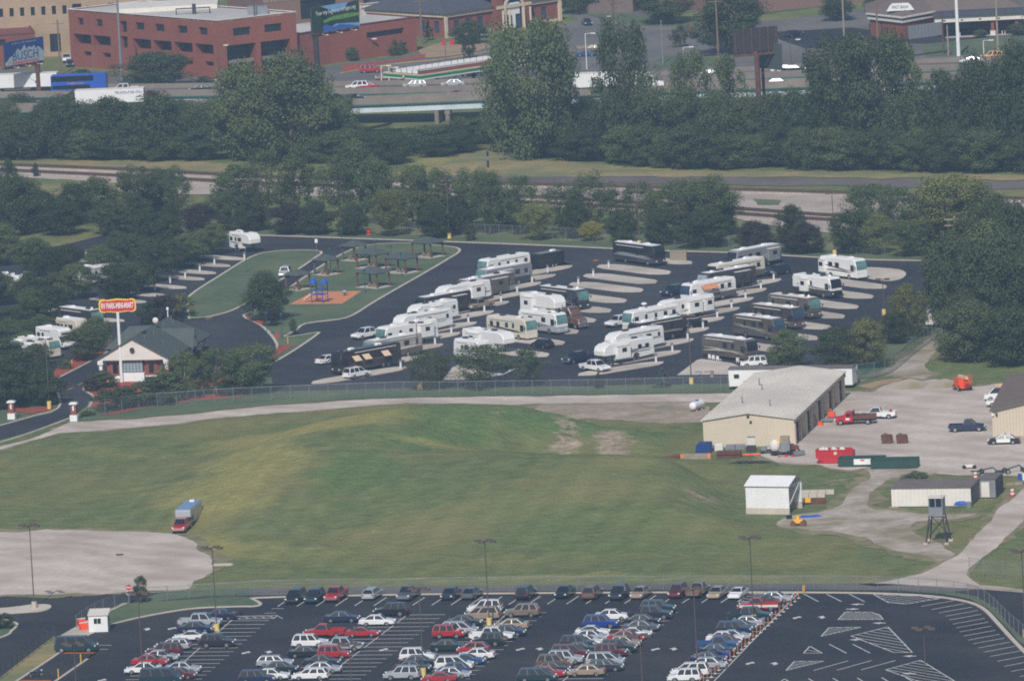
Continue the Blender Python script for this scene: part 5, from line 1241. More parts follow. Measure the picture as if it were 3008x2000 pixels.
# ================================================================ mini mart
def mini_mart():
    o = G(288, 1056, 3.9); o.z = 0.1
    a = R(-13)
    r = thing('mini_mart', 'brick shop with green gable roof and white gable front beside the tall sign', 'building', o, a)
    W, D, E, P = 11.8, 26.0, 3.7, 7.2
    # brick core, set back under the eaves on the right
    MB().box(1.1, W - 1.5, 1.2, D - 1.2, 0, E).build('wall', 'brick_red', r)
    MB().slab([(0, 0.0, E - .1), (W, 0.0, E - .1), (W, 0.0, E + .25), (W / 2, 0.0, P), (0, 0.0, E + .25)], (0, .3, 0)).build('gable_front', 'off_white', r)
    ov = .5
    roof = MB()
    L0, L1, Rg0, Rg1 = Vector((-ov, -.35, E + .05)), Vector((-ov, D + .4, E + .05)), Vector((W / 2, -.35, P + .12)), Vector((W / 2, D - 3.0, P + .12))
    Rr0, Rr1 = Vector((W + ov, -.35, E + .05)), Vector((W + ov, D + .4, E + .05))
    roof.add([L0, Rg0, Rg1, L1, Rr0, Rr1], [(1, 0, 3, 2), (4, 1, 2, 5), (5, 2, 3)])
    roof.add([p - Vector((0, 0, .18)) for p in (L0, Rg0, Rg1, L1, Rr0, Rr1)], [(0, 1, 2, 3), (1, 4, 5, 2), (2, 5, 3)])
    roof.slab([Rr0, Rr1, Rr1 - Vector((0, 0, .2)), Rr0 - Vector((0, 0, .2))], (.03, 0, 0)).slab([Rr0, Rg0, Rg0 - Vector((0, 0, .2)), Rr0 - Vector((0, 0, .2))], (0, -.03, 0)).slab([L0, Rg0, Rg0 - Vector((0, 0, .2)), L0 - Vector((0, 0, .2))], (0, -.03, 0))
    rf = roof.build('roof', 'roof_green', r)
    # left rear cross wing
    MB().box(-1.6, 1.1, 12, 20, 0, E).build('wing_wall', 'brick_red', r)
    MB().add([(-2.2, 11.4, E + .05), (-2.2, 20.6, E + .05), (5.4, 20.6, E + .05), (5.4, 11.4, E + .05), (1.2, 16, P - .3), (5.6, 16, P - .3)], [(0, 3, 5, 4), (3, 2, 5), (2, 1, 4, 5), (1, 0, 4)]).build('wing_roof', 'roof_green', r)
    # corner columns: white over brick
    for x, y in ((.35, .3), (W - .35, .3), (W - .35, 7.5), (W - .35, 12.4), (W - .35, 15.6), (W - .35, 20.5), (W - .35, 25)):
        c_ = MB().box(x - .38, x + .38, y - .38, y + .38, 0, 2.0).build('column', 'brick_red', r)
        MB().box(x - .26, x + .26, y - .26, y + .26, 2.0, E - .1).build('shaft', 'white_metal', c_)
        MB().box(x - .45, x + .45, y - .45, y + .45, 2.9, E - .12).build('capital', 'white_metal', c_)
    # front: two brick windows, glass-block grid, white base
    for x0 in (1.6, 7.7):
        w = MB().box(x0, x0 + 1.9, .95, 1.2, .9, 3.3).build('window_bay', 'brick_red', r)
        MB().box(x0 + .55, x0 + 1.4, .9, .95, 1.3, 2.9).build('pane', 'glass_dark', w)
        MB().box(x0 - .1, x0 + 2.0, .85, 1.21, 3.3, 3.45).build('lintel', 'white_metal', w)
        MB().box(x0 - .1, x0 + 2.0, .85, 1.22, .7, .9).build('sill', 'white_metal', w)
    gb = MB().box(3.9, 7.3, .7, 1.2, 1.5, 3.7).build('window_grid', 'dark_metal', r)
    pane = MB().box(0, .48, 0, .02, 0, .52).mesh('pane'); pane.materials.append(M['glass_pale'])
    for i in range(6):
        for j in range(4): link('pane', pane, gb, (3.97 + i * .56, .675, 1.56 + j * .54))
    MB().box(3.7, 7.5, .5, 1.2, 0, 1.45).build('white_base', 'white_metal', r)
    MB().box(1.2, 3.7, .55, 1.19, 0, .7).build('plinth', 'off_white', r)
    MB().tube((W / 2, -.31, 5.3), (W / 2, -.36, 5.3), .42, n=16).build('round_vent', 'dark_metal', r)
    # small gable over the side entrance
    d = MB().slab([(W + .8, 12.6, E - .1), (W + .8, 15.4, E - .1), (W + .8, 14, P - .7)], (.12, 0, 0)).build('entry_gable', 'off_white', r)
    MB().add([(W + 1.0, 12.4, E - .1), (W + 1.0, 14, P - .5), (W / 2 + 1.2, 14, P - .5), (W / 2 + 4, 12.4, E - .1), (W + 1.0, 15.6, E - .1), (W / 2 + 4, 15.6, E - .1)], [(0, 1, 2, 3), (1, 4, 5, 2)]).build('entry_roof', 'roof_green', d)
    MB().tube((W + .93, 14, 5.2), (W + .96, 14, 5.2), .3, n=12).build('round_vent', 'dark_metal', d)
    MB().box(W - 1.5, W - 1.45, 13, 15, .1, 2.4).build('door', 'glass_dark', r)
    for y in (4.0, 9.3, 18, 22.5): MB().box(W - 1.5, W - 1.46, y - .8, y + .8, 1.0, 2.6).build('side_window', 'glass_blue', r)
    for k, (x, y) in enumerate(((7.2, 3.0), (7.4, 8.2), (8.0, 12), (7.0, 16), (7.5, 20), (6.6, 22.5), (9.5, 6))):
        zz = P - abs(x - W / 2) * (P - E) / (W / 2 + ov)
        MB().tube((x, y, zz - .2), (x, y, zz + .75), .07).build('vent_pipe', 'hub', rf)
    MB().tube((W / 2, 23, P), (W / 2, 23, P + 1.3), .09).dome((W / 2, 23, P + 1.4), .22, .22, .35, full=True).build('finial', 'white_metal', rf)
    sd = MB().tube((6.5, 13, P - .1), (6.5, 13, P + .7), .05).build('dish_mast', 'hub', rf)
    MB().dome((6.5, 12.9, P + 1.0), .5, .2, .5, full=True).build('satellite_dish', 'off_white', rf)
mini_mart()
# ================================================================ tall sign
def sign():
    g = G(358, 1124); r = thing('pole_sign', 'tall white pole sign with a red board edged in yellow bulbs', 'sign', g, R(-3))
    s = SCL(358, 1124); zc = HT(358, 1124, 1124 - 898)
    MB().tube((0, 0, 0), (0, 0, zc - 1.0), .27, .23, n=14).build('pole', 'white_metal', r)
    w, h = 6.0, 2.3
    P = []
    for k in range(48):
        t = 2 * math.pi * k / 48
        x = math.copysign(abs(math.cos(t)) ** .35, math.cos(t)) * w / 2; z = math.copysign(abs(math.sin(t)) ** .5, math.sin(t)) * h / 2
        z *= 1 - .22 * (1 - abs(math.cos(2 * math.pi * x / w))) if abs(x) < w / 2 * .98 else 1
        e = 1.0 + (.09 if k % 2 else 0)
        P.append((x * (1 + .03 * (k % 2)), z * e))
    MB().slab([(x, 0, zc + z) for x, z in P], (0, .5, 0)).build('bulb_border', 'sign_yellow', r)
    MB().slab([(x * .93, -.04, zc + z * .84) for x, z in P], (0, .05, 0)).build('red_board', 'sign_red', r)
    text('RV PARK-MINI-MART', 1.3, 'white_metal', r, (0, -.06, zc), (1, 0, 0), (0, 0, 1), sx=.44, bold=.035)
    MB().tube((-.0, .25, zc - 1.2), (0, .25, zc + .9), .3, n=8).build('frame', 'dark_metal', r)
sign()
# brick gate pillars
for x, y, lab in ((36, 1231, 'brick gate pillar with white cap on the lawn side of the entry road'), (219, 1236, 'brick gate pillar with white cap at the gravel road corner')):
    g = G(x, y); r = thing('gate_pillar', lab, 'pillar', g, R(-12))
    MB().box(-.6, .6, -.6, .6, 0, 1.0).build('base', 'white_metal', r); MB().box(-.45, .45, -.45, .45, 1.0, 2.7).build('shaft', 'brick_red', r); MB().box(-.65, .65, -.65, .65, 2.7, 2.85).box(-.5, .5, -.5, .5, 2.85, 3.0).build('cap', 'white_metal', r); MB().box(-.13, .13, -.47, -.45, 1.7, 2.5).build('lantern', 'white_metal', r)
# guard booth
def booth():
    g = G(262, 1857); r = thing('guard_booth', 'small white guard booth with one sliding window and grey roof', 'booth', g, HEAD(288, 1856, 53, -2))
    MB().box(0, 2.6, 0, 2.4, 0, 2.3).build('wall', 'white_metal', r)
    w = MB().box(.68, 1.75, -.03, 0, 1.15, 1.95).build('window', 'off_white', r); 
    for k in (0, 1): MB().box(.74 + k * .5, 1.17 + k * .5, -.05, -.03, 1.2, 1.9).build('pane', 'glass_dark', w)
    MB().slab([(-.1, -.15, 2.3), (2.75, -.15, 2.3), (2.75, 2.55, 2.75), (-.1, 2.55, 2.75)], (0, 0, .1)).build('roof', 'metal_roof', r)
    MB().box(2.6, 2.64, .5, 1.4, .05, 2.05).build('door', 'grey_metal', r); MB().box(2.6, 2.64, 1.5, 2.2, 1.1, 1.9).build('side_window', 'glass_dark', r)
    for x, y in ((247, 1850), (240, 1838)):
        t = thing('road_barrier', 'striped orange and white barricade behind the guard booth', 'barrier', G(x, y), R(30), 'barricades by the booth')
        MB().slab([(-.6, -.35, 0), (.6, -.35, 0), (.6, 0, 1.0), (-.6, 0, 1.0)], (0, .05, 0)).slab([(-.6, .35, 0), (.6, .35, 0), (.6, 0, 1.0), (-.6, 0, 1.0)], (0, .05, 0)).build('board', 'orange_paint', t); MB().box(-.62, .62, -.05, .1, 1.0, 1.1).build('rail', 'white_metal', t)
booth()
def road_sign(px, py, label, kind):
    g = G(px, py); r = thing('road_sign', label, 'sign', g, R(-12)); MB().tube((0, 0, 0), (0, 0, 2.6), .035).build('post', 'grey_metal', r)
    if kind == 'no':
        MB().tube((0, -.06, 2.3), (0, -.1, 2.3), .38, n=16).build('red_disc', 'sign_red', r); MB().box(-.28, .28, -.12, -.1, 2.24, 2.36).build('white_bar', 'white_metal', r); MB().tube((-.1, -.06, 1.5), (-.1, -.1, 1.5), .3, n=16).build('white_disc', 'white_metal', r)
    elif kind == 'stop':
        MB().tube((0, -.06, 2.3), (0, -.1, 2.3), .38, n=8).build('octagon', 'sign_red', r)
    else:
        MB().box(-.25, .25, -.1, -.06, 1.9, 2.6).build('panel', 'white_metal', r)
road_sign(381, 1772, 'red and white no-entry sign beside the small street tree', 'no')
road_sign(931, 744, 'white panel sign at the tip of the grass median', 'w')
road_sign(818, 1025, 'red-backed sign at the mulch corner', 'stop')
for x, y, lab in ((846, 1012, 'yellow post on the mulch corner island'), (238, 1946, 'yellow post at the painted corner by the green van'), (172, 1990, 'yellow post by the motorcycle'), (212, 1078, 'yellow post on the mulch bed by the gate road')):
    t = thing('bollard', lab, 'bollard', G(x, y)); MB().tube((0, 0, 0), (0, 0, 1.15), .09).dome((0, 0, 1.15), .09, .09, .08).build('post', 'paint_yellow', t)
t = thing('flag_bollard', 'pair of leaning yellow posts at the kerb by the delineators', 'bollard', G(2358, 1743)); MB().tube((0, 0, 0), (.1, 0, 1.2), .07).build('post', 'paint_yellow', t); MB().tube((.15, 0, 0), (.3, 0, 1.2), .07).build('post', 'paint_yellow', t)
# orange delineator posts, one by one
dp = MB().tube((0, 0, .05), (0, 0, 1.15), .05, n=6).mesh('tube'); dp.materials.append(M['mulch_orange']); dbm = MB().box(-.2, .2, -.2, .2, 0, .06).mesh('foot'); dbm.materials.append(M['off_white'])
for k in range(27):
    t_ = k / 26; x = 2346 - t_ * 290; y = 1756 + t_ * 262
    t = thing('delineator_post', 'slim orange delineator post in the line beside the parked cars', 'post', G(x, y, .045), 0, 'orange delineator posts'); link('tube', dp, t); link('foot', dbm, t)
# red pickup with grey gooseneck trailer on the meadow edge
hd_ = HEAD(560, 1560, -60, 52)
hd_ = HEAD(545, 1550, -40, 36)
car(535, 1557, 'crew', 'red', hd_, 'red pickup hitched to a silver trailer at the meadow edge', near=False, z=0.08)
def gooseneck():
    hd2 = hd_; g = G(535, 1557, .05) - Vector((math.cos(hd_), math.sin(hd_), 0)) * 5.9; r = thing('gooseneck_trailer', 'silver gooseneck trailer behind the red pickup on the meadow', 'trailer', g, hd2)
    MB().bevel_profile([(-4.2, .6), (-4.2, 2.75), (4.6, 2.75), (4.75, 2.6), (4.75, 1.75), (2.4, 1.75), (2.3, .6)], 2.3, .08).build('body', 'rv_silver', r)
    MB().box(-4.1, 4.5, -1.1, 1.1, 2.75, 2.82).build('roof', 'roof_blue', r)
    MB().box(-3.2, -2.4, -.35, .35, 2.82, 3.05).build('roof_vent', 'white_metal', r)
    for x in (-2.0, -1.1):
        for s in (-1, 1): link('wheel', wheel(.38, .24), r, (x, s * 1.05, .38))
    MB().box(4.0, 4.2, -.1, .1, 1.0, 1.75).build('hitch', 'dark_metal', r)
mat('roof_blue', (120, 146, 178), 0.5, 0.06, 0.3)
gooseneck()
# ================================================================ trees
def leaf_crown(rng, w, h, shape, n_clump, n_leaf, leaf):
    """leaf-sized faces gathered in clumps through the crown volume; unit tree: crown half-width w, height h from z=0"""
    vs = []; fs = []
    cl = []
    for _ in range(n_clump):
        for _try in range(30):
            u = rng.uniform(-1, 1); v = rng.uniform(-1, 1); t = rng.random()
            if shape == 'round': rad = math.sin(math.pi * min(1, t * .92 + .07)) ** .6
            elif shape == 'cone': rad = (1 - t) ** .9 * .95 + .04
            elif shape == 'column': rad = math.sin(math.pi * min(1, t * .9 + .08)) ** .35
            elif shape == 'vase': rad = math.sin(math.pi * min(1, t * .75 + .05)) ** .8
            else: rad = (math.sin(math.pi * min(1, t * .9 + .08)) ** .5)
            q = math.hypot(u, v)
            if q < 1 and (q > .45 or t > .7 or rng.random() < .25): break
        lump = 1 + .22 * math.sin(3 * math.atan2(v, u) + 7 * t)
        cl.append((u * rad * w * lump, v * rad * w * lump, t * h, rng.uniform(.55, 1.25)))
    for cx, cy, cz, sz in cl:
        cr = (.16 * w + .09 * h) * sz if shape != 'cone' else .12 * h * sz * (1.15 - cz / h)
        for _ in range(n_leaf):
            while True:
                a, b, c_ = rng.uniform(-1, 1), rng.uniform(-1, 1), rng.uniform(-1, 1)
                d2 = a * a + b * b + c_ * c_
                if .12 < d2 < 1: break
            p = Vector((cx + a * cr, cy + b * cr, cz + c_ * cr * .75))
            n = (Vector((a, b, c_ * .8 + .35)) + Vector((rng.uniform(-1, 1), rng.uniform(-1, 1), rng.uniform(-1, 1))) * .55).normalized()
            u_ = n.cross(Vector((rng.uniform(-1, 1), rng.uniform(-1, 1), .3))).normalized(); w_2 = n.cross(u_)
            s = leaf * rng.uniform(.6, 1.3)
            o = len(vs)
            vs += [tuple(p + u_ * s), tuple(p + w_2 * s * .7), tuple(p - u_ * s), tuple(p - w_2 * s * .7)]
            fs.append((o, o + 1, o + 2, o + 3))
    return vs, fs, cl
CROWN = {}
def crown_set(shape, cnt, n_clump, n_leaf, leaf=.055):
    L_ = []
    for k in range(cnt):
        rng = random.Random(100 + k * 17 + len(shape) * 5)
        vs, fs, cl = leaf_crown(rng, .5, 1.0, shape, n_clump, n_leaf, leaf)
        rad = sorted(max(abs(p[0]), abs(p[1])) for p in vs)[int(len(vs) * .985)]; zs = sorted(p[2] for p in vs); z0, z1 = zs[int(len(vs) * .01)], zs[int(len(vs) * .995)]
        kx, kz = .5 / rad, 1 / (z1 - z0)
        vs = [(p[0] * kx, p[1] * kx, (p[2] - z0) * kz) for p in vs]
        me = bpy.data.meshes.new('crown'); me.from_pydata(vs, [], fs); me.materials.append(M['leaf_mid'])
        mb = MB()
        # trunk below the crown plus limbs into it (unit crown space: trunk spans -trunk .. 0)
        bend = rng.uniform(-.05, .05)
        top = .55 if shape != 'cone' else .9
        mb.tube((0, 0, 0), (bend, bend * .6, .3), .03, .024, n=7)
        mb.tube((bend, bend * .6, .3), (bend * 1.5, 0, .3 + top * .7), .024, .008, n=6)
        for q in range(6 if shape != 'cone' else 0):
            cx, cy, cz, sz = cl[rng.randrange(len(cl))]
            zz = .28 + .06 * q
            mb.tube((bend, bend * .6, zz), (cx * .8, cy * .8, max(zz + .1, .25 + cz * .7)), .014, .004, n=5)
        tm = mb.mesh('trunk', True); tm.materials.append(M['bark'])
        L_.append((me, tm))
    CROWN[shape] = L_
crown_set('round', 6, 105, 185, .0165)
crown_set('airy', 5, 62, 130, .0165)
crown_set('vase', 5, 95, 175, .0155)
crown_set('cone', 2, 90, 70, .022)
crown_set('column', 4, 70, 150, .019)
crown_set('bush', 4, 50, 100, .032)
trng = random.Random(5)
def tree(px, py, h, w, leaf='leaf_mid', shape='round', label=None, group=None, name='tree', g=None, bark='bark', bare=.22):
    """h, w in metres; bare = share of the height that is bare trunk"""
    if g is None: g = G(px, py)
    root = thing(name, label, 'bush' if shape == 'bush' else 'tree', g, trng.uniform(0, 6.28), group)
    me, tm = trng.choice(CROWN[shape])
    c_ = link('crown' if shape != 'bush' else 'foliage', me, root, (0, 0, h * bare), 0, leaf)
    c_.scale = (w * 1.12, w * 1.12, h * (1 - bare))
    if shape != 'bush':
        t = link('trunk', tm, root, (0, 0, -.05), 0, bark); t.scale = (max(w * .9, h * .35), max(w * .9, h * .35), h * .95)
    else:
        t = link('stem', tm, root, (0, 0, -.05), 0, bark); t.scale = (w * .5, w * .5, h * .7)
    return root
def T(px, py, top, wpx, leaf='leaf_mid', shape='round', label=None, group=None, name='tree', bark='bark', bare=.22):
    s = SCL(px, py)
    return tree(px, py, (py - top) / s / math.cos(DEP), wpx / s, leaf, shape, label, group, name, None, bark, bare)
# single trees one can point at
T(415, 1774, 1692, 40, 'leaf_dark', 'column', 'small clipped street tree on the grass island by the no-entry sign', bare=.3)
T(1262, 1146, 1030, 128, 'leaf_mid', 'airy', 'loose leafy tree at the fence nearest the black coach')
T(1412, 1143, 1012, 176, 'leaf_mid', 'airy', 'widest loose tree at the fence hiding a travel trailer')
T(1546, 1134, 1026, 118, 'leaf_mid', 'airy', 'loose fence tree at the end of the second lane')
T(1760, 1140, 1088, 28, 'leaf_dark', 'cone', 'thin dark conical evergreen at the park fence', name='evergreen_tree', bare=.03)
T(1948, 1137, 1078, 54, 'leaf_blue', 'cone', 'blue-grey spruce at the park fence', name='spruce_tree', bare=.03)
T(2316, 1084, 970, 118, 'leaf_mid', 'round', 'broad leafy tree behind the office trailer roof', bare=.1)
T(2462, 1085, 960, 130, 'leaf_dark', 'round', 'dark tree beside the olive tree at the lane end', bare=.1)
T(2545, 1082, 938, 128, 'leaf_olive', 'round', 'olive-green rounded tree by the green fence', bare=.15)
T(2668, 990, 838, 114, 'leaf_olive', 'round', 'tall olive tree standing over the dirt track', bare=.08)
T(2620, 1010, 922, 92, 'leaf_dark', 'round', 'small dark tree between two olive trees', bare=.1)
T(785, 945, 800, 128, 'leaf_dark', 'round', 'round dark tree at the foot of the playground island', bare=.12)
T(798, 958, 905, 48, 'leaf_purple', 'bush', 'purple-brown shrub under the round dark tree', name='shrub', bare=0)
T(862, 985, 935, 22, 'leaf_dark', 'column', 'tiny young tree on the corner island lawn', bare=.2)
T(480, 948, 868, 100, 'leaf_purple', 'bush', 'dark reddish hedge behind the mini mart', name='hedge', bare=0)
T(540, 930, 862, 70, 'leaf_olive', 'bush', 'olive hedge behind the mini mart roof', name='hedge', bare=0)
T(440, 950, 890, 60, 'leaf_dark', 'bush', 'dark hedge beside the mini mart roof', name='hedge', bare=0)
for x, y, tp, w, lf, sh, bk, lab in ((545, 1172, 1030, 130, 'leaf_mid', 'airy', 'bark_pale', 'pale-stemmed airy tree in front of the shop corner column'), (640, 1163, 1022, 125, 'leaf_mid', 'airy', 'bark_pale', 'pale-stemmed airy tree beside the shop side porch'), (735, 1160, 1012, 150, 'leaf_mid', 'vase', 'bark_pale', 'broad pale-stemmed tree at the end of the shop bed'), (600, 1160, 1055, 90, 'leaf_dark', 'airy', 'bark_pale', 'shorter dark tree between the pale-stemmed ones'), (690, 1155, 1040, 100, 'leaf_olive', 'airy', 'bark_pale', 'olive airy tree among the pale-stemmed ones')):
    T(x, y, tp, w, lf, sh, lab, 'trees in front of the mini mart', bark=bk)
for x, y, tp, w, lf, lab in ((300, 1140, 1090, 90, 'leaf_mid', 'green shrub at the foot of the sign pole'), (268, 1150, 1112, 50, 'leaf_purple', 'reddish shrub beside the entry road mulch'), (370, 1196, 1136, 100, 'leaf_dark', 'dark shrub below the white shop base'), (450, 1190, 1108, 110, 'leaf_dark', 'broad dark shrub in front of the shop windows'), (330, 1205, 1140, 110, 'leaf_dark', 'dark low shrub by the corner of the fence'), (490, 1180, 1092, 110, 'leaf_mid', 'green shrub under the pale-stemmed trees'), (258, 1222, 1206, 40, 'leaf_mid', 'clipped low hedge beside the gate pillar'), (192, 1085, 1058, 42, 'leaf_mid', 'clipped round bush on the mulch beside the gate road'), (10, 1846, 1800, 60, 'leaf_dark', 'clipped dark bush on the kerbed corner island'), (700, 1158, 1100, 100, 'leaf_dark', 'dark shrub behind the red mulch band')):
    T(x, y, tp, w, lf, 'bush', lab, None, 'shrub', bare=0)
for x, y, tp, w, lab in ((60, 1180, 1030, 190, 'big dark tree over the gate lawn'), (130, 1190, 1085, 120, 'dark tree beside the entry road'), (5, 1200, 1050, 150, 'dark tree at the gate'), (-60, 1190, 1040, 170, 'dark tree past the gate')):
    T(x, y, tp, w, 'leaf_dark', 'round', lab, None, bare=.08)
# trees of the shaded lot
LOT = [(40, 985, 905, 110), (95, 960, 850, 100), (150, 955, 842, 105), (30, 1010, 940, 100), (75, 1035, 975, 95), (20, 895, 810, 90), (90, 915, 800, 95), (250, 1060, 960, 110), (285, 1035, 930, 100), (225, 880, 775, 110), (330, 885, 780, 110), (300, 830, 720, 105), (380, 870, 770, 110), (420, 860, 765, 100), (450, 830, 700, 110), (400, 800, 690, 110), (350, 790, 680, 100), (200, 820, 720, 110), (150, 830, 730, 110), (100, 815, 700, 110), (10, 780, 660, 110), (500, 800, 705, 100), (540, 786, 692, 100), (580, 770, 680, 95), (628, 750, 660, 90), (500, 740, 630, 95), (440, 715, 610, 100), (-30, 900, 780, 120), (165, 880, 800, 90), (120, 1002, 925, 90), (22, 1072, 992, 105), (72, 1016, 940, 90), (110, 1075, 1010, 90)]
for i, (x, y, tp, w) in enumerate(LOT):
    T(x, y, tp, w, trng.choice(['leaf_dark', 'leaf_mid', 'leaf_mid', 'leaf_dark']), 'round', 'dark green tree of the shaded RV lot, ' + ('near the cab-over camper' if y > 930 else 'along the bare pads' if x > 350 else 'by the fifth-wheel showing only its nose' if x < 120 else 'over the half-hidden travel trailer'), 'trees of the shaded RV lot', bare=.2)
# line of trees behind the park lawn, left to right
LINE = [(60, 690, 520, 150, 'd'), (0, 660, 530, 140, 'd'), (120, 660, 560, 110, 'd'), (30, 600, 470, 60, 'd'), (105, 520, 480, 20, 'd'), (215, 660, 540, 130, 'd'), (290, 650, 535, 130, 'm'), (180, 690, 590, 130, 'd'), (330, 690, 590, 120, 'd'), (410, 640, 505, 120, 'm'), (470, 620, 500, 110, 'd'), (520, 640, 500, 100, 'm'), (390, 660, 570, 100, 'd'), (590, 690, 600, 110, 'p'), (660, 680, 570, 90, 'm'), (500, 660, 600, 60, 'd'), (700, 660, 500, 140, 'm'), (740, 680, 560, 110, 'd'), (790, 640, 450, 115, 'm'), (870, 650, 440, 125, 'm'), (850, 688, 600, 110, 'p'), (930, 690, 590, 100, 'd'), (1000, 640, 470, 120, 'm'), (1070, 630, 425, 150, 'm'), (1040, 692, 600, 90, 'd'), (1110, 660, 480, 110, 'm'), (1150, 696, 575, 100, 'o'), (1215, 670, 500, 110, 'm'), (1270, 690, 510, 130, 'm'), (1280, 700, 600, 100, 'd'), (1390, 680, 510, 130, 'm'), (1440, 690, 520, 90, 'm'), (1350, 690, 580, 90, 'd'), (1530, 690, 530, 120, 'm'), (1500, 670, 560, 90, 'd'), (1580, 708, 610, 100, 'o'), (1650, 690, 550, 110, 'm'), (1690, 700, 590, 90, 'd'), (1740, 690, 520, 140, 'm'), (1740, 708, 650, 68, 'y'), (1800, 690, 570, 100, 'm'), (1830, 715, 615, 90, 'd'), (1880, 690, 550, 120, 'm'), (1935, 700, 570, 90, 'm'), (1945, 720, 610, 110, 'd'), (2010, 700, 545, 130, 'm'), (2080, 700, 535, 150, 'm'), (2070, 725, 620, 150, 'd'), (2130, 690, 560, 90, 'd'), (2215, 730, 650, 100, 'p'), (2250, 735, 680, 80, 'p'), (2330, 742, 605, 100, 'd'), (2370, 745, 660, 110, 'p'), (2500, 745, 620, 120, 'd'), (2580, 748, 640, 110, 'o'), (2560, 700, 560, 150, 'm'), (2640, 720, 560, 160, 'm'), (2680, 755, 660, 120, 'm'), (2730, 720, 550, 140, 'd'), (2800, 740, 535, 210, 'o'), (2860, 720, 560, 160, 'm'), (2920, 700, 570, 120, 'd')]
NMS = {'d': ('leaf_dark', 'dark green tree in the belt between the park lawn and the railway'), 'm': ('leaf_mid', 'mid green loose tree in the belt between the park lawn and the railway'), 'o': ('leaf_olive', 'olive green tree in the belt between the park lawn and the railway'), 'p': ('leaf_purple', 'purplish brown small tree in the belt along the park fence'), 'y': ('leaf_yellow', 'single yellow-leaved small tree in front of the park fence')}
for x, y, tp, w, k in LINE:
    lf, lab = NMS[k]
    lab = lab.replace('between the park lawn and the railway', 'before the railway').replace('in the belt along the park fence', 'along the park fence')
    if k != 'y': lab += ', ' + ('behind the shaded lot' if x < 420 else 'near the small fifth-wheel' if x < 800 else 'behind the pavilions' if x < 1360 else 'behind the cargo trailer' if x < 1720 else 'behind the black swooshed motorhome' if x < 2150 else 'behind the grey edge motorhome' if x < 2450 else 'beyond the end-pad motorhome')
    if k in 'mo': tp -= 14
    T(x, y, tp, w, lf, trng.choice(['vase', 'column', 'airy', 'vase']) if k in 'mo' else 'round', lab, 'trees between park and railway' if k != 'y' else None, bare=.1 if k in 'dp' else .2)
for x, y, tp, w in ((1004, 693, 650, 36), (1383, 708, 656, 30)):
    T(x, y, tp, w, 'leaf_dark', 'column', 'clipped dark column shrub on the park lawn', 'clipped column shrubs', 'shrub', bare=.0)
# big trees over the dirt track
for x, y, tp, w, lf in ((2800, 960, 700, 190, 'd'), (2850, 900, 640, 180, 'd'), (2880, 1020, 720, 220, 'd'), (2960, 1030, 690, 230, 'd'), (2910, 940, 650, 200, 'm'), (2985, 900, 600, 200, 'd'), (3040, 1040, 720, 220, 'd'), (2790, 870, 690, 120, 'd'), (2850, 1060, 880, 180, 'm'), (2980, 1070, 900, 200, 'd'), (3070, 950, 640, 220, 'd'), (2930, 800, 590, 180, 'd'), (3010, 780, 620, 160, 'm'), (2840, 1040, 850, 140, 'd'), (2890, 870, 660, 160, 'd')):
    T(x, y, tp, w, NMS[lf][0], 'round', 'tall dense tree in the grove at the end of the dirt track', 'grove at the end of the dirt track', bare=.06)
# the wood between railway and viaduct
WOOD = []
wr = random.Random(21)
def wood_lo(x):
    pts = [(-250, 455), (0, 470), (500, 478), (700, 470), (1000, 480), (1150, 492), (1300, 468), (1430, 436), (1520, 440), (1700, 480), (2000, 500), (2500, 505), (3300, 520)]
    for (a, b), (c_, d) in zip(pts, pts[1:]):
        if a <= x <= c_: return b + (d - b) * (x - a) / (c_ - a)
    return 500
GAPS = [(640, 1, 60, 0), ]
k = 0
for rowi in range(5):
    x = -220 + wr.random() * 60
    while x < 3260:
        y = wood_lo(x) - 4 - rowi * 19 - wr.random() * 12
        if not (640 < x < 690 and rowi < 3) and not (1160 < x < 1240 and rowi < 2) and not (1000 < x < 1500 and rowi >= 2) and not (600 < x < 700 and rowi >= 1):
            hh = wr.uniform(6.5, 10.5) + (2.0 if x > 1900 else 0) + (1.5 if rowi < 2 and x > 1300 else 0)
            if x < 620: hh = wr.uniform(7, 10)
            if rowi == 0: hh *= .62
            if 1000 < x < 1500: hh = wr.uniform(4, 6.2)
            if 1880 < x < 2380 and rowi > 1: hh = wr.uniform(5.5, 8)
            if y > 408: WOOD.append((x, y, hh, wr.uniform(5.5, 9.5)))
        x += wr.uniform(52, 86)
for x, y, h, w in WOOD:
    lf = wr.choice(['leaf_dark', 'leaf_mid']); lo_ = wood_lo(x) - y
    zone = 'at the railway edge of the wood' if lo_ < 18 else 'on the viaduct side of the wood' if lo_ > 56 else 'deep in the wood'
    near_ = 'below the brick office block' if x < 1000 else 'below the bank with the portico' if x < 1900 else 'below the drive-through bank'
    tree(x, y, h, w * 1.2, lf, wr.choice(['round', 'round', 'vase']), '%s tree %s, %s' % ('dark' if lf == 'leaf_dark' else 'lighter green', zone, near_), 'wood between railway and viaduct', bare=.05)
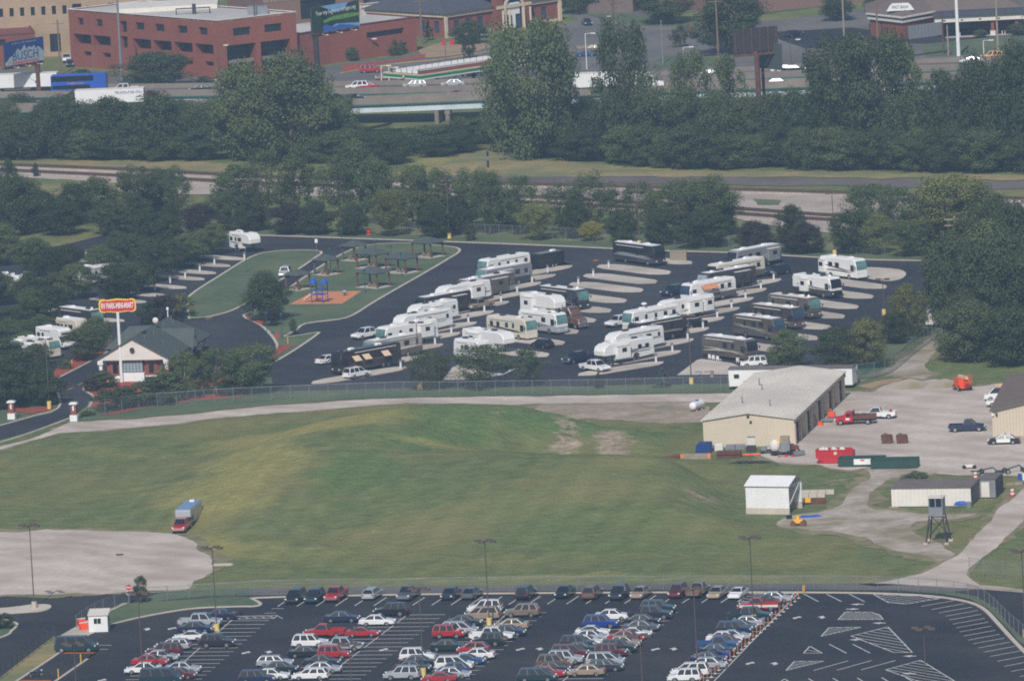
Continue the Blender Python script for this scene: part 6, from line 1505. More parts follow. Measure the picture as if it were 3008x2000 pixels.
for x, y, tp, w, lf, sh, lab in ((720, 470, 190, 190, 'm', 'round', 'tall tree rising over the viaduct in front of the red brick building'), (860, 470, 160, 250, 'm', 'round', 'tallest broad tree rising over the viaduct below the lake billboard'), (930, 470, 240, 150, 'm', 'vase', 'tree with an uneven side beside the tallest broad tree'), (790, 450, 280, 200, 'd', 'round', 'dark tree under the tallest broad tree'), (1560, 470, 62, 250, 'm', 'vase', 'very tall tree hiding the end of the filling station canopy'), (1480, 450, 120, 150, 'm', 'airy', 'loose tall tree beside the filling station canopy'), (1640, 460, 80, 130, 'm', 'airy', 'loose tall tree in front of the columned brick bank'), (1840, 470, 62, 150, 'd', 'vase', 'narrow tall tree over the white truck'), (1920, 470, 200, 130, 'm', 'airy', 'leaning tall tree with a bare pale trunk'), (2040, 460, 150, 150, 'm', 'airy', 'loose tree below the back of the billboard'), (2150, 460, 160, 140, 'm', 'airy', 'loose tree behind the rusty billboard pole'), (2480, 470, 110, 200, 'd', 'vase', 'tall dark tree in front of the empty asphalt bank lot'), (2580, 475, 95, 240, 'd', 'vase', 'tallest dark tree in front of the drive-through bank'), (2660, 470, 130, 160, 'm', 'airy', 'airy tall tree beside the drive-through bank lawn'), (2880, 490, 170, 190, 'd', 'round', 'tall dark tree below the yellow SUV on the street'), (2990, 495, 130, 180, 'd', 'round', 'tall dark tree in the wood beyond the yellow SUV'), (2770, 480, 215, 170, 'd', 'round', 'rounded dark tree in the wood below the white car'), (470, 470, 275, 160, 'd', 'round', 'rounded dark tree beside the white box trailer'), (330, 460, 290, 180, 'd', 'round', 'dark tree in front of the box trailer'), (190, 465, 285, 150, 'd', 'round', 'dark tree at the foot of the beer billboard'), (60, 470, 340, 150, 'd', 'round', 'dark tree under the shadowed stretch of viaduct')):
    T(x, y, tp, w, NMS[lf][0], sh, lab, None, bare=.05, bark='bark_pale' if 'pale' in lab else 'bark')
# ================================================================ work yard
def ribs(mb, x0, x1, y, z0, z1, step, d=.05, mi=0):
    n = int((x1 - x0) / step)
    for k in range(n + 1):
        x = x0 + (x1 - x0) * k / n
        mb.box(x - .06, x + .06, y - d, y, z0, z1, mi)
def metal_shed():
    o = G(2068, 1314); a = R(-12); r = thing('metal_workshop', 'long tan metal workshop with pale grey roof and open bays', 'building', o, a)
    W, D, E, P = 14.0, 46.5, 4.2, 5.2
    wl = MB().slab([(0, 0, 0), (W, 0, 0), (W, 0, E), (W / 2, 0, P), (0, 0, E)], (0, .2, 0)); wl.build('gable_wall', 'siding_tan', r)
    rb = MB()
    for k in range(29):
        x = .25 + k * (W - .5) / 28; rb.box(x - .05, x + .05, -.05, 0, .05, E + (P - E) * (1 - abs(x - W / 2) / (W / 2)) - .12)
    t = rb.build('siding_ribs', 'siding_tan', r)
    MB().box(0, .2, .2, D, 0, E).build('side_wall', 'siding_tan', r); MB().slab([(0, D, 0), (W, D, 0), (W, D, E), (W / 2, D, P), (0, D, E)], (0, -.2, 0)).build('back_wall', 'siding_tan', r)
    # open right side: piers between bays with dark interior
    MB().box(W - .25, W, .2, D, E - .9, E).build('header', 'siding_trim', r)
    bays = [(1.2, 5.0), (6.2, 10.0), (11.2, 15.0), (16.2, 20.0), (21.2, 25.0), (26.2, 30.0), (31.2, 35.0), (36.2, 40.0), (41, 45)]
    prev = .2
    for i, (y0, y1) in enumerate(bays):
        MB().box(W - .25, W + .12, prev, y0, 0, E - .9).build('pier', 'siding_tan' if i % 2 == 0 else 'siding_trim', r)
        if i % 2: MB().box(W - .35, W - .25, y0, y1, 0, E - .9).build('bay_door', 'siding_trim', r)
        MB().box(W + .0, W + .16, y0 - .12, y0 + .08, 0, E - .9).build('door_frame', 'brick_dark', r)
        prev = y1
    MB().box(W - .25, W + .12, prev, D - .2, 0, E - .9).build('pier', 'siding_tan', r)
    MB().box(.3, W - .4, .3, D - .3, -.02, .03).build('floor_slab', 'viaduct_concrete', r)
    rf = MB().add([(-.3, -.3, E), (W / 2, -.3, P + .02), (W / 2, D + .3, P + .02), (-.3, D + .3, E), (W + .3, -.3, E), (W + .3, D + .3, E)], [(1, 0, 3, 2), (4, 1, 2, 5)])
    rf.add([(-.3, -.3, E - .12), (W / 2, -.3, P - .1), (W / 2, D + .3, P - .1), (-.3, D + .3, E - .12), (W + .3, -.3, E - .12), (W + .3, D + .3, E - .12)], [(0, 1, 2, 3), (1, 4, 5, 2)])
    rf.slab([(-.3, -.3, E - .12), (W / 2, -.3, P - .1), (W / 2, -.3, P + .02), (-.3, -.3, E)], (0, -.04, 0)).slab([(W + .3, -.3, E - .12), (W / 2, -.3, P - .1), (W / 2, -.3, P + .02), (W + .3, -.3, E)], (0, -.04, 0)).slab([(W + .3, -.3, E - .12), (W + .3, D + .3, E - .12), (W + .3, D + .3, E), (W + .3, -.3, E)], (.04, 0, 0))
    ro = rf.build('roof', 'metal_roof', r)
    sm_ = MB()
    for k in range(46):
        y = k * 1.0 + .2
        sm_.slab([(-.3, y, E + .01), (W / 2, y, P + .03), (W / 2, y + .05, P + .03), (-.3, y + .05, E + .01)], (0, 0, .04)).slab([(W + .3, y, E + .01), (W / 2, y, P + .03), (W / 2, y + .05, P + .03), (W + .3, y + .05, E + .01)], (0, 0, .04))
    s_ = sm_.build('roof_seams', 'metal_roof', ro); s_['kind'] = 'stuff'
    for x, y in ((4, 12), (5, 24), (3.5, 30), (9, 8)): MB().tube((x, y, E), (x, y, P + .7), .1).build('vent_pipe', 'grey_metal', ro)
    MB().box(W / 2 + .2, W / 2 + .55, -.1, -.05, 3.5, 3.95).build('wall_vent', 'dark_metal', r); MB().box(W / 2 - .2, W / 2 + .2, -.32, -.05, 4.55, 4.8).build('flood_light', 'dark_metal', r)
metal_shed()
def right_shed():
    o = G(2917, 1283); r = thing('metal_garage', 'tan metal garage with brown roof beside the police car', 'building', o, R(-8)); W, D, E, P = 13.0, 34.0, 4.0, 5.4
    MB().slab([(0, 0, 0), (W, 0, 0), (W, 0, E), (W / 2, 0, P), (0, 0, E)], (0, .2, 0)).build('gable_wall', 'siding_tan', r)
    MB().box(0, .2, .2, D, 0, E).box(W - .2, W, .2, D, 0, E).box(.2, W - .2, D - .2, D, 0, E).build('wall', 'siding_tan', r)
    rb = MB()
    for k in range(27):
        x = .25 + k * (W - .5) / 26; rb.box(x - .05, x + .05, -.05, 0, .05, E + (P - E) * (1 - abs(x - W / 2) / (W / 2)) - .12)
    rb.build('siding_ribs', 'siding_trim', r)
    MB().add([(-.4, -.4, E), (W / 2, -.4, P + .05), (W / 2, D, P + .05), (-.4, D, E), (W + .4, -.4, E), (W + .4, D, E)], [(1, 0, 3, 2), (4, 1, 2, 5)]).slab([(-.4, -.4, E - .15), (W / 2, -.4, P - .1), (W / 2, -.4, P + .05), (-.4, -.4, E)], (0, -.04, 0)).build('roof', 'roof_brown', r)
    for x in (.1, .7): MB().box(x - .15, x + .15, -.35, -.06, E - .75, E - .35).build('flood_light', 'white_metal' if x < .5 else 'dark_metal', r)
right_shed()
def white_shed():
    o = G(2193, 1509); a = R(-22); r = thing('salt_shed', 'white open-ended storage shed on a concrete base by the tarp', 'shed', o, a); W, D, B, E, P = 6.6, 5.6, .9, 4.3, 5.2
    MB().box(-.05, W, -.05, .25, 0, B).box(-.05, .25, .25, D, 0, B).box(-.05, W, D - .25, D + .05, 0, B).build('concrete_base', 'concrete', r)
    MB().slab([(0, 0, B), (W, 0, B), (W, 0, E), (0, 0, E)], (0, .12, 0)).build('front_wall', 'white_metal', r)
    rb = MB()
    for k in range(14): rb.box(.02, W - .02, -.025, 0, B + .08 + k * .24, B + .12 + k * .24)
    q = rb.build('siding_laps', 'white_metal', r); q['kind'] = 'stuff'
    MB().box(0, W, D - .12, D, B, E).box(0, .12, .12, D - .12, B, E).build('back_wall', 'white_metal', r)
    MB().slab([(0, 0, E), (0, D, E), (0, D / 2, P)], (.12, 0, 0)).build('end_gable', 'white_metal', r)
    MB().add([(-.1, -.25, E - .1), (W + .15, -.25, E - .1), (W + .15, D / 2, P), (-.1, D / 2, P), (W + .15, D + .25, E - .1), (-.1, D + .25, E - .1)], [(0, 1, 2, 3), (3, 2, 4, 5)]).slab([(W + .15, -.25, E - .22), (W + .15, D / 2, P - .12), (W + .15, D / 2, P), (W + .15, -.25, E - .1)], (.05, 0, 0)).slab([(-.1, -.25, E - .22), (W + .15, -.25, E - .22), (W + .15, -.25, E - .1), (-.1, -.25, E - .1)], (0, -.03, 0)).build('roof', 'white_metal', r)
    MB().bar((W - .1, .15, B), (W - .1, .3, E), .12, .0 + .12).tube((W - .1, D - .3, B), (W - .1, D - .3, E), .08).tube((W - .1, .2, B + .3), (W - .1, D - .3, E - .2), .05).tube((W - .1, .2, E - .4), (W - .1, D - .3, E - .4), .05).build('end_frame', 'white_metal', r)
white_shed()
def containers():
    o = G(2620, 1490); r = thing('storage_building', 'long low white storage building with grey roof behind the watchtower', 'shed', o, R(-14))
    W, D, H = 11.6, 6.4, 2.7
    MB().box(0, W, 0, D, .12, H).build('wall', 'off_white', r)
    MB().slab([(-.1, -.1, H), (W + .1, -.1, H), (W + .1, D + .1, H + .25), (-.1, D + .1, H + .25)], (0, 0, .1)).build('roof', 'cinder', r)
    rb = MB(); 
    for k in range(20): rb.box(k * .6 + .1, k * .6 + .16, -.03, 0, .2, H - .05)
    rb.build('panel_ribs', 'white_metal', r)
    sd = MB()
    for k in range(9): sd.box(W, W + .06, .3 + k * .7, .55 + k * .7, .1, H - .1)
    sd.build('side_posts', 'dark_metal', r)
    MB().box(-.3, 1.0, -.6, 0, .0, .16).build('step', 'wood_grey', r)
    o2 = G(2860, 1478) + Vector((1.0, 4.0, 0)); r2 = thing('storage_container', 'grey ribbed container beside the low white building', 'container', o2, R(-14))
    MB().box(0, 2.5, 0, 6, .12, 2.7).build('box', 'grey_metal', r2); MB().box(-.05, 2.55, -.05, 6.05, 2.7, 2.8).build('roof', 'cinder', r2)
    MB().box(.4, 1.6, -.04, 0, .2, 2.4).build('door', 'off_white', r2)
    q = MB()
    for k in range(10): q.box(2.5, 2.58, .2 + k * .6, .4 + k * .6, .2, 2.6)
    q.build('ribs', 'dark_metal', r2)
containers()
def office_trailer():
    o = G(2142, 1146); r = thing('office_trailer', 'long white office trailer with weathered grey roof behind the workshop', 'trailer', o, R(-15)); L_, W, H = 20.0, 3.2, 3.25
    MB().box(0, L_, 0, W, .6, H).build('body', 'white_metal', r)
    MB().add([(-.1, -.1, H), (L_ + .1, -.1, H), (L_ + .1, W + .1, H), (-.1, W + .1, H), (-.1, W / 2, H + .35), (L_ + .1, W / 2, H + .35)], [(0, 1, 5, 4), (2, 3, 4, 5), (3, 0, 4), (1, 2, 5), (3, 2, 1, 0)]).build('roof', 'cinder', r)
    for x in (.8, 4.5, 9, 14, 18): 
        w = MB().box(x, x + 1.0, -.03, 0, 1.8, 2.6).build('window', 'off_white', r); MB().box(x + .08, x + .92, -.05, -.03, 1.88, 2.52).build('pane', 'glass_dark', w)
    MB().box(2.4, 3.0, -.03, 0, 1.1, 1.5).build('red_sign', 'sign_red', r)
    for x in (2, 6, 14, 18): MB().box(x, x + .4, .3, W - .3, 0, .6).build('jack_stand', 'dark_metal', r)
office_trailer()
def watchtower():
    o = G(2757, 1594); r = thing('watchtower', 'small grey watchtower cabin on four splayed legs', 'tower', o, R(-15)); h = 4.0
    for x in (-1, 1):
        for y in (-1, 1):
            MB().tube((x * 1.5, y * 1.5, 0), (x * .95, y * .95, h), .1).build('leg', 'dark_metal', r)
            MB().box(x * 1.5 - .3, x * 1.5 + .3, y * 1.5 - .3, y * 1.5 + .3, 0, .3).build('footing', 'concrete', r)
    br = MB()
    for y in (-1, 1): br.tube((-1.4, y * 1.4, .8), (1.0, y * 1.0, h - .4), .05).tube((1.4, y * 1.4, .8), (-1.0, y * 1.0, h - .4), .05).tube((-1.0, y, h - .5), (1.0, y, h - .5), .06)
    for x in (-1, 1): br.tube((x * 1.4, -1.4, .8), (x * 1.0, 1.0, h - .4), .05)
    br.build('bracing', 'dark_metal', r)
    MB().box(-1.0, 1.0, -1.0, 1.0, h, h + 1.25).box(-1.0, -.85, -1.0, 1.0, h + 1.25, h + 2.5).box(.85, 1.0, -1.0, 1.0, h + 1.25, h + 2.5).box(-.08, .08, -1.0, -.9, h + 1.25, h + 2.5).box(-.85, .85, .9, 1.0, h + 1.25, h + 2.5).build('cabin', 'grey_metal', r)
    for k in (0, 1): MB().box(-.84 + k * .93, -.09 + k * .93, -.98, -.95, h + 1.28, h + 2.45).build('window', 'glass_dark', r)
    MB().box(-1.12, 1.12, -1.12, 1.12, h + 2.5, h + 2.62).build('roof', 'off_white', r)
    MB().tube((.9, -.9, h + 2.6), (.9, -.9, h + 5.6), .02, n=5).build('antenna', 'grey_metal', r)
watchtower()
def dumpster(px, py, L_, W, H, col, label, sk=1.0, rz=R(-12), ends=True, fill=None):
    o = G(px, py); r = thing('dumpster', label, 'dumpster', o, rz)
    prof = [(sk, .15), (0, H * .45), (0, H), (L_ - sk * .5, H), (L_, H - .4), (L_, .15)] if ends else [(0, .15), (0, H), (L_, H), (L_, .15)]
    MB().slab([(x, 0, z) for x, z in prof], (0, .08, 0)).slab([(x, W, z) for x, z in prof], (0, -.08, 0)).box(.05, L_ - .05, .08, W - .08, .15, .3).box(0, .08, .08, W - .08, H * .5, H).box(L_ - .08, L_, .08, W - .08, .3, H - .3).build('shell', col, r)
    rb = MB().box(-.04, L_ + .02, -.07, 0, H - .12, H + .02)
    for k in range(int(L_ / .8)): rb.box(.9 + k * .8, 1.0 + k * .8, -.06, 0, .3, H - .12)
    rb.build('rib', col, r)
    MB().box(.8, L_ - .5, .3, W - .3, 0, .15).build('skid', 'dark_metal', r)
    if fill:
        mb = MB(); rg = random.Random(3)
        for k in range(14):
            x, y = rg.uniform(.3, L_ - .8), rg.uniform(.3, W - .3); s = rg.uniform(.12, .35); mb.dome((x, y, H - .2), s, s, s * 1.4, n=7, k=3, full=True)
        f_ = mb.build('rubbish', fill, r); f_['kind'] = 'stuff'
    return r
r = dumpster(2397, 1363, 5.6, 2.3, 2.1, 'red_paint', 'red skip with white rubbish heaped in it', 1.2, fill='off_white')
MB().tube((3.0, -.08, 1.6), (3.0, -.1, 1.6), .28, n=8).build('emblem', 'canvas_tan', r)
r = dumpster(2462, 1373, 6.9, 2.3, 1.4, 'green_paint', 'long green roll-off container with a white sign', ends=False)
MB().box(2.4, 5.0, -.1, -.075, .4, 1.25).build('sign', 'white_metal', r); MB().box(3.4, 4.0, -.12, -.1, .95, 1.15).build('sign_mark', 'sign_red', r)
dumpster(2558, 1379, 7.0, 2.3, 1.5, 'green_paint', 'long green roll-off container without a sign, in front of the other', ends=False)
for x, lab in ((2589, 'small rusty brown skip beside its twin in the yard, nearer the red skip'), (2633, 'small rusty brown skip beside its twin in the yard, nearer the blue pickup')):
    dumpster(x, 1304, 1.6, 1.3, 1.3, 'rust', lab, .3, fill='wood_brown')
YG = 'vehicles in the work yard'
hx = lambda x, y: HEAD(x, y, 100, -3)
r = car(2577, 1232, 'pickup', 'white', hx(2577, 1232) + math.pi, 'white pickup with yard tools in its bed beside the workshop', YG)
MB().box(-2.2, -1.8, -.5, -.1, .7, 1.3).build('fuel_can', 'red_paint', r); MB().tube((-1.2, .3, .7), (-1.3, .4, 2.0), .03).tube((-1.6, -.3, .7), (-1.5, -.5, 1.9), .03).build('long_tool', 'wood_grey', r)
car(2840, 1269, 'pickup', 'navy', hx(2840, 1269), 'dark blue pickup alone in the middle of the gravel yard', YG)
pc = car(2948, 1306, 'sedan', 'black', hx(2948, 1306) + math.pi, 'black and white police sedan beside the tan garage', YG)
MB().box(-1.0, 1.05, -.925, .925, .35, .9).build('white_door_panel', 'white_metal', pc); MB().box(-1.0, .55, -.6, .6, 1.43, 1.47).build('white_roof', 'white_metal', pc)
MB().box(-.35, -.15, -.55, .55, 1.47, 1.58).build('light_bar', 'glass_blue', pc)
def flatbed():
    px, py = 2514, 1248; g = G(px, py, .05); r = thing('flatbed_truck', 'red flatbed truck with a wooden bed beside the workshop', 'truck', g + Vector((0, 1, 0)), hx(px, py) + math.pi)
    MB().bevel_profile([(.3, .5), (.3, 1.2), (.4, 1.95), (1.35, 1.95), (1.8, 1.3), (2.9, 1.15), (3.0, .55), (2.9, .4)] + arch(2.2, .45, .4) + [(1.7, .4)], 2.0, .1).build('cab', 'red_paint', r)
    MB().slab([(1.42, -.8, 1.88), (1.42, .8, 1.88), (1.78, .8, 1.34), (1.78, -.8, 1.34)], (.03, 0, .02)).build('windscreen', 'glass_dark', r)
    for s in (-1, 1):
        MB().box(.55, 1.3, s * 1.0 - .01, s * 1.0 + .01, 1.3, 1.8).build('side_window', 'glass_dark', r); MB().box(.8, 1.4, s * 1.005 - .01, s * 1.005 + .01, .8, 1.1).build('door_sign', 'white_metal', r)
        for x in (2.2, -2.0): link('wheel', wheel(.42, .28), r, (x, s * .88, .42))
        MB().box(2.95, 3.05, s * .8 - .12, s * .8 + .12, .85, 1.0).build('headlight', 'lamp_lens', r)
    bed = MB().box(-3.2, .25, -1.05, 1.05, .95, 1.1).build('flat_bed', 'wood_brown', r); MB().box(-3.2, .2, -1.05, -.97, 1.1, 1.5).box(-3.2, .2, .97, 1.05, 1.1, 1.5).build('stake_side', 'rust', bed)
    MB().box(.15, .25, -1.0, 1.0, 1.1, 2.1).build('headboard', 'dark_metal', r); MB().box(-3.2, 2.6, -.4, .4, .55, .95).build('chassis', 'dark_metal', r)
flatbed()
r = car(2945, 1178, 'van', 'white', hx(2945, 1178) + math.pi, 'white service van with a rack beside the garage roof', YG)
MB().box(-2.2, 1.2, -.8, -.72, 2.25, 2.32).box(-2.2, 1.2, .72, .8, 2.25, 2.32).box(-2.0, -1.92, -.8, .8, 2.15, 2.25).box(.9, .98, -.8, .8, 2.15, 2.25).build('roof_rack', 'yellow_paint', r)
car(2950, 1196, 'pickup', 'white', hx(2950, 1196) + math.pi, 'white pickup in front of the service van by the garage', YG)
def boom_lift():
    g = G(2827, 1146); r = thing('boom_lift', 'orange boom lift parked at the top of the gravel yard', 'machine', g, R(-70))
    MB().box(-1.3, 1.3, -1.0, 1.0, .45, .95).build('chassis', 'orange_paint', r)
    for x in (-.9, .9):
        for s in (-1, 1): link('wheel', wheel(.45, .3), r, (x, s * .95, .45))
    MB().box(-1.2, .8, -.9, .9, .98, 1.9).build('turret', 'orange_paint', r)
    MB().box(-1.0, 1.9, -.25, .25, 1.95, 2.35).build('boom', 'canvas_tan', r); MB().box(1.9, 2.7, -.6, .6, 1.5, 1.6).tube((1.95, -.55, 1.6), (1.95, -.55, 2.6), .04).tube((2.65, .55, 1.6), (2.65, .55, 2.6), .04).tube((1.95, .55, 1.6), (1.95, .55, 2.6), .04).tube((2.65, -.55, 1.6), (2.65, -.55, 2.6), .04).tube((1.95, -.55, 2.6), (1.95, .55, 2.6), .04).build('basket', 'orange_paint', r)
boom_lift()
def propane():
    g = G(2048, 1206); r = thing('propane_tank', 'white propane tank lying on the bare earth by the workshop', 'tank', g, R(62)); 
    MB().tube((-1.5, 0, .95), (1.5, 0, .95), .62, n=16).build('vessel', 'white_metal', r, False); e = MB().dome((0, 0, 0), .62, .62, .4, n=16, k=5).build('end_cap', 'white_metal', r, True); e.rotation_euler = (0, R(90), 0); e.location = (1.5, 0, .95)
    e = MB().dome((0, 0, 0), .62, .62, .4, n=16, k=5).build('end_cap', 'white_metal', r, True); e.rotation_euler = (0, R(-90), 0); e.location = (-1.5, 0, .95)
    for x in (-.9, .9): MB().box(x - .15, x + .15, -.45, .45, 0, .42).build('saddle', 'concrete', r)
    MB().box(-.3, .3, -.2, .2, 1.55, 1.72).build('valve_cover', 'blue_paint', r)
propane()
# gravel heaps
for x, y, w, h, lab in ((2672, 1136, 7.5, 1.3, 'grey gravel heap nearer the office trailer'), (2775, 1134, 7.0, 1.2, 'grey gravel heap nearer the boom lift')):
    g = G(x, y); mb = MB(); vs = []; n = 26; kk = 9
    for i in range(kk + 1):
        t = i / kk
        for j in range(n):
            a = 2 * math.pi * j / n; rr_ = w / 2 * (1 - t) * (1 + .12 * mnoise.noise(Vector((math.cos(a) * 1.5, math.sin(a) * 1.5, x + t))))
            vs.append((rr_ * math.cos(a), rr_ * .8 * math.sin(a), h * (1 - (1 - t) ** 1.6) - .05))
    mb.add(vs, [(i * n + j, i * n + (j + 1) % n, (i + 1) * n + (j + 1) % n, (i + 1) * n + j) for i in range(kk) for j in range(n)])
    o = mb.build('gravel_heap', 'gravel_worn', None, True, g); tag(o, lab, 'gravel')
# bits and pieces of the yard
def prop(name, label, cat, px, py, rz, *parts):
    r = thing(name, label, cat, G(px, py), rz)
    for nm, mb, m in parts: mb.build(nm, m, r)
    return r
prop('steel_bin', 'dark blue steel bin at the corner of the workshop', 'bin', 2042, 1332, R(-10), ('shell', MB().bevel_profile([(0, 0), (.2, 1.3), (.6, 1.6), (2.4, 1.6), (2.4, 0)], 1.6, .08, yc=.8), 'navy_print'), ('end_plate', MB().box(2.4, 2.46, .1, 1.5, .1, 1.5), 'black_trim'))
prop('water_trough', 'row of galvanised troughs against the workshop wall', 'trough', 2092, 1322, R(-10), ('trough', MB().box(0, 1.2, 0, .7, 0, .75), 'grey_metal'), ('trough', MB().box(2.1, 3.5, 0, .7, 0, .75), 'grey_metal'), ('trough', MB().box(3.6, 5.0, 0, .7, 0, .75), 'grey_metal'))
prop('cabinet', 'white cabinet between galvanised troughs', 'cabinet', 2100, 1324, R(-10), ('body', MB().box(0, 1.2, 0, .8, 0, 1.0), 'white_metal'), ('door', MB().box(.1, .55, -.02, 0, .1, .9).box(.62, 1.1, -.02, 0, .1, .9), 'off_white'))
prop('lumber_stack', 'stack of tan timber with orange ends on the grass before the workshop', 'timber', 2010, 1350, R(-12), *[('beam', MB().box(0, 3.4, k * .3, k * .3 + .26, j * .28, j * .28 + .25), 'wood_grey') for k in range(3) for j in range(3)], ('end_board', MB().box(-.6, 0, 0, .9, 0, .8), 'mulch_orange'), ('end_board', MB().box(3.45, 4.1, 0, .9, 0, .8), 'mulch_orange'))
prop('pipe_stack', 'stack of rusty brown pipes before the workshop', 'pipes', 2106, 1346, R(-12), *[('pipe', MB().tube((0, k * .3 + .15 * (j % 2), .14 + j * .26), (3.6, k * .3 + .15 * (j % 2), .14 + j * .26), .14), 'rust') for j in range(4) for k in range(4)])
prop('scrap_pile', 'low pile of dark scrap iron in front of the rusty pipes', 'scrap', 2140, 1364, R(-12), *[('plank', MB().bar((k * .5, (k % 3) * .4, .05 + .07 * (k % 4)), (k * .5 + 1.8, (k % 4) * .3 + .4, .1 + .07 * (k % 3)), .2, .15), 'dark_metal') for k in range(10)])
prop('rebar_pile', 'low rusty brown iron pile on the berm crest', 'scrap', 1935, 1352, R(5), *[('rod', MB().tube((0, k * .15, .1 + .12 * (k % 3)), (3.6, k * .12 + .2, .2 + .12 * (k % 4)), .09, n=5), 'rust') for k in range(9)])
prop('orange_scrap', 'orange snow-fence bundle lying before the workshop wall', 'bundle', 2170, 1340, R(-10), *[('roll', MB().tube((k * .6, 0, .18), (k * .6 + .9, .3 * (k % 2), .2), .17), 'mulch_orange' if k % 2 else 'orange_paint') for k in range(5)])
prop('pallet_rack', 'white slatted rack standing by the workshop wall', 'rack', 2197, 1326, R(-10), *[('slat', MB().box(.0 + k * .25, .12 + k * .25, 0, .1, .4, 2.2), 'white_metal') for k in range(5)], ('rail', MB().box(0, 1.2, -.03, .13, 2.1, 2.3), 'grey_metal'), ('engine', MB().box(-.1, 1.3, -.9, -.1, 0, 1.0), 'dark_metal'))
prop('welding_cart', 'grey pump cart with hoses in front of the workshop wall', 'machine', 2232, 1334, R(-10), ('deck', MB().box(0, 2.2, 0, 1.0, .35, .5), 'dark_metal'), ('motor', MB().box(.2, 1.0, .1, .9, .5, 1.1), 'grey_metal'), ('tank', MB().tube((1.1, .5, .8), (2.1, .5, .8), .3), 'grey_metal'), ('wheel', MB().tube((.4, -.05, .25), (.4, .08, .25), .25), 'tyre'), ('wheel', MB().tube((1.8, -.05, .25), (1.8, .08, .25), .25), 'tyre'))
prop('mixer_truck', 'old pale grey mixer cart beside the workshop corner', 'machine', 2262, 1338, R(-8), ('tank', MB().dome((.8, 0, 1.5), .85, .8, 1.0, n=12, full=True), 'off_white'), ('cab', MB().box(1.7, 3.1, -.7, .7, .6, 2.0), 'grey_metal'), ('hopper', MB().box(1.7, 3.0, -.6, .6, 2.0, 2.9), 'wood_grey'), ('frame', MB().box(0, 3.6, -.5, .5, .4, .6), 'dark_metal'), ('wheel', MB().tube((.8, -.8, .4), (.8, -.55, .4), .4), 'tyre'), ('wheel', MB().tube((2.9, -.8, .4), (2.9, -.55, .4), .4), 'tyre'), ('beacon', MB().box(1.25, 1.65, -.3, .1, 1.9, 2.4), 'yellow_paint'))
prop('tractor', 'worn red and grey tractor beside the mixer cart', 'tractor', 2322, 1334, R(-60), ('hood', MB().box(.2, 1.9, -.4, .4, .9, 1.5), 'brick_dark'), ('seat_deck', MB().box(-.8, .3, -.6, .6, .7, 1.1), 'grey_metal'), ('wheel', MB().tube((-.6, -.95, .75), (-.6, -.55, .75), .75), 'tyre'), ('wheel', MB().tube((-.6, .95, .75), (-.6, .55, .75), .75), 'tyre'), ('wheel', MB().tube((1.5, -.8, .42), (1.5, -.55, .42), .42), 'tyre'), ('wheel', MB().tube((1.5, .8, .42), (1.5, .55, .42), .42), 'tyre'), ('bucket', MB().box(2.2, 2.7, -.9, .9, .2, .8), 'grey_metal'))
prop('red_scrap', 'small heap of red scrap on the gravel by the tractor', 'scrap', 2285, 1345, R(0), *[('piece', MB().box(k * .5, k * .5 + .4, (k % 2) * .4, (k % 2) * .4 + .3, 0, .25 + .1 * (k % 3)), 'red_paint' if k % 2 == 0 else 'grey_metal') for k in range(5)])
prop('forklift', 'small orange floor jack at a workshop bay', 'machine', 2402, 1250, R(-15), ('body', MB().bevel_profile([(0, 0), (.1, .6), (.7, .7), (.9, 0)], .7, .06), 'orange_paint'), ('handle', MB().tube((0, 0, .5), (-.5, 0, 1.8), .05), 'dark_metal'))
prop('generator', 'orange generator outside a workshop bay', 'machine', 2432, 1228, R(-15), ('case', MB().bevel_profile([(0, .2), (.1, 1.0), (1.1, 1.0), (1.2, .2)], .8, .06), 'orange_paint'), ('stack', MB().tube((.5, 0, 1.0), (.5, 0, 1.5), .12), 'orange_paint'), ('skid', MB().box(-.1, 1.3, -.4, .4, 0, .2), 'dark_metal'))
prop('flat_cart', 'grey flat cart at the workshop bay', 'cart', 2412, 1242, R(-15), ('deck', MB().box(0, 1.8, 0, .9, .3, .5), 'grey_metal'), ('wheel', MB().tube((.3, -.03, .15), (.3, .1, .15), .15), 'tyre'), ('wheel', MB().tube((1.5, -.03, .15), (1.5, .1, .15), .15), 'tyre'))
prop('concrete_blocks', 'pale concrete blocks in a row behind the salt shed', 'blocks', 2352, 1462, R(-10), *[('block', MB().box(k * 1.2, k * 1.2 + 1.15, 0, .6, 0, .65), 'concrete') for k in range(3)], *[('block', MB().box(k * 1.2 - .2, k * 1.2 + .95, 2.6, 3.2, 0, .65), 'concrete') for k in range(4)])
prop('plough_blade', 'rusty plough blade with a yellow plate by the salt shed', 'blade', 2362, 1482, R(-10), ('blade', MB().box(0, 3.2, .2, .4, 0, .9), 'rust'), ('plate', MB().box(.1, 1.0, -.1, .1, .3, 1.0), 'yellow_paint'))
prop('tarpaulin', 'blue tarpaulin strip lying on the ground by the shed', 'tarp', 2350, 1522, R(4), ('sheet', MB().bevel_profile([(0, 0), (.3, .35), (1.4, .25), (2.6, .32), (3.2, .05), (3.2, 0)], .7, .05, yc=.3), 'blue_paint'))
prop('roller', 'small yellow road roller beside the blue tarpaulin', 'machine', 2325, 1545, R(-10), ('frame', MB().box(.3, 1.7, -.5, .5, .5, 1.0), 'yellow_paint'), ('drum', MB().tube((.3, -.55, .42), (.3, .55, .42), .42, n=14), 'wood_brown'), ('drum', MB().tube((1.7, -.55, .42), (1.7, .55, .42), .42, n=14), 'wood_brown'), ('seat', MB().box(.8, 1.2, -.3, .3, 1.0, 1.5), 'yellow_paint'))
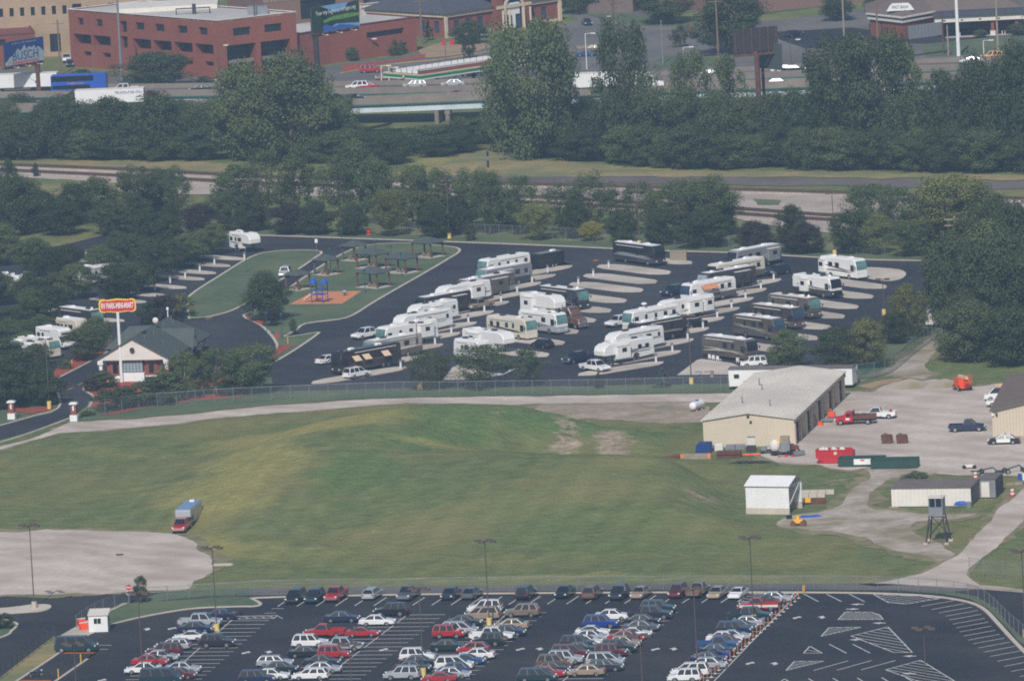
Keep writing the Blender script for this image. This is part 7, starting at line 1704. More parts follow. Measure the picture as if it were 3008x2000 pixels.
prop('tyre_stack', 'dark tyres at the open end of the white shed', 'tyres', 2318, 1524, 0, ('tyre', MB().tube((0, 0, 0), (0, 0, .28), .42, n=12), 'tyre'), ('tyre', MB().tube((.05, 0, .28), (.05, 0, .54), .4, n=12), 'tyre'))
prop('rowboat', 'upturned dark boat by the low white building', 'boat', 2770, 1488, R(-12), ('hull', MB().dome((1.2, .4, 0), 1.3, .5, .55, n=14), 'dark_metal'))
prop('blue_boat', 'blue covered boat by the low white building', 'boat', 2801, 1490, R(-12), ('cover', MB().dome((1.1, .4, .35), 1.1, .5, .5, n=14), 'blue_paint'), ('hull', MB().box(.1, 2.1, .05, .75, .1, .4), 'grey_metal'))
prop('steel_tub', 'round steel tub beside the blue boat', 'tub', 2846, 1490, 0, ('tub', MB().tube((0, 0, 0), (0, 0, .8), .45, .5, n=14), 'grey_metal'))
def barrel(px, py, label):
    r = thing('traffic_barrel', label, 'barrel', G(px, py))
    MB().tube((0, 0, 0), (0, 0, .1), .38, n=12).build('base', 'tyre', r)
    for k in range(4): MB().tube((0, 0, .1 + k * .25), (0, 0, .35 + k * .25), .3 - .02 * k, n=12).build('band', 'orange_paint' if k % 2 == 0 else 'white_metal', r)
barrel(2974, 1458, 'orange traffic barrel beside the gravel road'); barrel(2866, 1408, 'orange traffic barrel near the green machinery')
prop('plastic_drum', 'blue and white plastic drums beside the pallets', 'drums', 2996, 1410, 0, ('drum', MB().tube((0, 0, 0), (0, 0, .95), .3, n=12), 'blue_paint'), ('drum', MB().tube((.65, .1, 0), (.65, .1, .95), .3, n=12), 'white_metal'))
def harrow(px, py, label, rz):
    r = thing('farm_implement', label, 'machine', G(px, py), rz)
    MB().tube((0, 0, .5), (2.6, 0, 1.1), .1).tube((2.6, 0, 1.1), (3.4, 0, .4), .1).tube((.6, -.6, .5), (.6, .6, .5), .08).build('boom', 'green_paint', r)
    for s in (-1, 1): link('wheel', wheel(.4, .25), r, (.6, s * .75, .4))
    MB().box(3.0, 3.8, -.7, .7, .1, .6).build('rake_head', 'green_paint', r); MB().box(-.8, .2, -.12, .12, .4, .6).build('drawbar', 'dark_metal', r)
harrow(2868, 1394, 'green farm implement with a raised boom by the yard edge', R(-20)); harrow(2945, 1392, 'green folded farm implement beside the plastic drums', R(15))
prop('mower_deck', 'white and black mower deck behind the green implements', 'machine', 2830, 1376, R(-10), ('deck', MB().bevel_profile([(0, .2), (.2, .6), (1.6, .6), (1.9, .2)], 1.0, .06), 'off_white'), ('wheel', MB().tube((.2, -.6, .3), (.2, -.4, .3), .3), 'tyre'), ('wheel', MB().tube((1.7, -.6, .3), (1.7, -.4, .3), .3), 'tyre'))
prop('pallet_stack', 'grey wooden pallets by the plastic drums', 'pallets', 2955, 1424, R(-14), *[('pallet', MB().box(k * 1.3, k * 1.3 + 1.2, 0, 1.0, 0, .15 + .15 * (k % 2)), 'wood_grey') for k in range(3)])
T(2692, 1418, 1385, 90, 'leaf_mid', 'bush', 'weedy green shrubs behind the low white building', None, 'shrub', bare=0)
prop('blue_cabinet', 'pale blue box on a post behind the office trailer', 'cabinet', 2510, 1128, R(-12), ('box', MB().box(-.6, .6, -.4, .4, 1.5, 3.1), 'glass_pale'), ('post', MB().box(-.5, -.35, -.3, .3, 0, 1.5), 'white_metal'), ('post', MB().box(.35, .5, -.3, .3, 0, 1.5), 'white_metal'))
prop('box_trailer', 'white box trailer end half hidden by the grove', 'trailer', 2720, 962, R(-20), ('box', MB().box(0, 3.2, 0, 6, .5, 2.9), 'white_metal'), ('door', MB().box(.2, 3.0, -.04, 0, .6, 2.8), 'off_white'), ('wheel', MB().tube((-.05, 2.5, .4), (.2, 2.5, .4), .4), 'tyre'))
prop('utility_pole', 'grey utility pole with two crossarms rising from the grove', 'pole', 2815, 900, R(-8), ('pole', MB().tube((0, 0, 0), (0, 0, 15.2), .2, .14), 'wood_grey'), ('crossarm', MB().box(-1.7, 1.7, -.08, .08, 14.6, 14.8), 'wood_grey'), ('crossarm', MB().box(-1.7, 1.7, -.08, .08, 13.6, 13.8), 'wood_grey'))
prop('rail_signal', 'railway signal mast with two black signal heads', 'signal', 1428, 524, 0, ('mast', MB().tube((0, 0, 0), (0, 0, 5.2), .09), 'grey_metal'), ('signal_head', MB().box(.3, .7, -.1, .1, 2.0, 3.4), 'black_trim'), ('signal_head', MB().box(.3, .7, -.1, .1, 4.2, 5.2), 'black_trim'), ('platform', MB().box(-.4, .7, -.3, .3, 3.8, 3.9), 'grey_metal'))
for x, y, lab in ((270, 1546, 'white stone'), (284, 1542, 'x')): pass
for x, y in ((2088, 1058), (2099, 1060), (2112, 1063), (2170, 1068)):
    prop('patio_chair', 'white patio chair set out beside the corner motorhome', 'chair', x, y, R(40), ('seat', MB().box(-.28, .28, -.28, .28, .4, .46), 'white_metal'), ('backrest', MB().box(-.28, -.2, -.28, .28, .46, 1.0), 'white_metal'), *[('leg', MB().box(a - .03, a + .03, b - .03, b + .03, .13, .4), 'white_metal') for a in (-.24, .24) for b in (-.24, .24)])['group'] = 'patio chairs'
prop('steel_plate', 'dark steel plate lying on the gravel lot', 'plate', 352, 1630, R(10), ('plate', MB().box(-.5, .5, -.6, .6, .06, .12), 'rust'))
prop('concrete_rubble', 'pale concrete slab lying in the grass by the gravel lot', 'rubble', 652, 1660, R(-12), ('slab', MB().bevel_profile([(-1.6, 0), (-1.4, .2), (1.4, .25), (1.6, 0)], 1.2, .05), 'concrete'))
# ================================================================ viaduct
def deck(pix, z, wdt, label, far_pix_shift=None):
    P = [G(a, b, z + 1.0) for a, b in pix]
    P = [Vector(p) for p in catmull([tuple(p) for p in P], 6, False)]
    for p in P: p.z = z
    o0 = Vector((P[0].x, P[0].y, 0)); r = thing('viaduct', label, 'bridge', o0)
    Q = [p - o0 for p in P]
    back = []
    for i, p in enumerate(Q):
        d = Q[min(i + 1, len(Q) - 1)] - Q[max(i - 1, 0)]; n = Vector((-d.y, d.x, 0)).normalized(); back.append(p + n * wdt)
    mid = [(a + b) / 2 - Vector((0, 0, .25)) for a, b in zip(Q, back)]
    MB().strip(mid, wdt - .5, .25).build('road_deck', 'asphalt_worn', r)
    MB().strip([p - Vector((0, 0, .25)) for p in Q], .45, 1.25).build('parapet', 'viaduct_concrete', r)
    MB().strip([p - Vector((0, 0, .25)) for p in back], .45, 1.15).build('parapet', 'viaduct_concrete', r)
    MB().strip([p - Vector((0, 0, .50)) for p in Q], .7, .25).build('flange', 'girder_green', r)
    MB().strip([p + Vector((0, .35, -1.95)) for p in Q], .25, 1.45).build('girder', 'girder_paint', r)
    MB().strip([p - Vector((0, .35, 1.95)) for p in back], .25, 1.45).build('girder', 'girder_paint', r)
    MB().strip([m - Vector((0, 0, 1.2)) for m in mid], .3, 1.2).build('girder', 'girder_paint', r)
    step = 0; acc = 8.0
    for i in range(len(Q) - 1):
        a, b = Q[i], Q[i + 1]; acc += (b - a).length
        if acc > 21:
            acc = 0
            m0 = a; m1 = back[i]
            d = (m1 - m0).normalized()
            pr = MB().bar(Vector((m0.x, m0.y, z - 2.95)) + d * .4, Vector((m1.x, m1.y, z - 2.95)) - d * .4, 1.1, 1.0).build('pier_cap', 'viaduct_concrete', r)
            for t in (.18, .5, .82):
                c_ = m0.lerp(m1, t); MB().tube((c_.x, c_.y, 0), (c_.x, c_.y, z - 2.95), .5, n=10).build('column', 'viaduct_concrete', pr)
    return r
deck([(-500, 330), (0, 313), (300, 307), (620, 300), (1050, 290), (1450, 274), (1950, 252), (2340, 238), (2900, 215), (3500, 190)], 7.0, 5.2, 'near viaduct carriageway with white girder and tan parapet')
deck([(-500, 288), (0, 270), (300, 267), (620, 263), (1050, 258), (1400, 249), (1950, 226), (2340, 207), (2900, 184), (3500, 158)], 7.0, 12.0, 'far viaduct carriageway behind the near one')
# vehicles on the viaduct (z of the deck)
def vcar(px, py, kind, col, lab, left=False, z=7.0, sl=-.04):
    a = HEAD(px, py, 100, 100 * sl) + (math.pi if left else 0); car(px, py, kind, col, a, lab, 'vehicles on the viaduct', z=z, near=False)
vcar(1345, 283, 'coupe', 'red', 'red car on the near viaduct carriageway')
vcar(1040, 296, 'sedan', 'navy', 'dark blue car on the near viaduct carriageway beside the tall tree')
vcar(1220, 258, 'wagon', 'silver', 'pale blue-grey car on the far carriageway under the station canopy', True)
vcar(1332, 254, 'sedan', 'silver', 'silver sedan on the far carriageway beside the canopy', True)
vcar(1050, 264, 'suv', 'white', 'white SUV on the far carriageway beside the tall tree', True)
vcar(1078, 263, 'sedan', 'red', 'red car overlapping the white SUV on the far carriageway', True)
vcar(590, 270, 'sedan', 'black', 'black car with red tail lamps on the far carriageway before the brick building', True)
vcar(690, 266, 'sedan', 'silver', 'silver car on the far carriageway before the brick building', True)
vcar(2285, 251, 'sedan', 'maroon', 'dark red car on the near carriageway below the billboard back')
vcar(2300, 212, 'sedan', 'white', 'white sedan on the far carriageway beside a black car', True)
vcar(2332, 212, 'sedan', 'black', 'black sedan overlapping the white sedan on the far carriageway', False)
vcar(365, 272, 'crew', 'white', 'white pickup on the far carriageway behind the box trailer', True)
vcar(2855, 186, 'sedan', 'white', 'white sedan on the far carriageway near the yellow SUV', True)
vcar(2915, 176, 'suv', 'orange', 'yellow SUV on the street beside the white flagpole', True)
vcar(2080, 226, 'sedan', 'silver', 'silver car glimpsed through the loose trees on the viaduct', True)
def box_trailer(px, py, L_, lab, col='white_metal', z=7.0, H=4.0, words=None):
    a = HEAD(px, py, 100, -4); g = G(px, py, z); r = thing('semi_trailer', lab, 'trailer', g, a)
    MB().box(-L_ / 2, L_ / 2, -1.3, 1.3, 1.15, H).build('box', col, r)
    MB().box(-L_ / 2 - .02, L_ / 2 + .02, -1.32, 1.32, H, H + .06).build('roof', 'off_white', r)
    MB().box(-L_ / 2 + .3, L_ / 2 - 2, -.5, .5, .9, 1.15).build('frame', 'dark_metal', r)
    for x in (-L_ / 2 + 1.2, -L_ / 2 + 2.5):
        for s in (-1, 1): link('wheel', wheel(.5, .4), r, (x, s * 1.05, .5))
    MB().box(-L_ / 2 + .0, L_ / 2, -1.33, -1.3, 1.15, 1.3).build('side_rail', 'grey_metal', r)
    if words: text(words, .75, 'navy_print', r, (L_ * .28, -1.34, H - .75), (1, 0, 0), (0, 0, 1), sx=.9)
    return r
box_trailer(70, 273, 14.5, 'plain white box trailer on the far carriageway behind the billboard pole')
box_trailer(326, 319, 14.0, 'white box trailer lettered in blue on the near carriageway', words='TRUCKS-FOR-YOU')
semi(446, 315, HEAD(446, 315, 100, -4), 'paint_car_maroon', 'maroon semi tractor pulling the lettered white trailer', z=7.0)
semi(1906, 266, HEAD(1906, 266, 100, -4), 'rv_white', 'white semi tractor on the near carriageway between tall trees', z=7.0)
box_trailer(1790, 271, 14.0, 'white box trailer half hidden by tall trees on the near carriageway')
def bus():
    px, py = 235, 276; a = HEAD(px, py, 100, -4); g = G(px, py, 7.0); r = thing('double_deck_bus', 'blue double-deck coach lettered in orange on the far carriageway', 'bus', g, a); L_, H = 11.5, 4.1
    MB().bevel_profile([(-L_ / 2, .4), (-L_ / 2, H - .2), (-L_ / 2 + .2, H), (L_ / 2 - .3, H), (L_ / 2, H - .6), (L_ / 2, .4)], 2.5, .1).build('body', 'blue_paint', r)
    MB().box(-L_ / 2 + .2, L_ / 2 - 2.6, -1.27, -1.25, 2.75, 3.85).build('window_band', 'glass_dark', r); MB().box(-L_ / 2 + .3, L_ / 2 - 3.4, -1.272, -1.25, 1.2, 1.95).build('window_band', 'glass_dark', r)
    MB().box(L_ / 2 - .01, L_ / 2 + .02, -1.1, 1.1, 1.2, 3.5).build('windscreen', 'glass_dark', r)
    MB().box(-2.6, 1.8, -1.275, -1.25, 2.1, 2.7).build('name_panel', 'blue_paint', r)
    text('megabus.com', .62, 'canvas_orange', r, (-.6, -1.29, 2.36), (1, 0, 0), (0, 0, 1))
    for x in (-L_ / 2 + 2.2, -L_ / 2 + 3.4, L_ / 2 - 2.4):
        for s in (-1, 1): link('wheel', wheel(.48, .3), r, (x, s * 1.1, .48))
bus()
# ================================================================ town beyond: streets and lawns
sheet('town_street', [(-500, 275), (-500, 150), (0, 195), (200, 215), (700, 235), (1000, 190), (1230, 160), (1420, 130), (1560, 110), (1700, 60), (1640, 20), (1760, -20), (2000, 70), (2300, 60), (2600, 20), (3400, -60), (3500, 160), (2900, 178), (2300, 205), (1700, 232), (1050, 258), (500, 270)], 'asphalt_street', 0.05)
sheet('bank_lot', [(2270, 95), (2380, 90), (2500, 82), (2560, 90), (2700, 105), (2900, 92), (3100, 75), (3100, 95), (2960, 106), (2720, 130), (2560, 128), (2480, 146), (2360, 142), (2290, 118)], 'asphalt_dark', 0.075)
sheet('town_lawn', [(2700, 135), (2960, 108), (3200, 92), (3200, 150), (2960, 160), (2720, 168)], 'lawn', 0.08)
sheet('town_lawn', [(1640, 22), (1760, 55), (1900, 78), (2050, 80), (2050, 65), (1900, 50), (1800, 35), (1760, 5)], 'lawn', 0.08)
sheet('town_lawn', [(2220, 45), (2400, 22), (2500, 5), (2600, -10), (2600, -25), (2400, 0), (2220, 28)], 'lawn', 0.08)
sheet('town_lawn', [(1900, 190), (1960, 165), (2100, 170), (2100, 195), (1980, 205)], 'lawn', 0.08)
sheet('mulch_bed', [(1000, 195), (1150, 178), (1250, 160), (1250, 172), (1130, 186), (1010, 212)], 'mulch_red', 0.09, jitter=.5)
sheet('brick_plaza', [(1225, 150), (1300, 125), (1420, 128), (1440, 140), (1400, 152), (1330, 165), (1250, 172)], 'dirt', 0.085, jitter=.4)
sheet('brick_plaza', [(1690, 138), (1790, 125), (1800, 132), (1700, 146)], 'dirt', 0.085)
kerb([(1000, 216), (1150, 190), (1300, 175), (1440, 152)], material='paint_yellow', w=.3)
# ---------------------------------------------------------------- walls with real openings
def facade(parent, A, B, z0, z1, ops, m, depth=.5, pane='glass_dark', wallname='wall', out=1):
    """wall from A to B (local, z ignored); ops = (u0,u1,v0,v1[,depth[,pane]]) in metres along / up"""
    A = Vector((A[0], A[1], 0)); B = Vector((B[0], B[1], 0)); L_ = (B - A).length; d = (B - A) / L_; n = Vector((d.y, -d.x, 0)) * out
    us = sorted({0, L_} | {o[0] for o in ops} | {o[1] for o in ops}); vs_ = sorted({z0, z1} | {o[2] for o in ops} | {o[3] for o in ops})
    mb = MB()
    def P(u, v, k=0.0): p = A + d * u - n * k; return (p.x, p.y, v)
    for i in range(len(us) - 1):
        for j in range(len(vs_) - 1):
            um, vm = (us[i] + us[i + 1]) / 2, (vs_[j] + vs_[j + 1]) / 2
            if any(o[0] < um < o[1] and o[2] < vm < o[3] for o in ops): continue
            mb.add([P(us[i], vs_[j]), P(us[i + 1], vs_[j]), P(us[i + 1], vs_[j + 1]), P(us[i], vs_[j + 1])], [(0, 1, 2, 3)])
    for o in ops:
        k = o[4] if len(o) > 4 else depth
        u0, u1, v0, v1 = o[:4]
        for a, b in (((u0, v0), (u1, v0)), ((u1, v0), (u1, v1)), ((u1, v1), (u0, v1)), ((u0, v1), (u0, v0))):
            mb.add([P(*a), P(*b), P(*b, k), P(*a, k)], [(0, 1, 2, 3)])
    w = mb.build(wallname, m, parent)
    for o in ops:
        k = o[4] if len(o) > 4 else depth
        u0, u1, v0, v1 = o[:4]
        pm = o[5] if len(o) > 5 else pane
        g = MB().slab([P(u0, v0, k - .002), P(u1, v0, k - .002), P(u1, v1, k - .002), P(u0, v1, k - .002)], tuple(-n * .06)).build('window', pm, w)
        fr = MB(); um = (u0 + u1) / 2
        if u1 - u0 > 1.2 and 'dark_void' != pm:
            fr.slab([P(um - .05, v0, k - .06), P(um + .05, v0, k - .06), P(um + .05, v1, k - .06), P(um - .05, v1, k - .06)], tuple(-n * .05)).build('mullion', 'dark_metal', g)
    return w
def office_block():
    H = 12.6; A = G(200, 28, H); B = G(640, 62, H); Cc = G(868, 36, H); o = Vector((B.x, B.y, 0))
    aAB = math.atan2(B.y - A.y, B.x - A.x)
    r = thing('office_block', 'three-storey red brick office block with white flat roof and angled deep bays', 'building', o, 0)
    a = A - o; c_ = Cc - o; a.z = c_.z = 0
    # left face, A -> B
    L1 = (Vector((0, 0, 0)) - a).length
    ops = []
    k = L1 / 52.0
    for u, w in ((3.2, 2.0), (9.7, 2.2), (23.5, 3.0), (30.2, 3.2), (38.1, 3.2), (45.3, 2.9)): ops.append((u * k, (u + w) * k, 9.3, 10.9, .5))
    for u in (1.4, 8.2, 22.3, 29.4, 36.6, 43.7):
        ops.append((u * k, (u + 6.2) * k, 5.0, 7.3, 2.6, 'glass_dark')); ops.append(((u + 3.2) * k, (u + 6.0) * k, 2.6, 3.6, 1.0, 'glass_dark'))
    ops.append((18.0 * k, 20.4 * k, 8.4, 10.9, .9)); ops.append((18.0 * k, 20.4 * k, 5.0, 7.6, .9))
    facade(r, a, (0, 0), 0, H, ops, 'brick_red')
    L2 = c_.length
    ops2 = [(3.6, 7.9, 8.9, 10.6, .5), (11.4, 15.7, 8.9, 10.6, .5), (1.8, 9.0, .2, 7.0, 3.0, 'glass_dark'), (10.2, 17.6, .2, 7.0, 3.0, 'glass_dark')]
    ops2 = [q for q in ops2 if q[1] < L2 - .3]
    facade(r, (0, 0), c_, 0, H, ops2, 'brick_red')
    for u in (1.8, 10.2):
        d = c_ / L2; n = Vector((d.y, -d.x, 0)); p = d * (u + .05) - n * 1.2; q = d * (u + 7.1) - n * 1.2
        MB().bar(Vector((p.x, p.y, 2.9)), Vector((q.x, q.y, 2.9)), .3, .8).build('spandrel', 'viaduct_concrete', r)
    e = a + c_
    MB().add([(a.x, a.y, 0), (e.x, e.y, 0), (e.x, e.y, H), (a.x, a.y, H), (c_.x, c_.y, 0), (c_.x, c_.y, H)], [(1, 0, 3, 2), (4, 1, 2, 5)]).build('back_wall', 'brick_red', r)
    MB().slab([(a.x, a.y, H - .35), (0, 0, H - .35), (c_.x, c_.y, H - .35), (e.x, e.y, H - .35)], (0, 0, .1)).build('roof', 'roof_white', r)
    par = MB().strip([(e.x, e.y, H), (a.x, a.y, H), (0, 0, H), (c_.x, c_.y, H), (e.x, e.y, H)], .5, .12).build('coping', 'off_white', r)
    m = (a + c_) * .38
    MB().box(m.x - 3, m.x + 4.5, m.y - .4, m.y + .4, H + .9, H + 1.1).box(m.x - 3, m.x - 2.8, m.y - .4, m.y + .4, H - .25, H + .9).box(m.x + 4.3, m.x + 4.5, m.y - .4, m.y + .4, H - .25, H + .9).box(m.x + .6, m.x + 1.4, m.y - .5, m.y + .5, H - .25, H + 1.9).build('roof_rack', 'dark_metal', r)
    m = c_ * .75 + a * .12
    MB().box(m.x - 2.2, m.x + 2.2, m.y - 1.5, m.y + 1.5, H - .25, H + 1.5).build('rooftop_unit', 'grey_metal', r)
    m2 = (a + c_) * .68
    MB().box(m2.x - 11, m2.x + 11, m2.y - 6, m2.y + 8, H - .25, H + .7).build('penthouse', 'off_white', r)
    return r
office_block()
def low_wing():
    H = 7.6; A = G(866, 74, H); B = G(985, 68, H); D = G(1222, 50, H); o = Vector((B.x, B.y, 0))
    P0, P1 = G(866, 205, 0), G(975, 187, 0); P2 = G(1226, 152, 0)
    r = thing('low_brick_wing', 'low red brick wing with slit window under the lake billboard', 'building', Vector((P1.x, P1.y, 0)))
    a = P0 - P1; b = P2 - P1
    nrm = Vector((-b.y, b.x, 0)).normalized() * 17
    L_ = b.length
    facade(r, a, (0, 0), 0, H, [], 'brick_red'); facade(r, (0, 0), b, 0, H, [(L_ * .42, L_ * .86, 4.3, 5.6, 1.0, 'glass_dark'), (L_ * .80, L_ * .88, .2, 2.3, .8, 'glass_dark')], 'brick_red')
    e = b + nrm; f_ = a + nrm
    MB().add([(b.x, b.y, 0), (e.x, e.y, 0), (e.x, e.y, H), (b.x, b.y, H)], [(0, 1, 2, 3)]).build('side_wall', 'brick_red', r)
    MB().slab([(a.x, a.y, H - .3), (0, 0, H - .3), (b.x, b.y, H - .3), (e.x, e.y, H - .3), (f_.x, f_.y, H - .3)], (0, 0, .1)).build('roof', 'roof_white', r)
    MB().strip([(a.x, a.y, H), (0, 0, H), (b.x, b.y, H), (e.x, e.y, H)], .5, .12).build('coping', 'brick_dark', r)
low_wing()
def simple_block(name, label, A, B, H, depth, wall, roof, ops=(), parapet=True, skew=None, pane='glass_dark', dep=.4):
    """A, B = pixel points of the near wall foot"""
    a, b = G(*A), G(*B); r = thing(name, label, 'building', a, math.atan2(b.y - a.y, b.x - a.x)); L_ = (b - a).length
    facade(r, (0, 0), (L_, 0), 0, H, list(ops), wall, dep, pane)
    MB().add([(0, 0, 0), (0, depth, 0), (0, depth, H), (0, 0, H), (L_, 0, 0), (L_, depth, 0), (L_, depth, H), (L_, 0, H)], [(0, 1, 2, 3), (5, 4, 7, 6), (1, 5, 6, 2)]).build('side_wall', wall, r)
    MB().box(0, L_, 0, depth, H - .3, H - .2).build('roof', roof, r)
    if parapet: MB().strip([(0, depth, H), (0, 0, H), (L_, 0, H), (L_, depth, H)], .4, .15).build('coping', wall, r)
    return r, L_
ops = [(1.0 + k * 2.35, 1.9 + k * 2.35, 9.3, 11.2) for k in range(9)] + [(22.0 + 0, 24.0, 9.3, 11.4), (25.0, 25.9, 9.0, 10.8), (16.6, 19.0, 1.0, 5.0), (21.5, 23.6, 4.6, 7.4), (30, 31.4, 9.3, 11.2), (36, 37.4, 9.3, 11.2)]
simple_block('warehouse', 'tall tan brick warehouse with small upper windows behind the red office block', (-70, 178), (470, 150), 14.5, 30, 'brick_tan', 'roof_brown', ops)
simple_block('brick_store', 'low dark red brick store behind the beer billboard', (-120, 205), (108, 190), 7.0, 16, 'brick_dark', 'brick_dark', [(5, 7.5, .5, 3.6, .5), (1.5, 4, 4.6, 6.0, .4), (8.0, 10.5, 4.6, 6.0, .4)])
r, L_ = simple_block('louvred_hall', 'brown hall with vertical louvres behind the red brick block', (780, 112), (1072, 82), 12.5, 20, 'brick_brown', 'roof_brown', [(9.0, 18.0, 3.2, 7.6, .8)])
for k in range(34): MB().box(k * .6, k * .6 + .25, -.15, 0, 7.8, 12.4).build('louvre', 'wood_grey', r)
simple_block('white_warehouse', 'white warehouse with dark roof behind the bank', (1070, 85), (1500, 40), 5.5, 24, 'off_white', 'roof_slate', [(9, 10, 1, 2)])
simple_block('brown_block', 'long brown brick block with a band of small windows', (2140, 48), (2560, 5), 9.0, 26, 'brick_brown', 'roof_brown', [(9.0 + k * 2.2, 10.8 + k * 2.2, 3.6, 4.3) for k in range(8)])
simple_block('dark_shed', 'dark low building beneath the street trees beyond the bank', (1690, 42), (1860, 38), 3.6, 12, 'roof_brown', 'roof_brown')
def columned_bank():
    P0 = G(1222, 118); P1 = G(1312, 112); P2 = G(1640, 62)
    a = math.atan2(P2.y - P1.y, P2.x - P1.x); r = thing('columned_bank', 'red brick bank with slate hip roof, stone trim and arched white portico', 'building', P1, a); L_ = (P2 - P1).length; D = 26.0; H = 5.4
    wins = [(2.4 + k * 3.6, 4.2 + k * 3.6, .9, 3.6, .25, 'glass_blue') for k in range(3)] + [(L_ - 9 + k * 3.8, L_ - 7.2 + k * 3.8, .9, 3.6, .25, 'glass_blue') for k in range(2)]
    facade(r, (0, 0), (L_, 0), 0, H, wins, 'brick_red', .25)
    facade(r, (0, D), (0, 0), 0, H, [(4 + k * 4.5, 5.8 + k * 4.5, .9, 3.6, .25, 'glass_blue') for k in range(5)], 'brick_red', .25)
    MB().add([(L_, 0, 0), (L_, D, 0), (L_, D, H), (L_, 0, H), (0, D, 0), (0, D, H)], [(0, 1, 2, 3), (1, 4, 5, 2)]).build('back_wall', 'brick_red', r)
    MB().box(-.5, L_ + .5, -.5, 0, H - .9, H).box(-.5, 0, 0, D, H - .9, H).build('cornice', 'stone_trim', r)
    MB().box(-.2, L_ + .2, -.25, 0, 0, .6).build('plinth', 'stone_trim', r)
    for x, y in ((-.3, -.3), (L_ + .3, -.3), (-.3, D * .5)): MB().box(x - .35, x + .35, y - .35, y + .35, 0, H - .9).build('quoin', 'stone_trim', r)
    e = 1.0
    MB().add([(-e, -e, H), (L_ + e, -e, H), (L_ + e, D + e, H), (-e, D + e, H), (9, D / 2, H + 5.5), (L_ - 9, D / 2, H + 5.5)], [(0, 1, 5, 4), (1, 2, 5), (2, 3, 4, 5), (3, 0, 4)]).build('roof', 'roof_slate', r)
    # portico
    c0 = L_ * .56; po = MB().box(c0 - 5.2, c0 - 3.2, -1.8, 0, 0, H + 1.6).box(c0 + 3.2, c0 + 5.2, -1.8, 0, 0, H + 1.6).box(c0 - 3.2, c0 + 3.2, -1.2, 0, H - .4, H + 1.6).build('portico', 'brick_red', r)
    tp = [(c0 - 5.2, H + 1.6)] + [(c0 + 3.6 * math.cos(t), H + 1.6 + 2.6 * math.sin(t)) for t in [math.pi - math.pi * k / 12 for k in range(13)]] + [(c0 + 5.2, H + 1.6)]
    MB().slab([(x, -1.8, z) for x, z in tp], (0, 6, 0)).build('arched_gable', 'brick_red', po)
    arc = MB()
    for k in range(16):
        t0, t1 = math.pi * k / 16, math.pi * (k + 1) / 16
        arc.slab([(c0 + q * math.cos(t), -2.0, H - .8 + q * math.sin(t)) for q, t in ((3.1, t0), (3.1, t1), (2.5, t1), (2.5, t0))], (0, .4, 0))
    arc.box(c0 - 3.1, c0 - 2.5, -2.0, -1.6, 0, H - .8).box(c0 + 2.5, c0 + 3.1, -2.0, -1.6, 0, H - .8).build('stone_arch', 'stone_trim', po)
    MB().box(c0 - 2.5, c0 + 2.5, -1.25, -1.2, .2, H + 1.2).build('arch_glass', 'glass_blue', po)
    MB().box(c0 - 5.4, c0 + 5.4, -1.95, -1.8, H - .6, H + .1).build('stone_band', 'stone_trim', po)
    MB().box(c0 - 1.9, c0 + 1.9, -1.6, -1.3, H - 2.2, H + .4).build('white_sign', 'white_metal', po); MB().box(c0 - .5, c0 + .5, -1.6, -1.3, .2, H - 2.2).build('door_surround', 'white_metal', po)
    for x in (-4.2, -2.2, 2.2, 4.2): MB().tube((c0 + x, -2.6, 0), (c0 + x, -2.6, H - .9), .28, .24, n=10).build('column', 'stone_trim', po)
columned_bank()
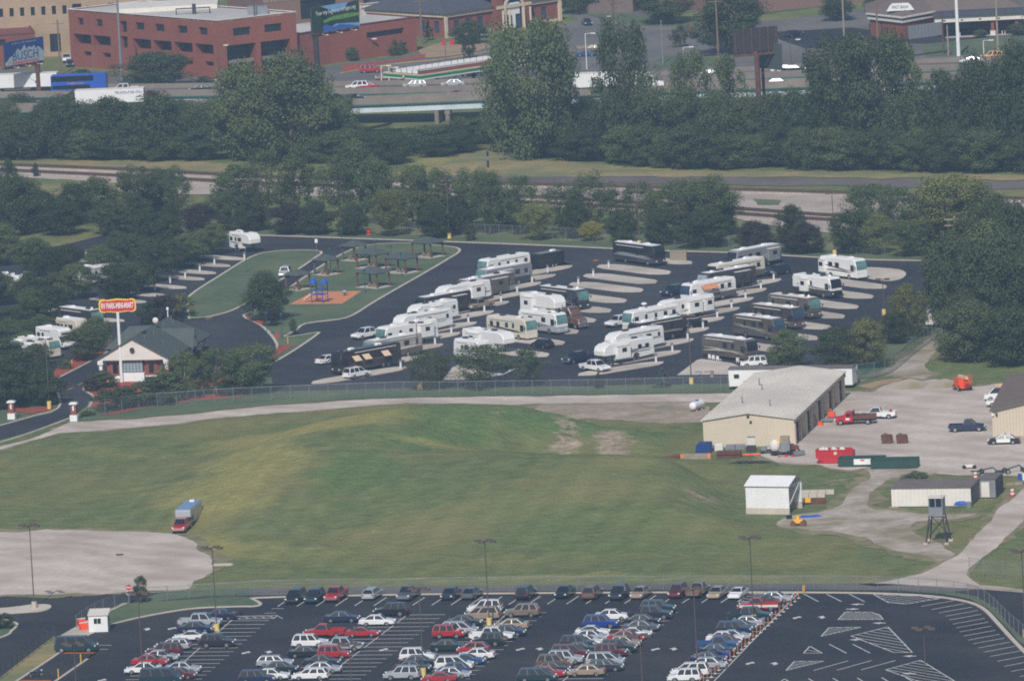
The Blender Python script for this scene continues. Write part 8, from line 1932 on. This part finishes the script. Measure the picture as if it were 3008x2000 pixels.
def drive_bank():
    P1 = G(2655, 118); r = thing('drive_through_bank', 'low brick bank with brown hip roof and drive-through canopy', 'building', P1, R(-2))
    H = 4.6
    facade(r, (-7, 11), (0, 0), 0, H, [(2.0, 2.9, .8, 3.2, .25, 'glass_blue'), (4.0, 4.9, .8, 3.2, .25, 'glass_blue')], 'brick_red', .25)
    facade(r, (0, 0), (6.5, 9), 0, H, [(2, 3, .8, 2.6, .25, 'glass_blue')], 'brick_red', .25)
    facade(r, (6.5, 9), (25, 9), 0, H, [(2.5, 10, .1, 3.2, .3, 'glass_dark')], 'brick_red', .3)
    MB().strip([(-7.3, 11, H - .9), (-.1, -.5, H - .9), (6.7, 8.5, H - .9), (25, 8.5, H - .9)], .5, .5).build('lower_cornice', 'off_white', r)
    MB().strip([(-7.4, 11, H - .38), (-.1, -.6, H - .38), (6.8, 8.4, H - .38)], .35, .5).build('frieze', 'roof_green', r)
    MB().strip([(-7.5, 11, H + .12), (-.1, -.8, H + .12), (6.9, 8.3, H + .12)], .7, .35).build('upper_cornice', 'off_white', r)
    MB().add([(-7.8, 11, H + .4), (-.1, -.9, H + .4), (7, 8.3, H + .4), (26, 8.3, H + .4), (26, 30, H + .4), (-7.8, 30, H + .4), (3, 20, H + 4.6), (16, 20, H + 4.6)], [(0, 1, 6), (1, 2, 6), (2, 3, 7, 6), (3, 4, 7), (4, 5, 6, 7), (5, 0, 6)]).build('roof', 'roof_brown', r)
    # sign dormer
    s = MB().slab([(-3.4, 4.2, H + 1.3), (2.6, 4.2, H + 1.3), (1.9, 4.2, H + 2.4), (1.3, 4.2, H + 2.9), (-2.1, 4.2, H + 2.9), (-2.7, 4.2, H + 2.4)], (0, .6, 0)).build('sign_dormer', 'white_metal', r)
    text('FIRST BANK', .95, 'navy_print', s, (-.4, 4.16, H + 2.05), (1, 0, 0), (0, 0, 1), sx=.72)
    # canopy
    cn = MB().box(6.8, 30, -1.0, 9, H - 1.2, H - .3).build('canopy', 'off_white', r)
    MB().box(6.6, 30.2, -1.2, 9, H - .3, H + .1).build('canopy_fascia', 'roof_green', cn); MB().box(6.5, 30.3, -1.3, 9, H + .1, H + .25).build('canopy_roof', 'roof_slate', cn)
    for x in (8.6, 12.4, 16.3, 20.4): MB().box(x, x + .5, -1.05, -1.0, H - .95, H - .65).build('lane_light', 'dark_metal', cn)
    text('ATM', .7, 'dark_metal', cn, (26.0, -1.03, H - .75), (1, 0, 0), (0, 0, 1))
    for x in (19.2, 24.4):
        p = MB().box(x - .55, x + .55, -.6, .5, 0, 1.1).build('pier', 'off_white', r); MB().box(x - .35, x + .35, -.4, .3, 1.1, H - 1.2).build('pier_shaft', 'brick_red', p)
    for x in (11.5, 12.1, 16.5, 17.1, 21.2, 21.8): MB().tube((x, -.3, 0), (x, -.3, 1.0), .09).build('guard_post', 'white_metal', r)
    MB().box(9, 30, -1.2, 1.0, 0, .14).build('island_kerb', 'concrete', r)
drive_bank()
# ---------------------------------------------------------------- filling station canopy
def station():
    H = 5.0; A, B, D = G(1158, 222, H), G(1236, 233, H), G(1440, 203, H); o = Vector((B.x, B.y, 0)); d = (D - B).normalized(); ang = math.atan2(d.y, d.x); r = thing('station_canopy', 'filling station canopy with green and white fascia and brick parapet', 'canopy', o, ang)
    L_, W = 37.0, 12.0
    MB().box(0, L_, 0, W, H - .2, H + .05).build('soffit', 'off_white', r)
    for z0, z1, k, m in ((H - .25, H + .0, .05, 'off_white'), (H + .0, H + .62, .06, 'bp_green'), (H + .62, H + .9, .07, 'stone_trim')):
        MB().box(-k, L_ + k, -k, .2, z0, z1).box(-k, .2, .2, W + k, z0, z1).box(L_ - .2, L_ + k, .2, W + k, z0, z1).box(.2, L_ - .2, W - .2, W + k, z0, z1).build('fascia', m, r)
    MB().box(.3, L_ - .3, .3, W - .3, H + .05, H + .5).build('roof', 'roof_white', r)
    MB().box(2.0, L_ - 1, 2.2, 2.6, H + .5, H + 1.35).box(2.0, 2.4, 2.6, 9.6, H + .5, H + 1.35).build('brick_parapet', 'brick_dark', r)
    pn = MB().box(0, 1.5, 0, .1, 0, .75).mesh('roof_panel'); pn.materials.append(M['white_metal'])
    for k in range(19): link('roof_panel', pn, r, (2.6 + k * 1.75, 9.4, H + .75))
    for k in range(4): link('roof_panel', pn, r, (1.8, 3.0 + k * 1.8, H + .75), R(90))
    for k in range(11): MB().box(1.6 + k * 3.3, 1.8 + k * 3.3, 11.2, 11.4, H + .6, H + 1.5).build('lamp_stub', 'dark_metal', r)
    MB().tube((-.1, 5.4, H + .3), (-.14, 5.4, H + .3), .5, n=12).build('emblem', 'leaf_yellow', r); MB().tube((-.14, 5.4, H + .3), (-.17, 5.4, H + .3), .25, n=10).build('emblem_core', 'white_metal', r)
    for x in (2.5, 12, 22, 32):
        for y in (3.0, 9.0): MB().box(x - .25, x + .25, y - .25, y + .25, 0, H - .2).build('pillar', 'white_metal' if y < 5 else 'wood_brown', r)
    for x in (12, 22):
        p = MB().box(x - .9, x + .9, 5.4, 6.4, .15, 1.9).build('fuel_pump', 'white_metal', r); MB().box(x - .7, x + .7, 5.36, 5.4, 1.0, 1.6).build('screen', 'glass_dark', p)
station()
# ---------------------------------------------------------------- billboards
def billboard(px, py, zc, w, h, ang, label, pole='rust', pr=.55, off=0):
    g = G(px, py); r = thing('billboard', label, 'billboard', g - Vector((math.cos(ang), math.sin(ang), 0)) * off, ang)
    MB().tube((off, .6, 0), (off, .6, zc - h / 2 - .4), pr, pr * .9, n=14).build('pole', pole, r)
    MB().box(-w / 2, w / 2, .3, .9, zc - h / 2 - .75, zc - h / 2 - .3).build('catwalk', 'rust', r)
    MB().box(-w / 2, w / 2, 0, .3, zc - h / 2, zc + h / 2).build('panel', 'dark_metal', r)
    fr = MB()
    for k in range(6): fr.box(-w / 2 + .3 + k * (w - .8) / 5, -w / 2 + .5 + k * (w - .8) / 5, .3, .55, zc - h / 2 - .3, zc + h / 2)
    fr.build('back_frame', 'rust', r)
    for k in (-.3, 0, .3): MB().bar((k * w, 0, zc - h / 2 - .35), (k * w, -1.4, zc - h / 2 - .5), .06, .06).box(k * w - .25, k * w + .25, -1.6, -1.35, zc - h / 2 - .5, zc - h / 2 - .3).build('flood_light', 'off_white', r)
    return r
def beer_board():
    w, h = 11.4, 4.9; gx, gy = 127, 372; zc = HT(gx, gy, gy - 146); r = billboard(gx, gy, zc, w, h, R(48), 'blue BUSCH beer billboard with white mountains on a rusty pole', pr=.6, off=4.2)
    q = lambda x, z, y=-.02: (x * w / 2, y, zc + z * h / 2)
    MB().box(-w / 2, w / 2, -.02, 0, zc - h / 2, zc + h / 2).build('blue_print', 'navy_print', r)
    mt = [(-1, -.98), (1, -.98), (1, -.25), (.86, .05), (.72, .28), (.6, .12), (.5, .42), (.38, .25), (.26, .40), (.12, .2), (.02, .62), (-.1, .3), (-.2, .1), (-.32, .35), (-.42, .1), (-.6, -.2), (-.78, -.35), (-.9, -.62), (-1, -.7)]
    MB().slab([q(x, z, -.03) for x, z in mt], (0, -.01, 0)).build('mountain_print', 'glass_pale', r)
    text('BUSCH', 2.5, 'navy_print', r, q(.05, -.32, -.05), (1, 0, 0), (0, .0, 1), sx=.98)
    text('HEAD FOR THE MOUNTAINS', .5, 'glass_pale', r, q(.0, .78, -.04), (1, 0, 0), (0, 0, 1), sx=1.1)
    MB().box(-w * .32, w * .36, -.05, -.035, zc - h * .45, zc - h * .41).box(-w * .32, w * .36, -.05, -.035, zc - h * .385, zc - h * .365).build('red_line', 'sign_red', r)
beer_board()
def lake_board():
    gx, gy = 952, 440; zc = HT(gx, gy, gy - 62); w, h = 14.5, 5.2
    r = billboard(gx, gy, zc, 14.5, h, R(50), 'lake scenery billboard lettered michigan.org on a dark pole', pole='dark_metal', pr=.6, off=-5.6)
    w = 14.5; q = lambda x, z, y: (x * w / 2, y, zc + z * h / 2)
    MB().box(-w / 2, w / 2, -.02, 0, zc - h / 2, zc + h / 2).build('sky_print', 'sky_print', r)
    MB().slab([q(x, z, -.03) for x, z in [(-1, -1), (-.56, -1), (-.56, -.1), (-.45, .2), (-.2, .3), (.1, .35), (.4, .6), (.55, .95), (.7, 1), (1, 1), (1, -.7), (0, -.5), (-.4, -.4), (-.56, 0), (-.62, 1), (-1, 1)]], (0, -.005, 0)).build('forest_and_shadow_print', 'forest_and_shadow_print', r)  # forest, plus a dark left-end strip painting the adjoining panel's shadow
    MB().slab([q(x, z, -.04) for x, z in [(-.52, -.1), (-.1, .1), (.5, .15), (1, .05), (1, -.15), (.4, -.2), (-.2, -.2), (-.5, -.35)]], (0, -.005, 0)).build('meadow_print', 'meadow_print', r)
    MB().slab([q(x, z, -.045) for x, z in [(-.54, -.98), (1, -.98), (.6, -.75), (.2, -.6), (-.1, -.7), (-.4, -.45), (-.54, -.5)]], (0, -.005, 0)).build('lake_print', 'lake_print', r)
    text('Your trip begins at michigan.org', 1.2, 'white_metal', r, q(.02, .52, -.06), (1, 0, .02), (0, 0, 1), sx=.78)
lake_board()
def back_board():
    gx, gy = 2232, 420; zc = HT(gx, gy, gy - 118); r = billboard(gx, gy, zc, 9.4, 4.6, R(200), 'brown back of a billboard on a rusty pole over the viaduct', pr=.55)
    r2 = thing('billboard', 'green-grey billboard seen edge-on below the brown billboard back', 'billboard', r.location + Vector((2.5, 2.5, 0)), R(-58)); z2 = zc - 3.6
    MB().box(-4.5, 4.5, 0, .3, z2 - 2.6, z2 + 2.6).build('panel', 'roof_green', r2); MB().box(-4.55, -4.4, -.05, .35, z2 - 2.6, z2 + 2.6).build('edge_strip', 'yellow_paint', r2); MB().tube((-3, .6, 0), (-3, .6, z2 - 2.6), .3).build('pole', 'rust', r2)
back_board()
# ---------------------------------------------------------------- poles, street lamps, town trees, cars
def pole_thing(name, label, px, py, top, r0, m, arms=0, cat='pole', lamp=False, r1=None):
    g = G(px, py); h = HT(px, py, py - top); r = thing(name, label, cat, g, R(-5)); MB().tube((0, 0, 0), (0, 0, h), r0, r1 or r0 * .7, n=8).build('pole', m, r)
    for k in range(arms): MB().box(-1.4, 1.4, -.08, .08, h - .9 - k * 1.1, h - .75 - k * 1.1).build('crossarm', 'wood_pole', r)
    if lamp: MB().bar((0, 0, h - .05), (1.6, 0, h), .08, .08).build('arm', m, r); MB().box(1.2, 2.2, -.25, .25, h - .1, h + .12).build('lamp_head', 'off_white', r)
for a in (('high_mast', 'pale high mast in front of the red brick office block', 358, 238, -30, .32, 'grey_metal', 0), ('utility_pole', 'dark utility pole in front of the brick block corner', 757, 215, -30, .2, 'pole_brown', 0), ('utility_pole', 'wooden pole beside the parked white car by the warehouse', 178, 222, 60, .22, 'wood_pole', 1), ('utility_pole', 'short wooden pole in front of the brick bays', 278, 238, 138, .13, 'wood_pole', 0), ('utility_pole', 'wooden pole beside the slit window wing', 1240, 132, -20, .25, 'wood_pole', 2), ('utility_pole', 'pale pole rising through the station canopy', 1311, 205, 45, .13, 'wood_pole', 0), ('utility_pole', 'tall brown pole before the street trees', 1806, 140, -30, .2, 'wood_brown', 1), ('utility_pole', 'wooden pole with crossarm by the billboard back', 2112, 200, -20, .24, 'wood_pole', 2), ('utility_pole', 'grey pole at the tall street tree by the bank lot', 2480, 118, -20, .22, 'wood_grey', 1), ('utility_pole', 'brown pole in front of the drive-through bank', 2580, 150, -20, .22, 'wood_pole', 1), ('high_mast', 'thick white flagpole on the bank lawn', 2816, 166, -60, .42, 'white_metal', 0), ('utility_pole', 'grey pole beside the yellow SUV', 2932, 156, -20, .24, 'wood_grey', 2), ('utility_pole', 'wooden stub pole on the bank lawn', 2786, 165, 75, .18, 'wood_grey', 0), ('utility_pole', 'pale steel pole over the street by the tall loose trees', 1948, 190, 60, .18, 'grey_metal', 0)):
    pole_thing(*a)
for x, y, tp, lab in ((1122, 252, 195, 'white double-headed lamp post by the station forecourt'), (1144, 252, 200, 'second white lamp post by the station forecourt'), (1724, 205, 100, 'white lamp post at the station exit'), (1768, 130, 50, 'dark lamp post on the bank forecourt'), (2324, 192, 118, 'dark lamp post beside the green-grey billboard'), (2010, 200, 140, 'white lamp head above the loose trees'), (2890, 160, 120, 'white lamp post on the bank lawn'), (647, 258, 135, 'dark lamp post before the brick block corner'), (1080, 172, 116, 'thin dark lamp post before the brick wing')):
    pole_thing('street_lamp', lab, x, y, tp, .1, 'pole_brown' if 'dark' in lab else 'white_metal', 0, 'lamp post', True)
TG = 'town street trees'
for x, y, tp, w, lf, sh, lab in ((455, 262, 155, 205, 'd', 'round', 'round dark tree before the brick bays'), (1380, 130, 62, 100, 'm', 'round', 'rounded tree in front of the bank windows'), (1378, 172, 118, 40, 'd', 'column', 'small pear-shaped street tree at the station'), (2145, 160, -20, 200, 'd', 'round', 'large dark tree before the brown block'), (1960, 70, -40, 170, 'm', 'vase', 'broad tree at the street corner'), (1700, 40, -50, 130, 'm', 'round', 'tree behind the bank corner'), (1780, 30, -50, 130, 'm', 'round', 'tree beside the dark low building'), (2460, 62, -15, 100, 'd', 'round', 'round lollipop street tree by the bank lot'), (2580, 35, -20, 90, 'm', 'round', 'tree behind the drive-through bank'), (1160, 165, 115, 40, 'm', 'cone', 'small conical tree against the brick wing'), (1180, 160, 118, 35, 'm', 'cone', 'second small conical tree against the brick wing'), (1035, 180, 140, 40, 'm', 'round', 'small tree by the brick wing end'), (875, 205, 130, 30, 'm', 'round', 'small tree at the brick block recess'), (1260, 120, 55, 28, 'd', 'cone', 'narrow conifer at the bank corner'), (1995, 140, 75, 50, 'm', 'column', 'narrow street tree by the stop sign'), (1420, 84, 75, 22, 'd', 'cone', 'tiny conical shrub by the bank door'), (2880, 112, 88, 40, 'm', 'round', 'young tree on the bank lawn'), (2990, 105, 70, 60, 'm', 'round', 'tree at the end of the bank lawn'), (730, 222, 185, 24, 'm', 'column', 'sapling by the brick block corner'), (2200, 125, 40, 60, 'd', 'round', 'dark tree beside the brown block lawn'), (1850, 30, -60, 150, 'd', 'round', 'broad tree over the far street'), (240, 225, 205, 60, 'd', 'bush', 'dark hedge on the street below the warehouse'), (600, 245, 225, 60, 'm', 'bush', 'shrub bed before the brick bays')):
    T(x, y, tp, w, NMS[lf][0], sh, lab, TG, bare=.15 if sh != 'bush' else 0)
def scar(px, py, kind, col, lab, dx=100, dy=-4): car(px, py, kind, col, HEAD(px, py, dx, dy), lab, 'cars in the town streets', near=False)
for a in ((1090, 214, 'suv', 'red', 'red SUV on the street beside the station'), (1136, 234, 'wagon', 'tan', 'tan wagon at the station forecourt', -100, 6), (1388, 224, 'sedan', 'navy', 'dark blue car under the station canopy'), (1722, 166, 'coupe', 'blue', 'blue car on the street by the station exit'), (1752, 152, 'sedan', 'bronze', 'bronze sedan on the street behind the blue car'), (1724, 74, 'sedan', 'dark_grey', 'dark grey car turning on the far street', 60, 30), (1420, 108, 'sedan', 'grey', 'grey sedan parked at the bank', 40, 30), (192, 152, 'van', 'white', 'white van by the warehouse wall', 10, 30), (196, 182, 'pickup', 'white', 'white pickup below the warehouse pole', 10, 30), (158, 160, 'sedan', 'dark_grey', 'dark sedan beside the white van by the warehouse', 10, 30), (205, 195, 'hatch', 'navy', 'dark blue hatchback below the warehouse', 10, 30), (2740, 90, 'sedan', 'maroon', 'dark red car under the drive-through canopy', 30, -40), (2960, 80, 'sedan', 'black', 'black car beyond the drive-through canopy', 60, -10), (2330, 108, 'sedan', 'navy', 'dark blue car on the empty bank lot', 60, -10)):
    scar(*a)
prop('menu_sign', 'red entry sign wall in front of the brick bays', 'sign', 690, 262, R(10), ('board', MB().box(-4, 4, 0, .25, .4, 2.2), 'brick_dark'), ('post', MB().box(-4.1, -3.9, -.1, .35, 0, 2.4), 'off_white'))
prop('red_dumpster', 'pair of red bins on the brick plaza', 'bins', 1297, 135, 0, ('bin', MB().box(0, .8, 0, .8, 0, 1.2), 'red_paint'), ('bin', MB().box(1.9, 2.7, 0, .8, 0, 1.2), 'red_paint'))
road_sign(2028, 112, 'red stop sign at the far street corner', 'stop')
prop('slatted_billboard', 'grey slatted panel sign on a rusty post before the drive-through bank', 'sign', 2722, 168, R(35), *[('slat', MB().box(-4.5 + k * .9, -3.7 + k * .9, 0, .15, 4.2, 7.0), 'grey_metal') for k in range(10)], ('post', MB().tube((4.6, 0, 0), (4.6, 0, 9.0), .15), 'rust'), ('arm', MB().tube((4.6, 0, 9.0), (1.5, 0, 9.0), .12), 'rust'))
# ================================================================ air
hz = MB().box(-2600, 2600, -2600, 5100, -1.5, 206).build('haze', 'white_metal')
hz.data.materials.clear()
hm = bpy.data.materials.new('haze'); hm.use_nodes = True
hn = hm.node_tree.nodes; hn.remove(hn['Principled BSDF'])
pv = hn.new('ShaderNodeVolumePrincipled'); pv.inputs['Color'].default_value = (0.45, 0.67, 1.0, 1); pv.inputs['Density'].default_value = 0.000115; pv.inputs['Anisotropy'].default_value = 0.0
hm.node_tree.links.new(pv.outputs[0], hn['Material Output'].inputs['Volume'])
hz.data.materials.append(hm)
tag(hz, 'pale summer haze filling the air over the whole view', 'haze', None, 'stuff')
